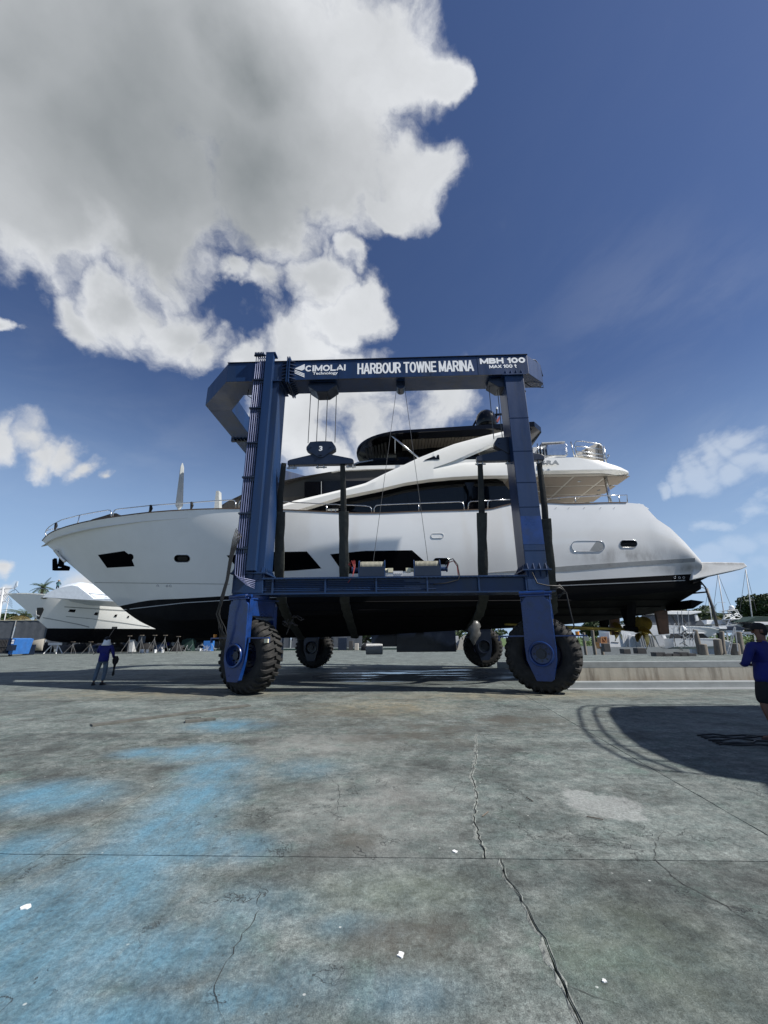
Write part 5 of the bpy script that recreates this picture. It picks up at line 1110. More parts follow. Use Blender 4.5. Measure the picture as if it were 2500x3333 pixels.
# ------------------------------------------------------------------ slings
def sling(px_pts, label, xw_far):
    pts = [P(x, y, Y) for x, y, Y in px_pts]
    xk = pts[-1][0]; far = [(p[0], 2 * 19.75 - p[1] if i == 0 else mirrored(p[1]), p[2]) for i, p in enumerate(pts)]
    path = pts + [(xk, YC, zk(xk) - .03)] + far[::-1]
    fine = []
    for i in range(len(path) - 1):
        for k in range(6): fine.append(Vector(path[i]).lerp(Vector(path[i + 1]), k / 6))
    fine.append(Vector(path[-1])); n = len(fine); r = random.Random(len(label))
    def strap(w_of, th, name, mt, par=None, off=0., lim=None):
        rings = []
        for i, p in enumerate(fine):
            if lim and not lim[0] <= i <= n - 1 - lim[0]: continue
            d = (fine[min(i + 1, n - 1)] - fine[max(i - 1, 0)]).normalized(); x = Vector((1, 0, 0)); x = (x - d * x.dot(d)).normalized(); nn = d.cross(x); w = w_of(i, n); j = r.uniform(-.007, .007)
            rings.append([p + x * (-w / 2 + j) + nn * th, p + x * (-w * .2) + nn * (th * 1.6 + j), p + x * (w * .2) + nn * (th * 1.6 - j), p + x * (w / 2 + j) + nn * th, p + x * (w / 2 + j) - nn * th, p + x * (-w / 2 + j) - nn * th])
        mb = MB(); mb.loft([[tuple(q) for q in rg_] for rg_ in rings]); return build(mb, name, mt, par, smooth=25)
    o = strap(lambda i, n: .17 + .04 * min(1, i / 6), .03, 'lifting_sling', M['strap']); rebase(o, (xk, 15.5, 1.6))
    tag(o, label, 'lifting sling', 'slings under the hull')
    ch = strap(lambda i, n: .34 + .025 * sin(i * 1.9), .045, 'chafe_sleeve', M['sleeve'], None, lim=(7, 0)); 
    l = o.location.copy(); ch.data.transform(Matrix.Translation(-l)); ch.parent = o
    return o
slA = sling([(924, 1507, 13.5), (912, 1622, 13.9), (909, 1880, 14.9), (918, 1960, 15.5), (932, 2000, 16.4)], 'black webbing sling at the bow end, hanging just right of the left leg', 0)
sling([(1115, 1507, 13.5), (1118, 1620, 13.9), (1120, 1885, 14.9), (1122, 1960, 15.5), (1132, 2000, 16.4)], 'black webbing sling just left of the left winch', 0)
sling([(1563, 1510, 13.5), (1567, 1626, 13.9), (1572, 1880, 14.9), (1574, 1950, 15.5), (1560, 2000, 16.4)], 'black webbing sling right of the winches with a plastic bag hanging near its foot', 0)
sling([(1755, 1505, 13.5), (1772, 1650, 13.9), (1792, 1880, 14.9), (1798, 1950, 15.5), (1800, 1990, 16.4)], 'black webbing sling seen just right of the right leg', 0)
# rag ends and bag tied to the slings
mb = MB(); c = P(944, 2016, 15.9); r = random.Random(5)
for k in range(9):
    a = [(c[0] + r.uniform(-.25, .25), c[1] + r.uniform(-.1, .1), c[2] + r.uniform(-.1, .12))]; 
    for j in range(4): a.append((a[-1][0] + r.uniform(-.12, .2), a[-1][1], a[-1][2] + r.uniform(-.14, .05)))
    mb.tube(a, .018, 5)
mb.tube([(c[0] + .05, c[1], c[2] - .1), (c[0] - .05, c[1], c[2] - .4), (c[0] - .1, c[1], c[2] - .55)], .025, 5)
tag(rebase(build(mb, 'rope_tangle', M['rope'], smooth=True), (c[0], c[1], c[2] - .5)), 'grey tangle of rope tied round the foot of the sling nearest the bow', 'rope')
c = P(1545, 2050, 15.6); mb = MB(); rings = []
for k in range(9):
    u = k / 8; z = c[2] + .32 - u * .85; w = .07 + .13 * sin(pi * min(1, u * 1.15)) if u < .95 else .02
    rings.append([(c[0] + .05 - .12 * u + w * (1 + .4 * sin(3 * a + k * 1.7)) * cos(a), c[1] + w * .5 * sin(a), z) for a in [2 * pi * j / 12 for j in range(12)]])
mb.loft(rings); tag(rebase(build(mb, 'plastic_bag', M['bag'], smooth=True), (c[0], c[1], c[2] - .5)), 'crumpled clear plastic bag hanging off a sling before the far right tyre', 'plastic bag')
# ------------------------------------------------------------------ people
def skinned(name, chains, m, parent, sub=2):
    idx = {}; vs = []; rs = []; es = []
    for ch in chains:
        prev = None
        for p, r in ch:
            k = tuple(round(c, 4) for c in p)
            if k not in idx: idx[k] = len(vs); vs.append(p); rs.append(r)
            if prev is not None and prev != idx[k]: es.append((prev, idx[k]))
            prev = idx[k]
    me = bpy.data.meshes.new(name); me.from_pydata(vs, es, []); me.materials.append(m)
    o = bpy.data.objects.new(name, me); COL.objects.link(o)
    o.modifiers.new('skin', 'SKIN').use_smooth_shade = True
    sv = me.skin_vertices[0].data
    for i, r in enumerate(rs): sv[i].radius = r if isinstance(r, tuple) else (r, r); sv[i].use_root = (i == 0)
    s = o.modifiers.new('sub', 'SUBSURF'); s.levels = sub; s.render_levels = sub
    dg = bpy.context.evaluated_depsgraph_get(); me2 = bpy.data.meshes.new_from_object(o.evaluated_get(dg)); bpy.data.objects.remove(o)
    n = bpy.data.objects.new(name, me2); COL.objects.link(n); n.parent = parent; me2.materials.clear(); me2.materials.append(m)
    me2.polygons.foreach_set('use_smooth', [True] * len(me2.polygons)); return n
def hand(w, d, side):
    """finger chains from a wrist; d = pointing direction"""
    w = Vector(w); d = Vector(d).normalized(); x = d.cross(Vector((0, 0, 1))); x = x.normalized() if x.length > .1 else Vector((1, 0, 0)); out = []
    palm = w + d * .075; out.append([(tuple(w), .026), (tuple(palm), (.036, .022))])
    for k, L in enumerate((.07, .08, .075, .058)):
        o = x * (.026 - .0175 * k) * side; a = palm + o + d * .012; b = a + d * L * .5 - Vector((0, 0, .008)); c = b + d * L * .35 - Vector((0, 0, .03))
        out.append([(tuple(palm), (.036, .022)), (tuple(a), .0105), (tuple(b), .0095), (tuple(c), .008)])
    t = w + d * .03; out.append([(tuple(w), .026), (tuple(t + x * .035 * side), .013), (tuple(t + x * .05 * side + d * .04), .011)])
    return out
def person(name, label, at, rot, H, legs, arms, shirt, trousers, shorts=False, head_turn=0., cap=None, lean=(0, 0), clothes=True, bulk=1.0):
    t = thing(name, label, 'person', at); t.rotation_euler = (0, 0, rot); s = H / 1.78; lx, ly = lean
    def v(x, y, z): return (x * s * bulk + lx * max(0, z - .9), y * s + ly * max(0, z - .9), z * s)
    pel = v(0, 0, .95); bel = v(0, .01, 1.1); che = v(0, .0, 1.32); nek = v(0, -.01, 1.47); nk2 = v(0, .0, 1.54)
    body = [[(pel, (.15 * s, .11 * s)), (bel, (.145 * s, .1 * s)), (che, (.165 * s, .115 * s)), (nek, (.075 * s, .07 * s)), (nk2, (.058 * s, .058 * s))]]
    top = [[(v(0, 0, .8), (.18 * s, .14 * s)), (v(0, 0, .92), (.18 * s, .138 * s)), (bel, (.165 * s, .122 * s)), (che, (.19 * s * bulk, .14 * s)), (v(0, -.005, 1.45), (.095 * s, .085 * s)), (v(0, 0, 1.5), (.075 * s, .072 * s))]]
    low = [[(v(0, 0, 1.0), (.155 * s, .118 * s)), (pel, (.165 * s, .125 * s))]]
    for sd_, (hip, knee, ank, toe) in zip((-1, 1), legs):
        h, k, a, f = v(*hip), v(*knee), v(*ank), v(*toe)
        body.append([(pel, (.15 * s, .11 * s)), (h, .088 * s), (k, .056 * s), (a, .036 * s), (f, .03 * s)])
        if shorts:
            m_ = tuple(h[i] + (k[i] - h[i]) * .98 for i in range(3)); low.append([(pel, (.165 * s, .125 * s)), (h, .118 * s), (m_, .108 * s)])
        else: low.append([(pel, (.165 * s, .125 * s)), (h, .105 * s), (k, .076 * s), (tuple(a[i] + (k[i] - a[i]) * .12 for i in range(3)), .066 * s)])
        mb = MB(); ax, ay, az = a; dx, dy = f[0] - a[0], f[1] - a[1]; L = max(.01, sqrt(dx * dx + dy * dy)); ux, uy = dx / L, dy / L; rings = []
        for u, w, hh_ in ((-.09, .025, .06), (-.07, .042, .1), (0, .046, .12), (.07, .047, .085), (.14, .052, .06), (.19, .04, .05), (.21, .018, .035)):
            c = (ax + ux * u * s, ay + uy * u * s)
            rings.append([(c[0] - uy * w * q, c[1] + ux * w * q, z_) for q, z_ in ((-1, .0), (-1.05, .025), (-.8, hh_ * .8), (0, hh_), (.8, hh_ * .8), (1.05, .025), (1, 0))])
        mb.loft(rings); sh = build(mb, 'shoe', M['shoe'] if shorts else M['cloth_black'], t, raw=True, smooth=60)
    hands = []
    for sd_, (sh_, el, wr, dr) in zip((-1, 1), arms):
        a, e, w = v(*sh_), v(*el), v(*wr)
        body.append([(che, (.165 * s, .115 * s)), (a, .058 * s), (e, .042 * s), (w, .027 * s)])
        top.append([(che, (.19 * s * bulk, .14 * s)), (a, .078 * s), (e, .06 * s), (tuple(w[i] + (e[i] - w[i]) * .12 for i in range(3)), .043 * s)])
        body += hand(w, dr, sd_)
    hc = Vector(v(0, .015, 1.66)); ct, st = cos(head_turn), sin(head_turn)
    body[0] += [(tuple(hc + Vector((0, 0, -.06))), (.07 * s, .078 * s)), (tuple(hc), (.082 * s, .096 * s)), (tuple(hc + Vector((0, 0, .075))), (.07 * s, .085 * s))]
    b = skinned('body', body, M['skin'], t, 2)
    def hd(x, y, z): return (hc.x + x * ct - y * st, hc.y + x * st + y * ct, hc.z + z)
    mb = MB(); mb.loft([[hd(x * w, .088 + dy, z) for x in (-1, 1)] + [hd(x * w, .06, z) for x in (1, -1)] for z, w, dy in ((.02, .008, .0), (-.01, .012, .02), (-.03, .016, .026), (-.04, .012, .01))])
    for sx in (-1, 1): mb.loft([[hd(sx * .083 + q * .0, yy, z) for q, yy in ((0, -.02), (0, .012))] + [hd(sx * .1, yy, z) for yy in (.008, -.028)] for z in (-.035, 0, .028)])
    build(mb, 'ears_and_nose', M['skin'], b, raw=True, smooth=True)
    mb = MB()
    for sx in (-1, 1): mb.revolve([(.001, .0), (.012, .004), (.013, .012), (.001, .018)], hd(sx * .03, .085, .012), 'z', 8)
    mb.loft([[hd(x, .093, z) for x in (-.025, .025)] + [hd(x, .085, z) for x in (.025, -.025)] for z in (-.062, -.054)]); build(mb, 'eyes_and_mouth', M['cloth_black'], b, raw=True)
    if clothes:
        sh_o = skinned('shirt', top, shirt, t, 2); tr_o = skinned('trousers', low, trousers, t, 2)
        for nm_, mt_, po_, zz in (('shirt_hem', shirt, sh_o, ((.86, .178, .142), (.93, .186, .148), (1.04, .18, .142), (1.16, .172, .13))), ('waistband', trousers, tr_o, ((.8, .168, .13), (.9, .172, .135), (1.02, .165, .128)))):
            mb = MB(); mb.loft([[v(rx * cos(a), ry * sin(a), z) for a in [2 * pi * k / 20 for k in range(20)]] for z, rx, ry in zz]); build(mb, nm_, mt_, po_, raw=True, smooth=True)
    mb = MB(); rings = []
    for z, r in ((-.075, .07), (-.04, .092), (0, .1), (.05, .1), (.09, .082), (.115, .03)): rings.append([hd(r * .88 * cos(a), -.012 + r * 1.05 * sin(a) * (1 if sin(a) < 0 else .55), z) for a in [2 * pi * k / 18 for k in range(18)]])
    mb.loft(rings); build(mb, 'hair', M['cloth_black'], t, raw=True, smooth=True)
    if cap:
        mb = MB(); rings = []
        for z, r in ((.02, .101), (.05, .107), (.08, .1), (.11, .075), (.128, .035), (.131, .005)): rings.append([hd(r * .9 * cos(a), r * 1.06 * sin(a), z + .012) for a in [2 * pi * k / 22 for k in range(22)]])
        mb.loft(rings)
        if cap[1] != 'straw': mb.loft([[hd(x, y, z) for x, y, z in ((-.07, .08, .03), (0, .1, .045), (.07, .08, .03), (.07, .08, .024), (0, .1, .037), (-.07, .08, .024))], [hd(x, y, z) for x, y, z in ((-.05, .16, .02), (0, .185, .028), (.05, .16, .02), (.05, .16, .014), (0, .185, .02), (-.05, .16, .014))]])
        else: mb.revolve([(.09, .03), (.2, .005), (.24, .0), (.24, -.008), (.2, -.003), (.09, .02)], hd(0, 0, 0), 'z', 24)
        build(mb, 'hat', cap[0], t, raw=True, smooth=50)
    return t, v, s, hd
# man at the left edge of the lift, seen from behind, pole in the left hand
pm = G(322, 2230)
t, v, s, hd = person('person', 'man from behind in blue shirt, jeans and white neck flap cap, raising a long pole', (pm[0], pm[1], 0), -YAW + radians(12), 1.72,
    [((-.1, 0, .9), (-.17, .02, .5), (-.2, -.03, .08), (-.24, .16, .03)), ((.1, 0, .9), (.12, .03, .5), (.1, -.02, .08), (.14, .17, .03))],
    [((-.21, 0, 1.42), (-.3, .1, 1.2), (-.24, .28, 1.36), (-.1, .6, .6)), ((.21, 0, 1.42), (.31, .02, 1.14), (.27, .2, .98), (.1, .9, -.2))],
    M['royal'], M['denim'], cap=(M['cloth_black'], 'cap'), head_turn=.2)
mb = MB(); rings = []
for z, r in ((.02, .108), (-.05, .118), (-.12, .135), (-.19, .17)): rings.append([hd(r * cos(a), r * .95 * sin(a) - .01, z) for a in [pi + pi * (k / 12) * 1.15 - .2 for k in range(13)]] )
mb.loft(rings, closed=False, cap=False); o = build(mb, 'neck_flap', M['white'], t, raw=True, smooth=True); sm_ = o.modifiers.new('t', 'SOLIDIFY'); sm_.thickness = .006
hp = W((pm[0], pm[1], 0)); a = Vector(v(-.24, .32, 1.4)); rotm = Matrix.Rotation(-YAW + radians(12), 3, 'Z')
mb = MB(); mb.tube([(-.52, .3, 1.08), (-.24, .34, 1.42), (.02, .4, 2.05)], [.016, .016, .012], 6); mb.box(-.07, .36, 2.04, .1, .44, 2.12)
po = build(mb, 'brush_pole', M['wood'], None, raw=True); po.location = hp; po.rotation_euler = (0, 0, -YAW + radians(12)); tag(po, 'long-handled brush held up by the man in the blue shirt and jeans', 'brush')
mb = MB(); rings = []
for z, w, d_ in ((1.02, .06, .05), (.9, .12, .08), (.78, .1, .07), (.7, .05, .04), (.5, .03, .02), (.36, .05, .02), (.3, .02, .01)): rings.append([(.34 + w * cos(a), .2 + d_ * sin(a), z) for a in [2 * pi * k / 10 for k in range(10)]])
mb.loft(rings); bg_ = build(mb, 'work_bag', M['cloth_black'], None, raw=True, smooth=True); bg_.location = hp; bg_.rotation_euler = po.rotation_euler; tag(bg_, 'black bag with dangling strap in the right hand of the man in jeans', 'bag')
pm2 = (6.12, 7.55)
person('person', 'man at the right edge from behind in royal blue long-sleeved shirt, black shorts and cap', (pm2[0], pm2[1], 0), -YAW + radians(22), 1.80,
    [((-.1, 0, .92), (-.2, .0, .5), (-.16, -.06, .08), (-.22, .12, .03)), ((.1, 0, .92), (.13, .0, .5), (.15, -.05, .08), (.2, .14, .03))],
    [((-.21, .02, 1.42), (-.29, .08, 1.14), (-.1, .26, 1.12), (.9, .3, .1)), ((.21, .02, 1.42), (.3, .08, 1.14), (.12, .27, 1.1), (-.9, .3, .1))],
    M['royal'], M['cloth_black'], shorts=True, cap=(M['cloth_black'], 'cap'), head_turn=.75, lean=(.2, .0), bulk=1.25)
# ------------------------------------------------------------------ things lying on the yard
def board(p1, p2, w, h, label, m='plank'):
    a, b = G(*p1), G(*p2); mb = MB(); n = 10; rings = []
    d = (Vector(b) - Vector(a)).normalized(); x = Vector((d.y, -d.x, 0)); r = random.Random(3)
    for i in range(n + 1):
        c = Vector(a).lerp(Vector(b), i / n); j = r.uniform(-.01, .01); rings.append([tuple(c + x * (s_ * w / 2 + j) + Vector((0, 0, z))) for s_, z in ((-1, .002), (1, .002), (1, h), (-1, h))])
    mb.loft(rings); tag(rebase(build(mb, 'plank', M[m]), a), label, 'plank', 'boards lying on the concrete')
board((297, 2364), (810, 2298), .2, .035, 'long grey plank lying on the concrete left of the front left tyre'); board((602, 2352), (700, 2343), .17, .04, 'short brown board lying below the end of the long plank')
board((604, 2339), (655, 2337), .03, .015, 'thin dark stick just behind the short brown board')
for k, (x, y, r_) in enumerate([(85, 2953, .03), (1305, 3110, .022), (1480, 2772, .02), (1968, 3195, .012)]):
    c = G(x, y); mb = MB(); rr = random.Random(k); mb.xy([(c[0] + r_ * rr.uniform(.5, 1.2) * cos(a), c[1] + r_ * rr.uniform(.6, 1.3) * sin(a)) for a in [2 * pi * j / 9 for j in range(9)]], .001, .006)
    tag(rebase(build(mb, 'paper_scrap', M['white']), c), ('white scrap stuck to the blue-stained concrete near the left edge', 'white paint scab on the grey concrete right of centre bottom', 'small white chip just above the long joint left of the main crack', 'small pale chip on the concrete beside the main crack, bottom right', 'white scrap just under the far end of the long plank', 'white scrap left of the short brown board')[k], 'scrap', 'white scraps on the ground')
for k, (x, y, L, a) in enumerate([(1303, 2640, 0, 0), (1570, 2660, .12, .9), (1735, 2610, .1, 2.0), (1910, 2660, .14, -.6)]):
    if not L: continue
    c = G(x, y); mb = MB(); mb.tube([(c[0], c[1], .008), (c[0] + L * cos(a), c[1] + L * sin(a), .012)], .005, 5); tag(rebase(build(mb, 'twig', M['wood']), c), ('', 'short dark twig just right of the crack above the joint', 'short dark twig left of the pale round patch', 'dark twig lying on the pale round patch')[k], 'twig', 'twigs on the concrete')
mb = MB(); r = random.Random(2)
for k in range(7):
    a = Vector(G(2270 + 12 * k, 2396 + 5 * k)); p_ = [tuple(a + Vector((0, 0, .012)))]
    for j in range(8): a = a + Vector((r.uniform(.1, .35), r.uniform(-.16, .13), 0)); p_.append(tuple(a + Vector((0, 0, .012))))
    mb.tube(p_, .012, 5)
tag(rebase(build(mb, 'hose_coil', M['hose'], smooth=True), G(2320, 2410)), 'loose black hoses lying in the shade at the feet of the man at right', 'hose')
# ------------------------------------------------------------------ other boats
def lofted(root, Yc, half, top, mid, bot, xe_px, mt, mbm, k=5.0, name='hull', sl=.0):
    """small hull from three lines read at the centre plane: sheer, colour line, keel"""
    xt, xm = P(*top[0], Yc)[0], P(*mid[0], Yc)[0]; xe = P(xe_px, 2000, Yc + abs(sl) * 12 - half)[0]
    yc_ = lambda x: Yc + sl * (x - xt)
    wt_ = lambda x: half * math.tanh(abs(x - xt) / k * 1.2) - sl * (x - xt); wm_ = lambda x: half * .95 * math.tanh(abs(x - xm) / k) - sl * (x - xt); w0_ = lambda x: -sl * (x - xt)
    T = curve([(p[0], p[2]) for p in (onplan(x, y, wt_, 40, Yc) for x, y in top)]); Mi = curve([(p[0], p[2]) for p in (onplan(x, y, wm_, 40, Yc) for x, y in mid)]); Bo = curve([(p[0], p[2]) for p in (onplan(x, y, w0_, 40, Yc) for x, y in bot)])
    def rows(v0, v1, up):
        rw = []
        for j in range(9):
            v_ = j / 8
            def f(u, v_=v_):
                xa = lerp(xm, xe, u); xb_ = lerp(xt, xe, u); ha = half * .95 * math.tanh(abs(xa - xm) / k); hb2 = half * math.tanh(abs(xb_ - xt) / k * 1.2)
                if up: return (lerp(xa, xb_, v_), lerp(ha, hb2, v_ ** .9), lerp(Mi(xa), T(xb_), v_))
                return (xa, lerp(0, ha, v_ ** .8), lerp(min(Bo(xa), Mi(xa)), Mi(xa), v_ ** 1.6))
            rw.append(f)
        mb = MB()
        for s_ in (-1, 1): mb.loft([[(x, yc_(x) + s_ * b, z) for x, b, z in (r_(i / 40) for i in range(41))] for r_ in rw], closed=False, cap=False)
        if up: mb.loft([[(x, yc_(x) - b, z - .1), (x, yc_(x) + b, z - .1)] for x, b, z in (rw[-1](i / 40) for i in range(41))], closed=False, cap=False)
        return mb
    up = rows(0, 1, True); h = build(up, name, mt, root, smooth=40)
    lo = rows(0, 1, False); b = build(lo, 'hull_bottom', mbm, root, smooth=40)
    end = MB(); xx = xe; ys = []
    ye = yc_(xx); end.add([(xx, ye - half, T(xx)), (xx, ye - half * .95, Mi(xx)), (xx, ye, Bo(xx)), (xx, ye + half * .95, Mi(xx)), (xx, ye + half, T(xx))], [(0, 1, 2, 3, 4)]); build(end, 'transom', mt, root)
    return h, bvh_of([up])
LY = 54.0
ly = thing('motor_yacht', 'white yacht with black bottom on stands at far left, pale shrink wrap over its deck', 'yacht', P(300, 2100, LY)[:2] + (0,), )
lh, lb_ = lofted(ly, LY, 3.2, [(22, 1932), (60, 1930), (115, 1931), (200, 1938), (347, 1948), (480, 1962), (700, 1985), (1000, 1990)], [(106, 2043), (160, 2045), (330, 2046), (494, 2047), (700, 2050), (1000, 2052)], [(106, 2045), (130, 2072), (165, 2086), (240, 2092), (333, 2093), (530, 2090), (1000, 2085)], 760, M['gel'], M['bottom'], k=9, sl=.5)
def lpatch(poly, name, m, par=lh, nx=8, off=.03): return patch(poly, name, M[m] if isinstance(m, str) else m, par, off=off * 1.5, nx=nx, ny=3, bv=lb_)
lp = lpatch([(92, 2005), (104, 1979), (140, 1977), (143, 1984), (128, 2016), (100, 2010)], 'anchor_pocket', 'charcoal', nx=14)
for q in ([(115, 1985), (119, 1985), (120, 2002), (114, 2002)], [(99, 2003), (110, 1999), (113, 2003), (100, 2006)], [(119, 1999), (129, 2003), (128, 2006), (118, 2003)]): lpatch(q, 'anchor', 'white', lp, 4, .06)
for q in ([(222, 1991), (228, 1983), (247, 1984), (243, 1993)], [(306, 2001), (311, 1993), (321, 1994), (317, 2003)], [(371, 2007), (375, 2000), (382, 2000), (379, 2008)], [(413, 2010), (417, 2004), (421, 2004), (419, 2011)]): lpatch(q, 'hull_window', 'black')
lpatch([(133, 1949), (136, 1942), (155, 1943), (155, 1949), (150, 1950)], 'hawse_plate', 'steel'); lpatch([(138, 1944), (151, 1944), (150, 1948), (140, 1948)], 'hawse_hole', 'black', lh, 4, .06)
for l in ([(210, 1975, 2), (400, 1987, 2), (700, 2000, 2)], [(215, 2006, 1), (300, 2014, 1), (400, 2027, 1), (500, 2042, 1)], [(140, 2010, 2), (200, 2021, 3), (260, 2033, 3), (295, 2042, 1)]):
    pts = [];
    for (x0, y0, w), (x1, y1, _) in zip(l[:-1], l[1:]): pts += [(lerp(x0, x1, k / 8), lerp(y0, y1, k / 8)) for k in range(8)]
    ribbon(pts, l[0][2] + 1, 'hull_groove', M['band'], lh, .03, lb_)
mb = MB(); q = [P(x, y, LY) for x, y in [(190, 1936), (205, 1921), (240, 1906), (282, 1898), (300, 1901), (325, 1920), (350, 1940), (620, 1935), (620, 1975), (200, 1950)]]
mb.loft([[(a[0], LY - 2.4, a[2] if i > 7 else a[2] - .6) for i, a in enumerate(q)], [(a[0], LY - 1.2, a[2]) for a in q], [(a[0], LY + 1.2, a[2]) for a in q], [(a[0], LY + 2.4, a[2] - .5) for a in q]]); build(mb, 'shrink_wrap', M['tarp'], ly, smooth=50)
mb = MB(); rl = [(118, 1915), (150, 1917), (185, 1920), (235, 1925), (290, 1931), (345, 1937), (420, 1945)]
mb.tube([P(x, y, LY - 2.2) for x, y in rl], .04, 5)
for x, y in rl[1:]: mb.tube([P(x, y, LY - 2.2), P(x + 1, y + 11, LY - 2.2)], .03, 5)
build(mb, 'handrail', M['steel'], ly, smooth=True)
mb = MB(); mb.tube([P(45, 1930, LY), P(54, 1893, LY)], .03, 5); mb.tube([P(30, 1930, LY), P(50, 1918, LY), P(62, 1930, LY)], .04, 5); build(mb, 'flagstaff', M['steel'], ly)
mb = MB(); q = [P(x, y, LY) for x, y in [(54, 1893), (58, 1892), (56, 1908), (44, 1918), (41, 1914)]]; mb.prism(q, [(a[0] + .05, a[1] + .04, a[2]) for a in q]); tag(rebase(build(mb, 'flag', M['tarp']), q[0]), 'small pale blue and white flag on the bow of the left yacht', 'flag')
c = P(184, 1926, LY - 1.9)
person('person', 'person in a straw hat and dark teal top working on the left yacht foredeck', c, .4, 1.5, [((-.1, 0, .9), (-.12, .1, .5), (-.13, 0, .08), (-.16, .16, .03)), ((.1, 0, .9), (.12, .1, .5), (.13, 0, .08), (.16, .16, .03))],
    [((-.21, .02, 1.42), (-.29, .2, 1.2), (-.2, .4, 1.1), (0, 1, 0)), ((.21, .02, 1.42), (.3, .2, 1.2), (.2, .4, 1.1), (0, 1, 0))], M['teal'], M['cloth_black'], cap=(M['straw'], 'straw'))
# boat stands
def stand(x, y_top, y_foot, Y, label, first=[None]):
    c = P(x, y_foot, Y); base = (c[0], Y, 0); h = P(x, y_top, Y)[2]
    if first[0] is None:
        t = thing('boat_stand', label, 'boat stand', base, 'tripod boat stands under the left yacht'); mb = MB(); mb.tube([(c[0], Y, .02), (c[0], Y, 1.9)], .035, 6); build(mb, 'post', M['stand'], t)
        for a in (-.2, 1.9, 4.0): mb = MB(); mb.tube([(c[0], Y, 1.55), (c[0] + .8 * cos(a), Y + .8 * sin(a), .02)], .022, 5); build(mb, 'leg', M['stand'], t)
        mb = MB(); mb.box(c[0] - .2, Y - .15, 1.9, c[0] + .2, Y + .15, 1.97); build(mb, 'pad', M['wood'], t); first[0] = t; t.scale = (1, 1, h / 2.0); return t
    n = copy_tree(first[0]); n.location = W(base); n['label'] = label; n.scale = (1, 1, max(.5, h / 2.0)); return n
for i, (x, yt, yf, l) in enumerate([(415, 2068, 2118, 'galvanised tripod stand just right of the man in jeans'), (455, 2066, 2116, 'tripod stand beside the dark hanging cloth'), (498, 2066, 2112, 'middle tripod stand with white buckets at its foot'), (533, 2066, 2107, 'tripod stand next to the blue and pink clothes'), (577, 2070, 2104, 'last tripod stand before the black hull hides them'), (290, 2088, 2121, 'short tripod stand just left of the man in jeans'), (232, 2088, 2121, 'short tripod stand right of the white sawhorse')]):
    stand(x, yt, yf, LY - 2.2, l)
def sawhorse(x, label):
    c = P(x, 2121, 54); x0 = c[0]; t = thing('sawhorse', label, 'sawhorse', (x0, 54, 0)); mb = MB(); mb.box(x0 - .8, 53.85, 1.05, x0 + .8, 54.15, 1.35); build(mb, 'top_beam', M['white'], t)
    for sx in (-.55, .55):
        for sy in (-.5, .5): mb = MB(); mb.beam((x0 + sx * .7, 54, 1.1), (x0 + sx * 1.5, 54 + sy, 0.02), .1, .1); build(mb, 'leg', M['white'], t)
sawhorse(174, 'white sawhorse trestle under the bow of the left yacht')
def bundle(px0, py0, px1, Y, m_, label, seed, cat='bundle'):
    a, b = P(px0, 2110, Y), P(px1, 2110, Y); h = P(px0, py0, Y)[2]; r = random.Random(seed); mb = MB(); rings = []; n = 9
    for i in range(n):
        u = i / (n - 1); e = sin(pi * (.08 + .84 * u)) ** .4; x = lerp(a[0], b[0], u); rings.append([(x + r.uniform(-.05, .05), Y + .9 * cos(t) * e + r.uniform(-.06, .06), max(0, h * e * sin(t) ** .7 * r.uniform(.82, 1.0)) if 0 < t < pi else 0) for t in [pi - pi * k / 10 for k in range(11)]])
    mb.loft(rings, closed=False, cap=False); o = build(mb, 'covered_bundle', M[m_], smooth=50); rebase(o, ((a[0] + b[0]) / 2, Y, 0)); tag(o, label, cat)
for k, (x0, y0, x1, m_, l) in enumerate([(120, 2088, 168, 'cloth_black', 'black lumpy bundle left of the white sawhorse'), (196, 2094, 236, 'charcoal', 'grey lumpy bundle right of the white sawhorse'), (238, 2090, 286, 'cloth_black', 'black lumpy bundle behind the two short stands'), (296, 2092, 350, 'navy', 'dark blue lumpy bundle behind the man in jeans'), (352, 2090, 404, 'cloth_black', 'black lumpy bundle left of the first tall stand'), (410, 2094, 452, 'charcoal', 'grey lumpy bundle between the first two tall stands'), (456, 2092, 500, 'cloth_black', 'black lumpy bundle left of the middle stand'), (502, 2094, 540, 'navy', 'dark blue lumpy bundle right of the middle stand'), (560, 2096, 600, 'cloth_black', 'black lumpy bundle by the last stand'), (1176, 2090, 1225, 'cloth_black', 'black lumpy bundle behind the engine housing left end'), (1425, 2084, 1486, 'cloth_black', 'black lumpy bundle right of the engine housing')]): bundle(x0, y0, x1, 60.5 + (k % 3) * .8, m_, l, k)
# dumpster
Yd = 46.0; a0 = P(-14, 2130, Yd); a1 = P(32, 2130, Yd); b1 = P(73, 2130, Yd + 1.0); zt_ = P(20, 2077, Yd)[2]
d = thing('dumpster', 'blue steel dumpster with a dark barred front and white stickers at left edge', 'dumpster', (a1[0], Yd, 0))
mb = MB(); mb.xz([(a1[0], .2), (b1[0] - .15, .2), (b1[0] + .05, zt_ * .95), (a1[0] + .15, zt_)], Yd - .3, Yd + 2); build(mb, 'bin', M['dump'], d, bevel=.03)
mb = MB(); mb.box(a0[0] - 2, Yd - .5, .3, a1[0] - .02, Yd + 2, zt_ * .98); build(mb, 'crusher_box', M['navy'], d)
for k in range(9): mb = MB(); xx = a1[0] - .12 - k * .17; mb.box(xx - .06, Yd - .56, .4, xx, Yd - .5, zt_ * .93); build(mb, 'bar', M['charcoal'], d)
mb = MB(); mb.box(a0[0] - 2, Yd - .58, zt_ * .52, a1[0], Yd - .5, zt_ * .56); build(mb, 'bar', M['charcoal'], d)
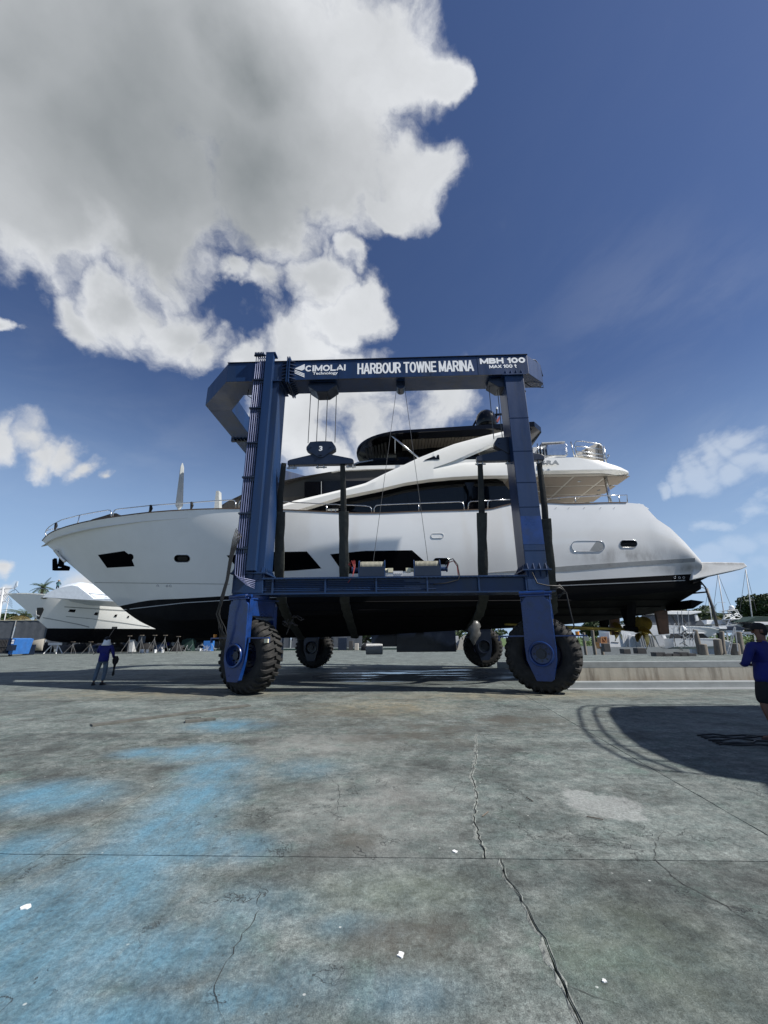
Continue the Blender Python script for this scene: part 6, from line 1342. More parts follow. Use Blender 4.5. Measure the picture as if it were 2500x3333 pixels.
mb = MB(); xx = lerp(a1[0], b1[0], .4); mb.box(xx, Yd - .8, zt_ * .32, b1[0] + .3, Yd - .31, zt_ * .62); build(mb, 'tray', M['navy'], d)
for k in (0, 1): mb = MB(); xx = lerp(a1[0], b1[0], .45); mb.box(xx - .1, Yd - .325, zt_ * (.68 + k * .13), xx + .15, Yd - .31, zt_ * (.78 + k * .13)); build(mb, 'sticker', M['letters'], d)
for xx in (a1[0] + .1, b1[0] - .2): mb = MB(); mb.cyl((xx, Yd - .2, .1), (xx, Yd - .12, .1), .1, 10); build(mb, 'castor', M['hose'], d)
# fence with windscreen cloth
FY = 66.0; fz = P(40, 2019, FY)[2]; f = thing('fence', 'tall chain fence hung with grey windscreen cloth behind the left yacht', 'fence', (-60, FY, 0))
for k in range(14):
    x0 = -84 + k * 5.6; mb = MB(); n = 12; r = random.Random(k)
    mb.loft([[(x0 + .1 + 5.4 * i / n, FY + .04 * sin(i * 2.1 + k) + r.uniform(-.03, .03), z) for i in range(n + 1)] for z in (.3, fz * .5, fz - .05)], closed=False, cap=False); build(mb, 'screen_panel', M['screen'], f, smooth=True)
    mb = MB(); mb.tube([(x0, FY - .08, 0), (x0, FY - .08, fz)], .06, 6); build(mb, 'post', M['galv'], f)
mb = MB(); mb.tube([(-84, FY - .05, fz), (-5, FY - .05, fz)], .04, 6); build(mb, 'top_rail', M['cream'], f)
# stored things under and beside the left yacht
def pile_box(px0, py0, px1, py1, Y, name, m, label, cat, dep=1.2, bev=.03):
    a, b = P(px0, py1, Y), P(px1, py0, Y); z0_ = 0.0; mb = MB(); mb.box(a[0], Y, z0_, b[0], Y + dep, max(.15, b[2])); o = build(mb, name, M[m], bevel=bev); rebase(o, ((a[0] + b[0]) / 2, Y, 0)); return tag(o, label, cat)
sk = MB(); c0 = P(76, 2100, 52); c1 = P(142, 2100, 52); hh2 = P(110, 2079, 52)[2]
sk.loft([[(lerp(c0[0], c1[0], u), 52 + w_ * q, lerp(.8, hh2, u ** .6) - dz * (1 + u)) for q, dz in ((-1, .0), (-.8, .35), (0, .7), (.8, .35), (1, 0))] for u, w_ in ((0, .7), (.3, .8), (.7, .7), (.95, .3), (1, .05))], closed=False, cap=False)
tag(rebase(build(sk, 'skiff', M['ceiling'], smooth=True), (c0[0], 52, 0)), 'small tan open skiff parked between the dumpster and the left yacht', 'boat')
pile_box(74, 2098, 96, 2125, 50, 'engine_block', 'navy', 'dark outboard engine under cover beside the blue dumpster', 'engine', 1.0)
pile_box(187, 2090, 220, 2121, 61, 'tarp_bundle', 'charcoal', 'dark covered bundle behind the white sawhorse', 'bundle')
pile_box(254, 2092, 300, 2121, 62, 'pallet_stack', 'wood', 'stack of brown pallets in the shade behind the man in jeans', 'pallets')
pile_box(420, 2082, 436, 2100, 60, 'grey_drum', 'grey', 'grey drum in the shade behind the first tripod stand', 'drum')
mb = MB(); a = P(452, 2070, 57); b = P(473, 2086, 57); mb.loft([[(lerp(a[0], b[0], i / 6), 57 + .06 * sin(i * 2), z) for i in range(7)] for z in (a[2], b[2], b[2] - .25)], closed=False, cap=False); o = build(mb, 'hanging_cloth', M['screen']); rebase(o, (a[0], 57, 0)); tag(o, 'dark blue cloth hung between two boat stands', 'cloth')
mb = MB(); a = P(455, 2090, 56.8); mb.revolve([(.001, 0), (.22, 0), (.3, .4), (.29, .42), (.001, .42)], (a[0] + .5, 56.8, 0), 'z', 12); tag(rebase(build(mb, 'basin', M['white']), (a[0] + .5, 56.8, 0)), 'white basin under the hanging dark cloth', 'basin')
for k, (x, l) in enumerate([(481, 'white bucket left of the middle tripod stand'), (507, 'white bucket right of the middle tripod stand'), (531, 'white bucket at the foot of the fourth tripod stand'), (653, 'white bottle standing at the far end of the stands, by the front left tyre')]):
    c = P(x, 2110, 55 if k < 3 else 60); mb = MB(); mb.revolve([(.001, 0), (.15, 0), (.18, .42), (.165, .42), (.14, .05), (.001, .05)], (c[0], c[1], 0), 'z', 12); tag(rebase(build(mb, 'bucket', M['white']), (c[0], c[1], 0)), l, 'bucket', 'white buckets among the stands')
for x, m_, l in ((546, 'royal', 'person in dark blue clothes standing among the stands'), (562, 'offwhite', 'person in pale pinkish shirt standing among the stands')):
    c = P(x, 2108, 66 - 2.5); person('person', l, (c[0], c[1], 0), .3, 1.6, [((-.1, 0, .9), (-.12, .02, .5), (-.13, 0, .08), (-.16, .16, .03)), ((.1, 0, .9), (.12, .02, .5), (.13, 0, .08), (.16, .16, .03))], [((-.21, .02, 1.42), (-.26, .05, 1.15), (-.2, .2, 1.0), (0, 1, 0)), ((.21, .02, 1.42), (.26, .05, 1.15), (.2, .2, 1.0), (0, 1, 0))], M[m_], M['cloth_black'])
pile_box(590, 2078, 628, 2102, 63, 'green_container', 'green', 'dark green container in the gap between the black hull and the ground', 'container')
mb = MB(); r = random.Random(9); c = P(580, 2108, 60)
for k in range(26):
    x = c[0] + r.uniform(0, 6); z = r.uniform(0, .9); mb.tube([(x, 60 + r.uniform(-.5, .5), z), (x + r.uniform(-.9, .9), 60 + r.uniform(-.5, .5), r.uniform(0, 1.1))], .035, 4)
tag(rebase(build(mb, 'scaffold_heap', M['galv']), (c[0] + 3, 60, 0)), 'heap of grey scaffold tubes and trailers in the gap left of the front left tyre', 'scaffold', kind='stuff')
mb = MB(); a = P(640, 2120, 64); b = P(1560, 2118, 64); mb.box(a[0], 64, 0, b[0], 64.2, .22); tag(rebase(build(mb, 'green_hose_rail', M['green']), (0, 64, 0)), 'low green kerb rail running along the ground beyond the far wheels', 'rail')
for k, (x0, y0, x1, y1, m_, nm, l, ct) in enumerate([(1100, 2076, 1128, 2108, 'navy', 'storage_box', 'dark blue box beyond the left far tyre', 'box'), (1135, 2086, 1148, 2112, 'charcoal', 'storage_drum', 'dark drum beyond the left far tyre', 'drum'), (1154, 2094, 1166, 2114, 'ceiling', 'carton', 'small tan carton left of the round tank under the lift', 'carton'),
        (1432, 2074, 1470, 2108, 'charcoal', 'tool_chest', 'dark tool chest behind the engine housing right corner', 'chest'), (1478, 2070, 1492, 2108, 'grey', 'concrete_post', 'light grey post left of the far right tyre', 'post'), (1950, 2090, 1953, 2096, 'amber', 'hazard_box', 'tiny orange box beside the orange wood crate', 'box'), (660, 2086, 690, 2112, 'dump', 'blue_bin', 'dark blue bin just left of the front left tyre', 'bin')]):
    pile_box(x0, y0, x1, y1, 62, nm, m_, l, ct, 1.0)
mb = MB(); c = P(1508, 2095, 61); mb.loft([[(c[0] - .9, 61, 0), (c[0] + .7, 61, 0), (c[0] + .75, 61, 1.7), (c[0] + .3, 61, 2.0), (c[0] - .4, 61, 1.4)], [(c[0] - .9, 62, 0), (c[0] + .7, 62, 0), (c[0] + .75, 62, 1.7), (c[0] + .3, 62, 2.0), (c[0] - .4, 62, 1.4)]]); tag(rebase(build(mb, 'covered_engine', M['ceiling']), (c[0], 61, 0)), 'tan covered lump left of the far right tyre', 'cover')
# ------------------------------------------------------------------ vegetation
def leafmesh(name, centres, m, parent, size, seed, per, raw_pts=None):
    r = random.Random(seed); vs = []; fs = []
    for (cx, cy, cz, R, Rz) in centres:
        for _ in range(per):
            a = r.uniform(0, 2 * pi); u = r.uniform(-1, 1); q = sqrt(1 - u * u); rad = r.uniform(.55, 1.08) ** .6
            p = Vector((cx + R * rad * q * cos(a), cy + R * rad * q * sin(a), cz + Rz * rad * u)); n = Vector((r.gauss(0, 1), r.gauss(0, 1), r.gauss(.5, 1))).normalized(); x = n.orthogonal().normalized(); y = n.cross(x); s_ = size * r.uniform(.6, 1.5); b = len(vs)
            vs += [p - x * s_, p + y * s_ * .5, p + x * s_, p - y * s_ * .5]; fs.append((b, b + 1, b + 2, b + 3))
    mb = MB(); mb.v = [tuple(v_) for v_ in vs]; mb.f = fs; o0 = wloc(parent) if parent else Vector((0, 0, 0))
    me = bpy.data.meshes.new(name); me.from_pydata([W(v_) - o0 for v_ in vs], [], fs); me.materials.append(m); o = bpy.data.objects.new(name, me); COL.objects.link(o); o.parent = parent; return o
def tree(x, Y, zc0, R, Rz, label, seed, n=26, m='leaf', size=.22, per=240, group=None, squash=.45):
    r = random.Random(seed); t = thing('broadleaf_tree', label, 'tree', (x, Y, 0), group); cs = []
    for k in range(n):
        a = r.uniform(0, 2 * pi); q = r.uniform(.0, 1) ** .5; cs.append((x + R * q * cos(a) * .85, Y + R * q * sin(a) * .85, zc0 + r.uniform(-.45, .75) * Rz * (1.1 - q * q * .8), R * r.uniform(.2, .34), Rz * r.uniform(.22, .34)))
    leafmesh('crown', cs, M[m], t, size, seed, per)
    mb = MB(); mb.tube([(x, Y, 0), (x + .1, Y, zc0 * .4), (x, Y, zc0 * .75)], [.45, .34, .26], 8); build(mb, 'trunk', M['bark'], t, smooth=True)
    mb = MB()
    for c in cs[:9]: mb.tube([(x, Y, zc0 * .6), ((x + c[0]) / 2, (Y + c[1]) / 2, zc0 * .62 + .35 * (c[2] - zc0 * .6)), c[:3]], [.2, .12, .04], 5)
    build(mb, 'limb', M['bark'], t, smooth=True); return t
def at(px_, py_, Y): return P(px_, py_, Y)
c = at(2510, 1985, 92); tree(c[0], 92, c[2], 7.2, 4.0, 'big spreading dark green tree above the boats at the right edge', 3, n=44, size=.3, per=300)
G_T = 'trees along the far bank'
for k, (x, y, Y, R, Rz, l) in enumerate([(2230, 2003, 95, 3.4, 2.8, 'rounded green tree behind the hardtop of the far white boat'), (2285, 2012, 98, 3.2, 2.8, 'green tree just left of the palm'), (2385, 2028, 105, 4.5, 2.6, 'low green tree behind the tower of the fishing boat'), (2335, 2022, 100, 3, 2.8, 'green tree just right of the palm'), (1935, 2050, 88, 3.2, 2.4, 'green bushy tree behind the orange crate'), (2010, 2046, 96, 3.6, 2.8, 'green tree behind the white shed'), (2440, 2045, 110, 4.5, 2.4, 'low tree below the big spreading tree')]):
    c = at(x, y, Y); tree(c[0], Y, c[2], R, Rz, l, 20 + k, n=20, size=.24, per=200, group=G_T)
for k, x in enumerate((700, 1120, 1190, 1460, 1590)):
    c = at(x, 2068, 100); tree(c[0], 100, c[2], 4.2, 2.6, ('leafy tree far beyond the front left tyre', 'leafy tree far beyond the left far tyre', 'leafy tree far beyond the round tank', 'leafy tree far beyond the engine housing', 'leafy tree far beyond the right far tyre')[k], 60 + k, n=14, size=.3, per=140, group=G_T)
def hedge(x0, x1, Y, h, label, seed):
    r = random.Random(seed); cs = []; n = int((x1 - x0) / .8)
    for k in range(n): cs.append((x0 + (x1 - x0) * k / n + r.uniform(-.2, .2), Y + r.uniform(-.3, .3), h * .5, .8, h * .5 * r.uniform(.9, 1.12)))
    o = leafmesh('hedge', cs, M['leaf_b'], None, .14, seed, 120); l = W(((x0 + x1) / 2, Y, 0)); o.data.transform(Matrix.Translation(-l)); o.location = l; tag(o, label, 'hedge')
a = at(2040, 2060, 74); b = at(2560, 2060, 74); hedge(a[0], b[0], 74.5, 1.9, 'clipped bright green hedge on the far bank behind the pilings', 5)
a = at(1890, 2080, 80); b = at(1990, 2080, 80); hedge(a[0], b[0], 80, 1.7, 'green hedge seen between the right tyre and the white shed', 6)
def palm(x, Y, zt_, L, label, seed, n=26, dry=6):
    t = thing('palm_tree', label, 'palm tree', (x, Y, 0)); mb = MB(); mb.tube([(x, Y, 0), (x + .1, Y, zt_ * .5), (x, Y, zt_)], [.3, .22, .24], 8); build(mb, 'trunk', M['bark'], t, smooth=True); r = random.Random(seed)
    for k in range(n):
        a = 2 * pi * k / n * 2.4 + r.uniform(-.2, .2); el = lerp(1.25, -.55, k / n) + r.uniform(-.1, .1); mb = MB(); p = Vector((x, Y, zt_)); d = Vector((cos(a) * cos(el), sin(a) * cos(el), sin(el))); pts = [p]
        for i in range(9): d = (d + Vector((0, 0, -.13))).normalized(); p = p + d * L / 9; pts.append(p)
        for i in range(1, 10):
            dd = (pts[i] - pts[i - 1]).normalized(); sx = dd.cross(Vector((0, 0, 1))).normalized(); w = L * .26 * sin(pi * min(1, i / 9.5) ** .7 * .93) + .04
            for s_ in (-1, 1):
                for h_ in (0, .5): q = pts[i - 1].lerp(pts[i], h_); e = q + sx * s_ * w + dd * w * .5 + Vector((0, 0, -w * .35)); mb.add([q, q + dd * .09, e], [(0, 1, 2)])
        mb.tube([tuple(q) for q in pts], .02, 4); build(mb, 'frond', M['palm_dry'] if k >= n - dry else M['palm'], t)
    return t
c = at(2318, 2003, 84); palm(c[0], 84, c[2], 2.6, 'bushy green palm between the masts on the far bank', 1, 34, 8)
c = at(140, 1912, 80); palm(c[0], 80, c[2], 2.3, 'palm head showing above the foredeck of the left yacht', 2, 24, 0)
c = at(78, 2003, 74); palm(c[0], 74, c[2], 3.6, 'palm with drooping dark fronds between the fence and the left yacht bow', 4, 24, 9)
c = at(30, 2012, 80); tree(c[0], 80, c[2] - .3, 3.4, 1.6, 'low green bush above the fence at the left edge', 90, n=12, size=.2, per=160)
# utility poles and mast on the left
def pole(x0, y0, x1, y1, Y, r_, label, arms=()):
    a, b = P(x0, y0, Y), P(x1, y1, Y); t = thing('utility_pole', label, 'pole', (a[0], Y, 0)); mb = MB(); mb.tube([(a[0], Y, 0), b], [r_, r_ * .7], 8); build(mb, 'pole', M['grey'], t, smooth=True)
    for (px_, py_, w) in arms: q = P(px_, py_, Y); mb = MB(); mb.beam((q[0] - w, Y, q[2]), (q[0] + w, Y, q[2] + .1), .12, .12); build(mb, 'crossarm', M['grey'], t)
pole(4, 2020, 12, 1912, 72, .28, 'pale wooden utility pole with crossarms at the left edge', ((10, 1918, 1.8), (8, 1938, 1.0), (6, 1960, .8)))
pole(20, 2020, 29, 1945, 78, .1, 'thin dark mast right of the pale utility pole')
mb = MB(); 
for k in range(4): mb.tube([P(-40, 1930 + 12 * k, 72), P(10, 1918 + 10 * k, 72), P(40, 1960 + 6 * k, 76)], .025, 4)
tag(rebase(build(mb, 'overhead_wire', M['hose']), P(10, 1940, 72)), 'dark overhead wires hanging from the utility pole at left', 'wires')
# ------------------------------------------------------------------ right-hand basin
def mast(x0, y0, x1, y1, Y, r_, label, stays=()):
    a, b = P(x0, y0, Y), P(x1, y1, Y); t = thing('sailboat', label, 'sailboat', (a[0], Y, -1.1)); mb = MB(); mb.tube([(a[0], Y, .2), b], [r_, r_ * .6], 8); build(mb, 'mast', M['grey'], t, smooth=True)
    mb = MB(); 
    for (sx, sy) in stays: mb.tube([b, P(sx, sy, Y)], .028, 4)
    if stays: build(mb, 'rigging', M['cable'], t)
    q = lerp(a[2], b[2], .45); mb = MB(); mb.beam((lerp(a[0], b[0], .45) - .6, Y, q), (lerp(a[0], b[0], .45) + .6, Y, q), .08, .05); build(mb, 'spreader', M['grey'], t)
    mb = MB(); rings = []
    for k in range(9): u = k / 8; w = 1.3 * sin(pi * min(1, u * .82 + .03)) ** .6; rings.append([(a[0] - 4 + u * 9, Y - w, .1 + .1 * u), (a[0] - 4 + u * 9, Y - w * .7, -1.0), (a[0] - 4 + u * 9, Y + w * .7, -1.0), (a[0] - 4 + u * 9, Y + w, .1 + .1 * u)])
    mb.loft(rings); build(mb, 'hull', M['white'], t, smooth=40)
mast(2357, 2040, 2337, 1868, 66, .1, 'sailboat with the tallest mast, standing right of the palm', ((2322, 1985), (2384, 1985)))
mast(2445, 2040, 2427, 1852, 70, .1, 'sailboat whose mast rises left of the big tree', ((2408, 1990), (2462, 1990)))
mast(2317, 2040, 2303, 1935, 68, .08, 'sailboat with the shorter mast rising above the palm', ((2293, 1990), (2323, 1992)))
lampt = thing('street_lamp', 'dark slanted pole with a thin lamp arm just behind the yacht stern', 'street lamp', P(2335, 2060, 60)[:2] + (0,))
mb = MB(); mb.tube([(P(2320, 1980, 58)[0], 58, 0), P(2320, 1980, 58), P(2299, 1915, 58)], .18, 8); build(mb, 'post', M['charcoal'], lampt, smooth=True)
mb = MB(); mb.tube([P(2299, 1916, 58), P(2285, 1912, 58), P(2266, 1912, 58)], .05, 5); build(mb, 'arm', M['charcoal'], lampt, smooth=True)
R1 = thing('motor_cruiser', 'white cruiser with white hardtop and dark canvas sides moored beyond the slip', 'boat', P(2200, 2080, 52)[:2] + (-1.2,))
def rb(poly, y0, y1, name, m, par): mb = MB(); mb.px(poly, y0, y1); return build(mb, name, M[m], par, bevel=.04)
lofted(R1, 53.5, 2.0, [(2342, 2048), (2300, 2040), (2200, 2036), (2080, 2034), (1960, 2034)], [(2330, 2058), (2260, 2066), (2100, 2068), (1960, 2068)], [(2320, 2070), (2250, 2090), (1960, 2092)], 1990, M['white'], M['white'], k=3.5)
rb([(2120, 1994), (2175, 1988), (2283, 1989), (2284, 1994), (2250, 2000), (2120, 1999)], 51.9, 55.1, 'hardtop', 'white', R1); rb([(2128, 2000), (2268, 2000), (2297, 2036), (2110, 2036)], 52.2, 54.8, 'canvas_enclosure', 'screen', R1)
for x in (2150, 2185, 2215): mb = MB(); mb.beam(P(x, 1998, 52.1), P(x + 22, 2036, 52.1), .12, .06); build(mb, 'frame_tube', M['charcoal'], R1)
rb([(2262, 2000), (2270, 2000), (2276, 2020), (2266, 2022)], 52.0, 52.2, 'windscreen_post', 'white', R1)
R2 = thing('motorboat', 'low white motorboat with dark windows lying behind the leaning piling', 'boat', P(2300, 2100, 47)[:2] + (-1.2,))
lofted(R2, 48, 1.5, [(2385, 2092), (2350, 2080), (2300, 2077), (2200, 2078), (2160, 2078)], [(2375, 2100), (2300, 2104), (2160, 2105)], [(2370, 2104), (2300, 2112), (2160, 2112)], 2175, M['white'], M['white'], k=3)
rb([(2220, 2062), (2290, 2062), (2310, 2078), (2215, 2079)], 47, 49, 'cabin_window', 'black', R2); rb([(2222, 2059), (2292, 2059), (2298, 2062), (2222, 2062)], 46.9, 49.1, 'cabin_roof', 'white', R2)
R3 = thing('fishing_boat', 'white sport fishing boat with a tall tubular tower and radar dome, right of the palm', 'boat', P(2400, 2060, 62)[:2] + (-1.2,))
lofted(R3, 63, 2.0, [(2448, 2036), (2400, 2032), (2330, 2036), (2300, 2036)], [(2440, 2042), (2380, 2046), (2300, 2048)], [(2430, 2046), (2300, 2060)], 2310, M['white'], M['navy'], k=3)
mb = MB(); Yt = 62.5
for (x0, y0, x1, y1) in ((2365, 2038, 2384, 1998), (2440, 2036, 2405, 1998), (2384, 1998, 2405, 1998), (2376, 2015, 2424, 2015), (2370, 2030, 2435, 2030), (2370, 2030, 2424, 2015), (2376, 2015, 2435, 2030), (2376, 2015, 2405, 1998), (2384, 1998, 2424, 2015), (2373, 1994, 2380, 1986), (2398, 1996, 2392, 1986), (2380, 2038, 2410, 2015), (2410, 2038, 2385, 2015), (2384, 1998, 2376, 1988), (2405, 1998, 2400, 1988)):
    for dy in (0, 1.4): mb.tube([P(x0, y0, Yt), P(x1, y1, Yt)] if not dy else [(P(x0, y0, Yt)[0], Yt + dy, P(x0, y0, Yt)[2]), (P(x1, y1, Yt)[0], Yt + dy, P(x1, y1, Yt)[2])], .06, 5)
build(mb, 'tower', M['white'], R3)
rb([(2370, 1986), (2402, 1984), (2402, 1987), (2370, 1988)], 62.2, 64, 'tower_roof', 'white', R3); rb([(2376, 1995), (2392, 1995), (2392, 1998), (2376, 1998)], 62.3, 64, 'tower_seat', 'black', R3); rb([(2380, 2014), (2424, 2012), (2426, 2016), (2380, 2017)], 62.2, 64, 'bridge_roof', 'white', R3)
rb([(2300, 2018), (2362, 2018), (2366, 2032), (2300, 2032)], 64, 66, 'cabin', 'white', R3)
c = P(2383, 1984, 63); mb = MB(); mb.revolve([(.3, 0), (.36, .2), (.3, .45), (.12, .58), (.001, .6)], (c[0], 63, c[2]), 'z', 16); build(mb, 'radar_dome', M['white'], R3, smooth=True)
R4 = thing('covered_boat', 'dark blue hulled boat under a black cover behind the pilings', 'boat', P(2390, 2045, 56)[:2] + (-1.2,)); rb([(2363, 2050), (2368, 2040), (2400, 2036), (2425, 2044), (2422, 2051)], 56, 59, 'cover', 'navy', R4); rb([(2340, 2041), (2365, 2039), (2368, 2048), (2342, 2048)], 56, 58, 'console', 'white', R4); rb([(2362, 2051), (2424, 2051), (2418, 2060), (2366, 2060)], 56.1, 58.9, 'hull', 'white', R4)
R5 = thing('covered_boat', 'boat under a dark green tarpaulin at the right edge below the big tree', 'boat', P(2480, 2030, 60)[:2] + (-1.2,)); rb([(2425, 2024), (2445, 2014), (2462, 2006), (2520, 2008), (2520, 2022), (2440, 2024)], 60, 63, 'tarpaulin', 'green', R5); rb([(2452, 2024), (2520, 2024), (2520, 2034), (2475, 2034)], 60, 63, 'hull', 'white', R5); rb([(2440, 2030), (2500, 2040), (2540, 2040), (2540, 2046), (2440, 2046)], 60.5, 63, 'lower_cover', 'charcoal', R5)
R6 = thing('canopy_boat', 'small boat with a white canopy at the right edge behind the cap of the man', 'boat', P(2485, 2090, 46)[:2] + (-1.2,)); rb([(2468, 2056), (2510, 2060), (2510, 2066), (2470, 2064)], 45.5, 47.5, 'canopy', 'white', R6); rb([(2472, 2066), (2474, 2066), (2474, 2100), (2472, 2100)], 45.6, 45.7, 'canopy_post', 'white', R6); rb([(2494, 2066), (2497, 2066), (2494, 2098), (2491, 2098)], 45.6, 45.7, 'canopy_post', 'white', R6); rb([(2455, 2100), (2520, 2100), (2515, 2112), (2462, 2112)], 45.5, 47.5, 'hull', 'white', R6)
# pilings along the quay edge
def piling(x0, yb, x1, yt, Y, r_, label):
    a, b = P(x0, yb, Y), P(x1, yt, Y); mb = MB(); mb.tube([(a[0], Y, -1.2), (a[0], Y, max(.1, a[2])), b, (b[0], Y, b[2] + .05)], [r_ * 1.05, r_, r_ * .93, r_ * .7], 14); o = build(mb, 'piling', M['pile'], smooth=40); rebase(o, (a[0], Y, -1.2)); tag(o, label, 'piling', 'wooden pilings along the basin edge')
for q in ((2274, 2100, 2262, 2052, 40.5, .22, 'leaning wooden piling, tallest left of the man in blue'), (2292, 2128, 2288, 2098, 39.5, .32, 'short thick piling below the leaning one'), (2340, 2126, 2334, 2082, 39.5, .32, 'thick piling midway between the leaning piling and the man'), (2354, 2115, 2349, 2056, 41, .2, 'dark tall piling just right of the thick middle one'),
          (2396, 2130, 2392, 2096, 39, .36, 'stout stub piling just left of the shoulder of the man'), (2412, 2118, 2402, 2058, 41, .3, 'dark piling behind the A-frame ladder'), (1933, 2098, 1928, 2052, 60, .22, 'dark piling just right of the front right tyre'), (1957, 2094, 1954, 2056, 62, .2, 'dark piling left of the orange crate'), (1903, 2098, 1900, 2060, 62, .2, 'dark piling behind the guard bar of the right wheel')): piling(*q)
lad = thing('step_ladder', 'grey A-frame ladder standing between the pilings', 'ladder', P(2385, 2128, 38.5)[:2] + (0,))
for (a, b) in (((2366, 2128), (2390, 2040)), ((2374, 2128), (2394, 2042)), ((2402, 2120), (2392, 2040))): mb = MB(); mb.beam(P(*a, 38.5), P(*b, 38.5), .07, .05); build(mb, 'side_rail', M['galv'], lad)
for k in range(7): y = 2118 - 11 * k; x = lerp(2366, 2390, (2128 - y) / 88); mb = MB(); mb.beam(P(x, y, 38.5), P(x + 8, y, 38.5), .05, .03); build(mb, 'rung', M['galv'], lad)
rk = thing('boat_trailer', 'grey tubular trailer and rack frame standing in front of the white cruiser', 'trailer', P(2225, 2125, 38)[:2] + (0,))
r = random.Random(12)
for k in range(30):
    x = r.uniform(2185, 2262); y = r.uniform(2046, 2120); dx, dy = r.choice(((14, -34), (-10, -38), (22, 6), (26, -12), (4, -50))); y2 = max(2030, y + dy); a, b = P(x, min(y, 2121), 38 + r.uniform(0, 1)), P(x + dx * .7, y2, 38 + r.uniform(0, 1)); mb = MB(); mb.beam(a, b, .05, .05); build(mb, 'frame_tube', M['galv'] if k % 3 else M['charcoal'], rk)
for x, y0, y1 in ((2218, 1982, 2050), (2205, 1990, 2060), (2240, 1985, 2100)): mb = MB(); mb.tube([P(x + 6, y1, 38.5), P(x, y0, 38.5)], .025, 5); build(mb, 'rod', M['galv'], rk)
for k, (x, y) in enumerate(((2193, 2112), (2216, 2116), (2160, 2112), (2140, 2113), (2240, 2118))): c = P(x, y, 37.5); mb = MB(); mb.box(c[0] - .35, 37.2, 0, c[0] + .4, 38, .22 + .1 * (k % 2)); build(mb, 'axle_block', M['charcoal'], rk)
for k, (x, y0, y1) in enumerate(((2228, 2040, 2062), (2222, 2036, 2056))): c = P(x, y0, 38.3); mb = MB(); mb.loft([[(c[0] + w * cos(a), 38.3 + w * sin(a), P(x, yy, 38.3)[2]) for a in [2 * pi * j / 8 for j in range(8)]] for yy, w in ((y0, .04), (y0 + 6, .1), (y1 - 4, .12), (y1, .04))]); build(mb, 'fender', M['white'], rk, smooth=True)
# white shed and crates
sh = thing('storage_shed', 'white slatted storage bin standing beyond the propellers', 'shed', P(2030, 2105, 50)[:2] + (0,))
mb = MB(); mb.px([(1982, 2058), (2022, 2056), (2032, 2106), (1986, 2106)], 50, 52.5); build(mb, 'wall', M['white'], sh)
for k in range(5): x = 2022 + k * 6.2; mb = MB(); mb.px([(x, 2057 + k * .8), (x + 5.2, 2058 + k * .8), (x + 14.5, 2106), (x + 9.4, 2106)], 49.9, 50.3); build(mb, 'slat', M['white'], sh)
for k in range(6): x = 2048 + k * 4.2; mb = MB(); mb.px([(x, 2067), (x + 3, 2067), (x + 6, 2107), (x + 3, 2107)], 49.2, 49.4); build(mb, 'slat', M['white'], sh)
mb = MB(); mb.px([(1990, 2089), (2014, 2091), (2014, 2092.5), (1990, 2090.5)], 49.96, 50); build(mb, 'handle', M['charcoal'], sh)
s2 = thing('corrugated_cabinet', 'grey ribbed cabinet below the bronze propeller', 'cabinet', P(2115, 2106, 48)[:2] + (0,)); mb = MB(); mb.px([(2075, 2070), (2125, 2066), (2145, 2106), (2090, 2106)], 48.1, 50); build(mb, 'box', M['grey'], s2)
for k in range(7): x = 2080 + k * 7; mb = MB(); mb.px([(x, 2070 - k * .4), (x + 3, 2070 - k * .4), (x + 12, 2106), (x + 9, 2106)], 48.0, 48.09); build(mb, 'rib', M['band'], s2)
for k, (poly, l) in enumerate((([(2133, 2071), (2152, 2069), (2165, 2101), (2146, 2102)], 'tilted pale grey sheet leaning right of the ribbed cabinet'), ([(2156, 2068), (2166, 2068), (2170, 2079), (2160, 2079)], 'small white panel right of the tilted grey sheet'))):
    mb = MB(); mb.px(poly, 47 + k, 47.15 + k); tag(rebase(build(mb, 'panel', M['grey' if not k else 'white']), P(2145, 2104, 47 + k)[:2] + (0,)), l, 'panel', 'loose panels by the cabinet')
cr = thing('wood_crate', 'orange-brown wooden crate left of the white storage bin', 'crate', P(1966, 2095, 50)[:2] + (0,)); mb = MB(); mb.px([(1957, 2074), (1975, 2074), (1976, 2093), (1957, 2093)], 50, 51); build(mb, 'box', M['crate'], cr)
for pl in ([(1956, 2072), (1976, 2072), (1976, 2075), (1956, 2075)], [(1956, 2091), (1977, 2091), (1977, 2094), (1956, 2094)], [(1956, 2075), (1959, 2075), (1959, 2091), (1956, 2091)], [(1973, 2075), (1976, 2075), (1977, 2091), (1974, 2091)], [(1960, 2076), (1963, 2076), (1974, 2090), (1971, 2090)]): mb = MB(); mb.px(pl, 49.9, 49.99); build(mb, 'batten', M['crate'], cr)
pile_box(1965, 2094, 1985, 2102, 49, 'pallet_jack', 'charcoal', 'low dark trolley under the orange crate', 'trolley', .6); pile_box(2075, 2109, 2103, 2118, 43, 'tarp_heap', 'charcoal', 'dark heap on the far runway under the propeller', 'heap', .8); pile_box(2030, 2112, 2052, 2118, 43, 'rope_heap', 'charcoal', 'flat dark heap left of the heap under the propeller', 'heap', .8)
mb = MB(); c = P(2092, 2106, 44); mb.tube([(c[0], 44, 0), (c[0] - .15, 44, .45), (c[0] + .2, 44, .5), (c[0] + .1, 44, 0)], .09, 6); tag(rebase(build(mb, 'blue_jerry', M['dump'], smooth=True), (c[0], 44, 0)), 'small blue can standing beside the dark heap under the propeller', 'can')
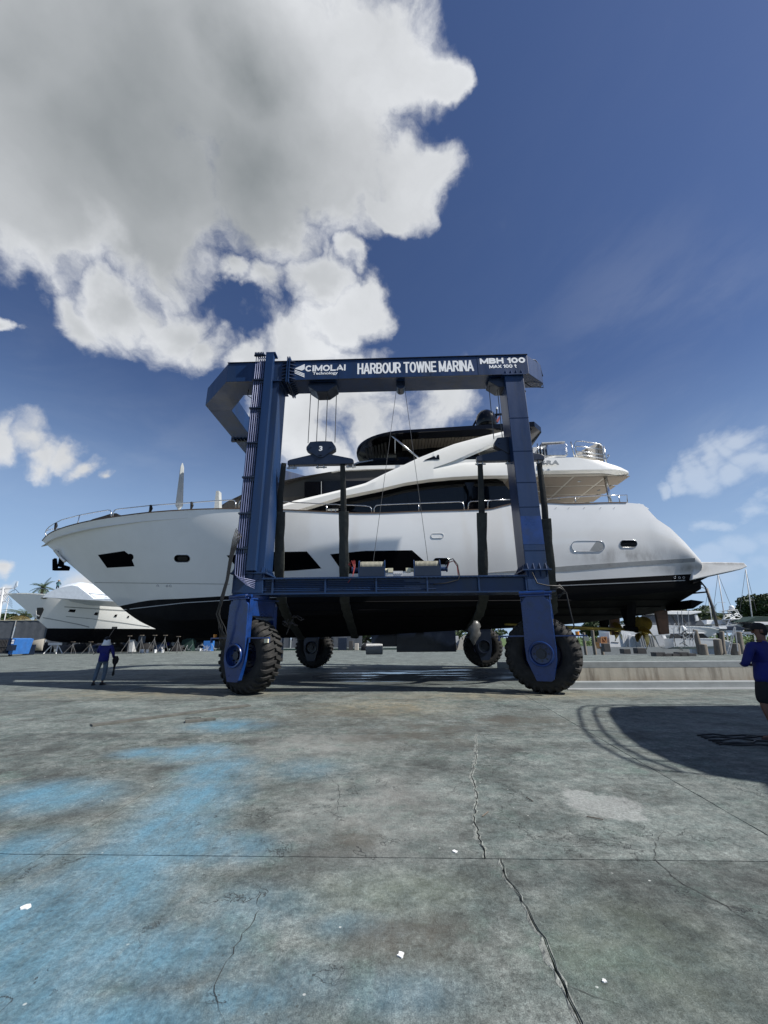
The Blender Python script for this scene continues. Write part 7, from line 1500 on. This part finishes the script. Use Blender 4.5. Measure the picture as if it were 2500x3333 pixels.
# ------------------------------------------------------------------ the yacht standing just out of frame to the right: its shadow falls into the picture
HZ = 7.0; shx, shy = HZ / tan(SUN_EL) * cos(SUN_AZ), HZ / tan(SUN_EL) * sin(SUN_AZ)
nb_ = thing('motor_yacht', 'white yacht on stands just outside the right edge, throwing its rounded shadow onto the concrete', 'yacht', (16, 6, 0))
edge = [(12.5, 11.12), (8.4, 11.08), (5.6, 11.0), (4.98, 10.8), (4.62, 10.2), (4.2, 9.1), (3.85, 8.1), (3.62, 7.1), (3.6, 6.3), (3.72, 5.75), (4.1, 5.5), (3.85, 5.1), (4.6, 4.3), (6, 3.4), (12.5, 2.8)]
top_ = [(x + shx, y - shy) for x, y in edge]; plan_n = top_ + [(26, top_[-1][1]), (26, top_[0][1])]
mb = MB(); mb.xy(plan_n, HZ - .25, HZ); build(mb, 'upper_deck', M['gel'], nb_)
mb = MB(); inner = [(14.5 + (x - 14.5) * .93, 5.8 + (y - 5.8) * .86) for x, y in plan_n]; low_ = [(15.5 + (x - 15.5) * .8, 5.8 + (y - 5.8) * .7) for x, y in plan_n]
mb.loft([[(x, y, 1.3) for x, y in low_], [(x, y, 3.2) for x, y in inner], [(x, y, 5.4) for x, y in inner]]); build(mb, 'hull', M['hull'], nb_)
mb = MB(); mb.loft([[(16 + (x - 15.5) * .6, 5.8 + (y - 5.8) * .5, 5.401) for x, y in plan_n], [(16 + (x - 15.5) * .6, 5.8 + (y - 5.8) * .5, HZ - .251) for x, y in plan_n]]); build(mb, 'saloon', M['glass'], nb_)
for dz, off_ in ((.75, .12), (.42, .12)):
    mb = MB(); mb.tube([(x + off_, y, HZ + dz) for x, y in top_[1:10]], .03, 6); build(mb, 'handrail', M['steel'], nb_)
for x, y in top_[1:10]: mb = MB(); mb.tube([(x + .12, y, HZ), (x + .12, y, HZ + .75)], .025, 5); build(mb, 'rail_post', M['steel'], nb_)
for x, y in ((13.5, 4.5), (13.5, 7.5), (20, 4.5), (20, 7.5)): mb = MB(); mb.beam((x, y, 0), (x, y, 1.6), .25, .25); build(mb, 'keel_block', M['wood'], nb_)
# ------------------------------------------------------------------ rename count
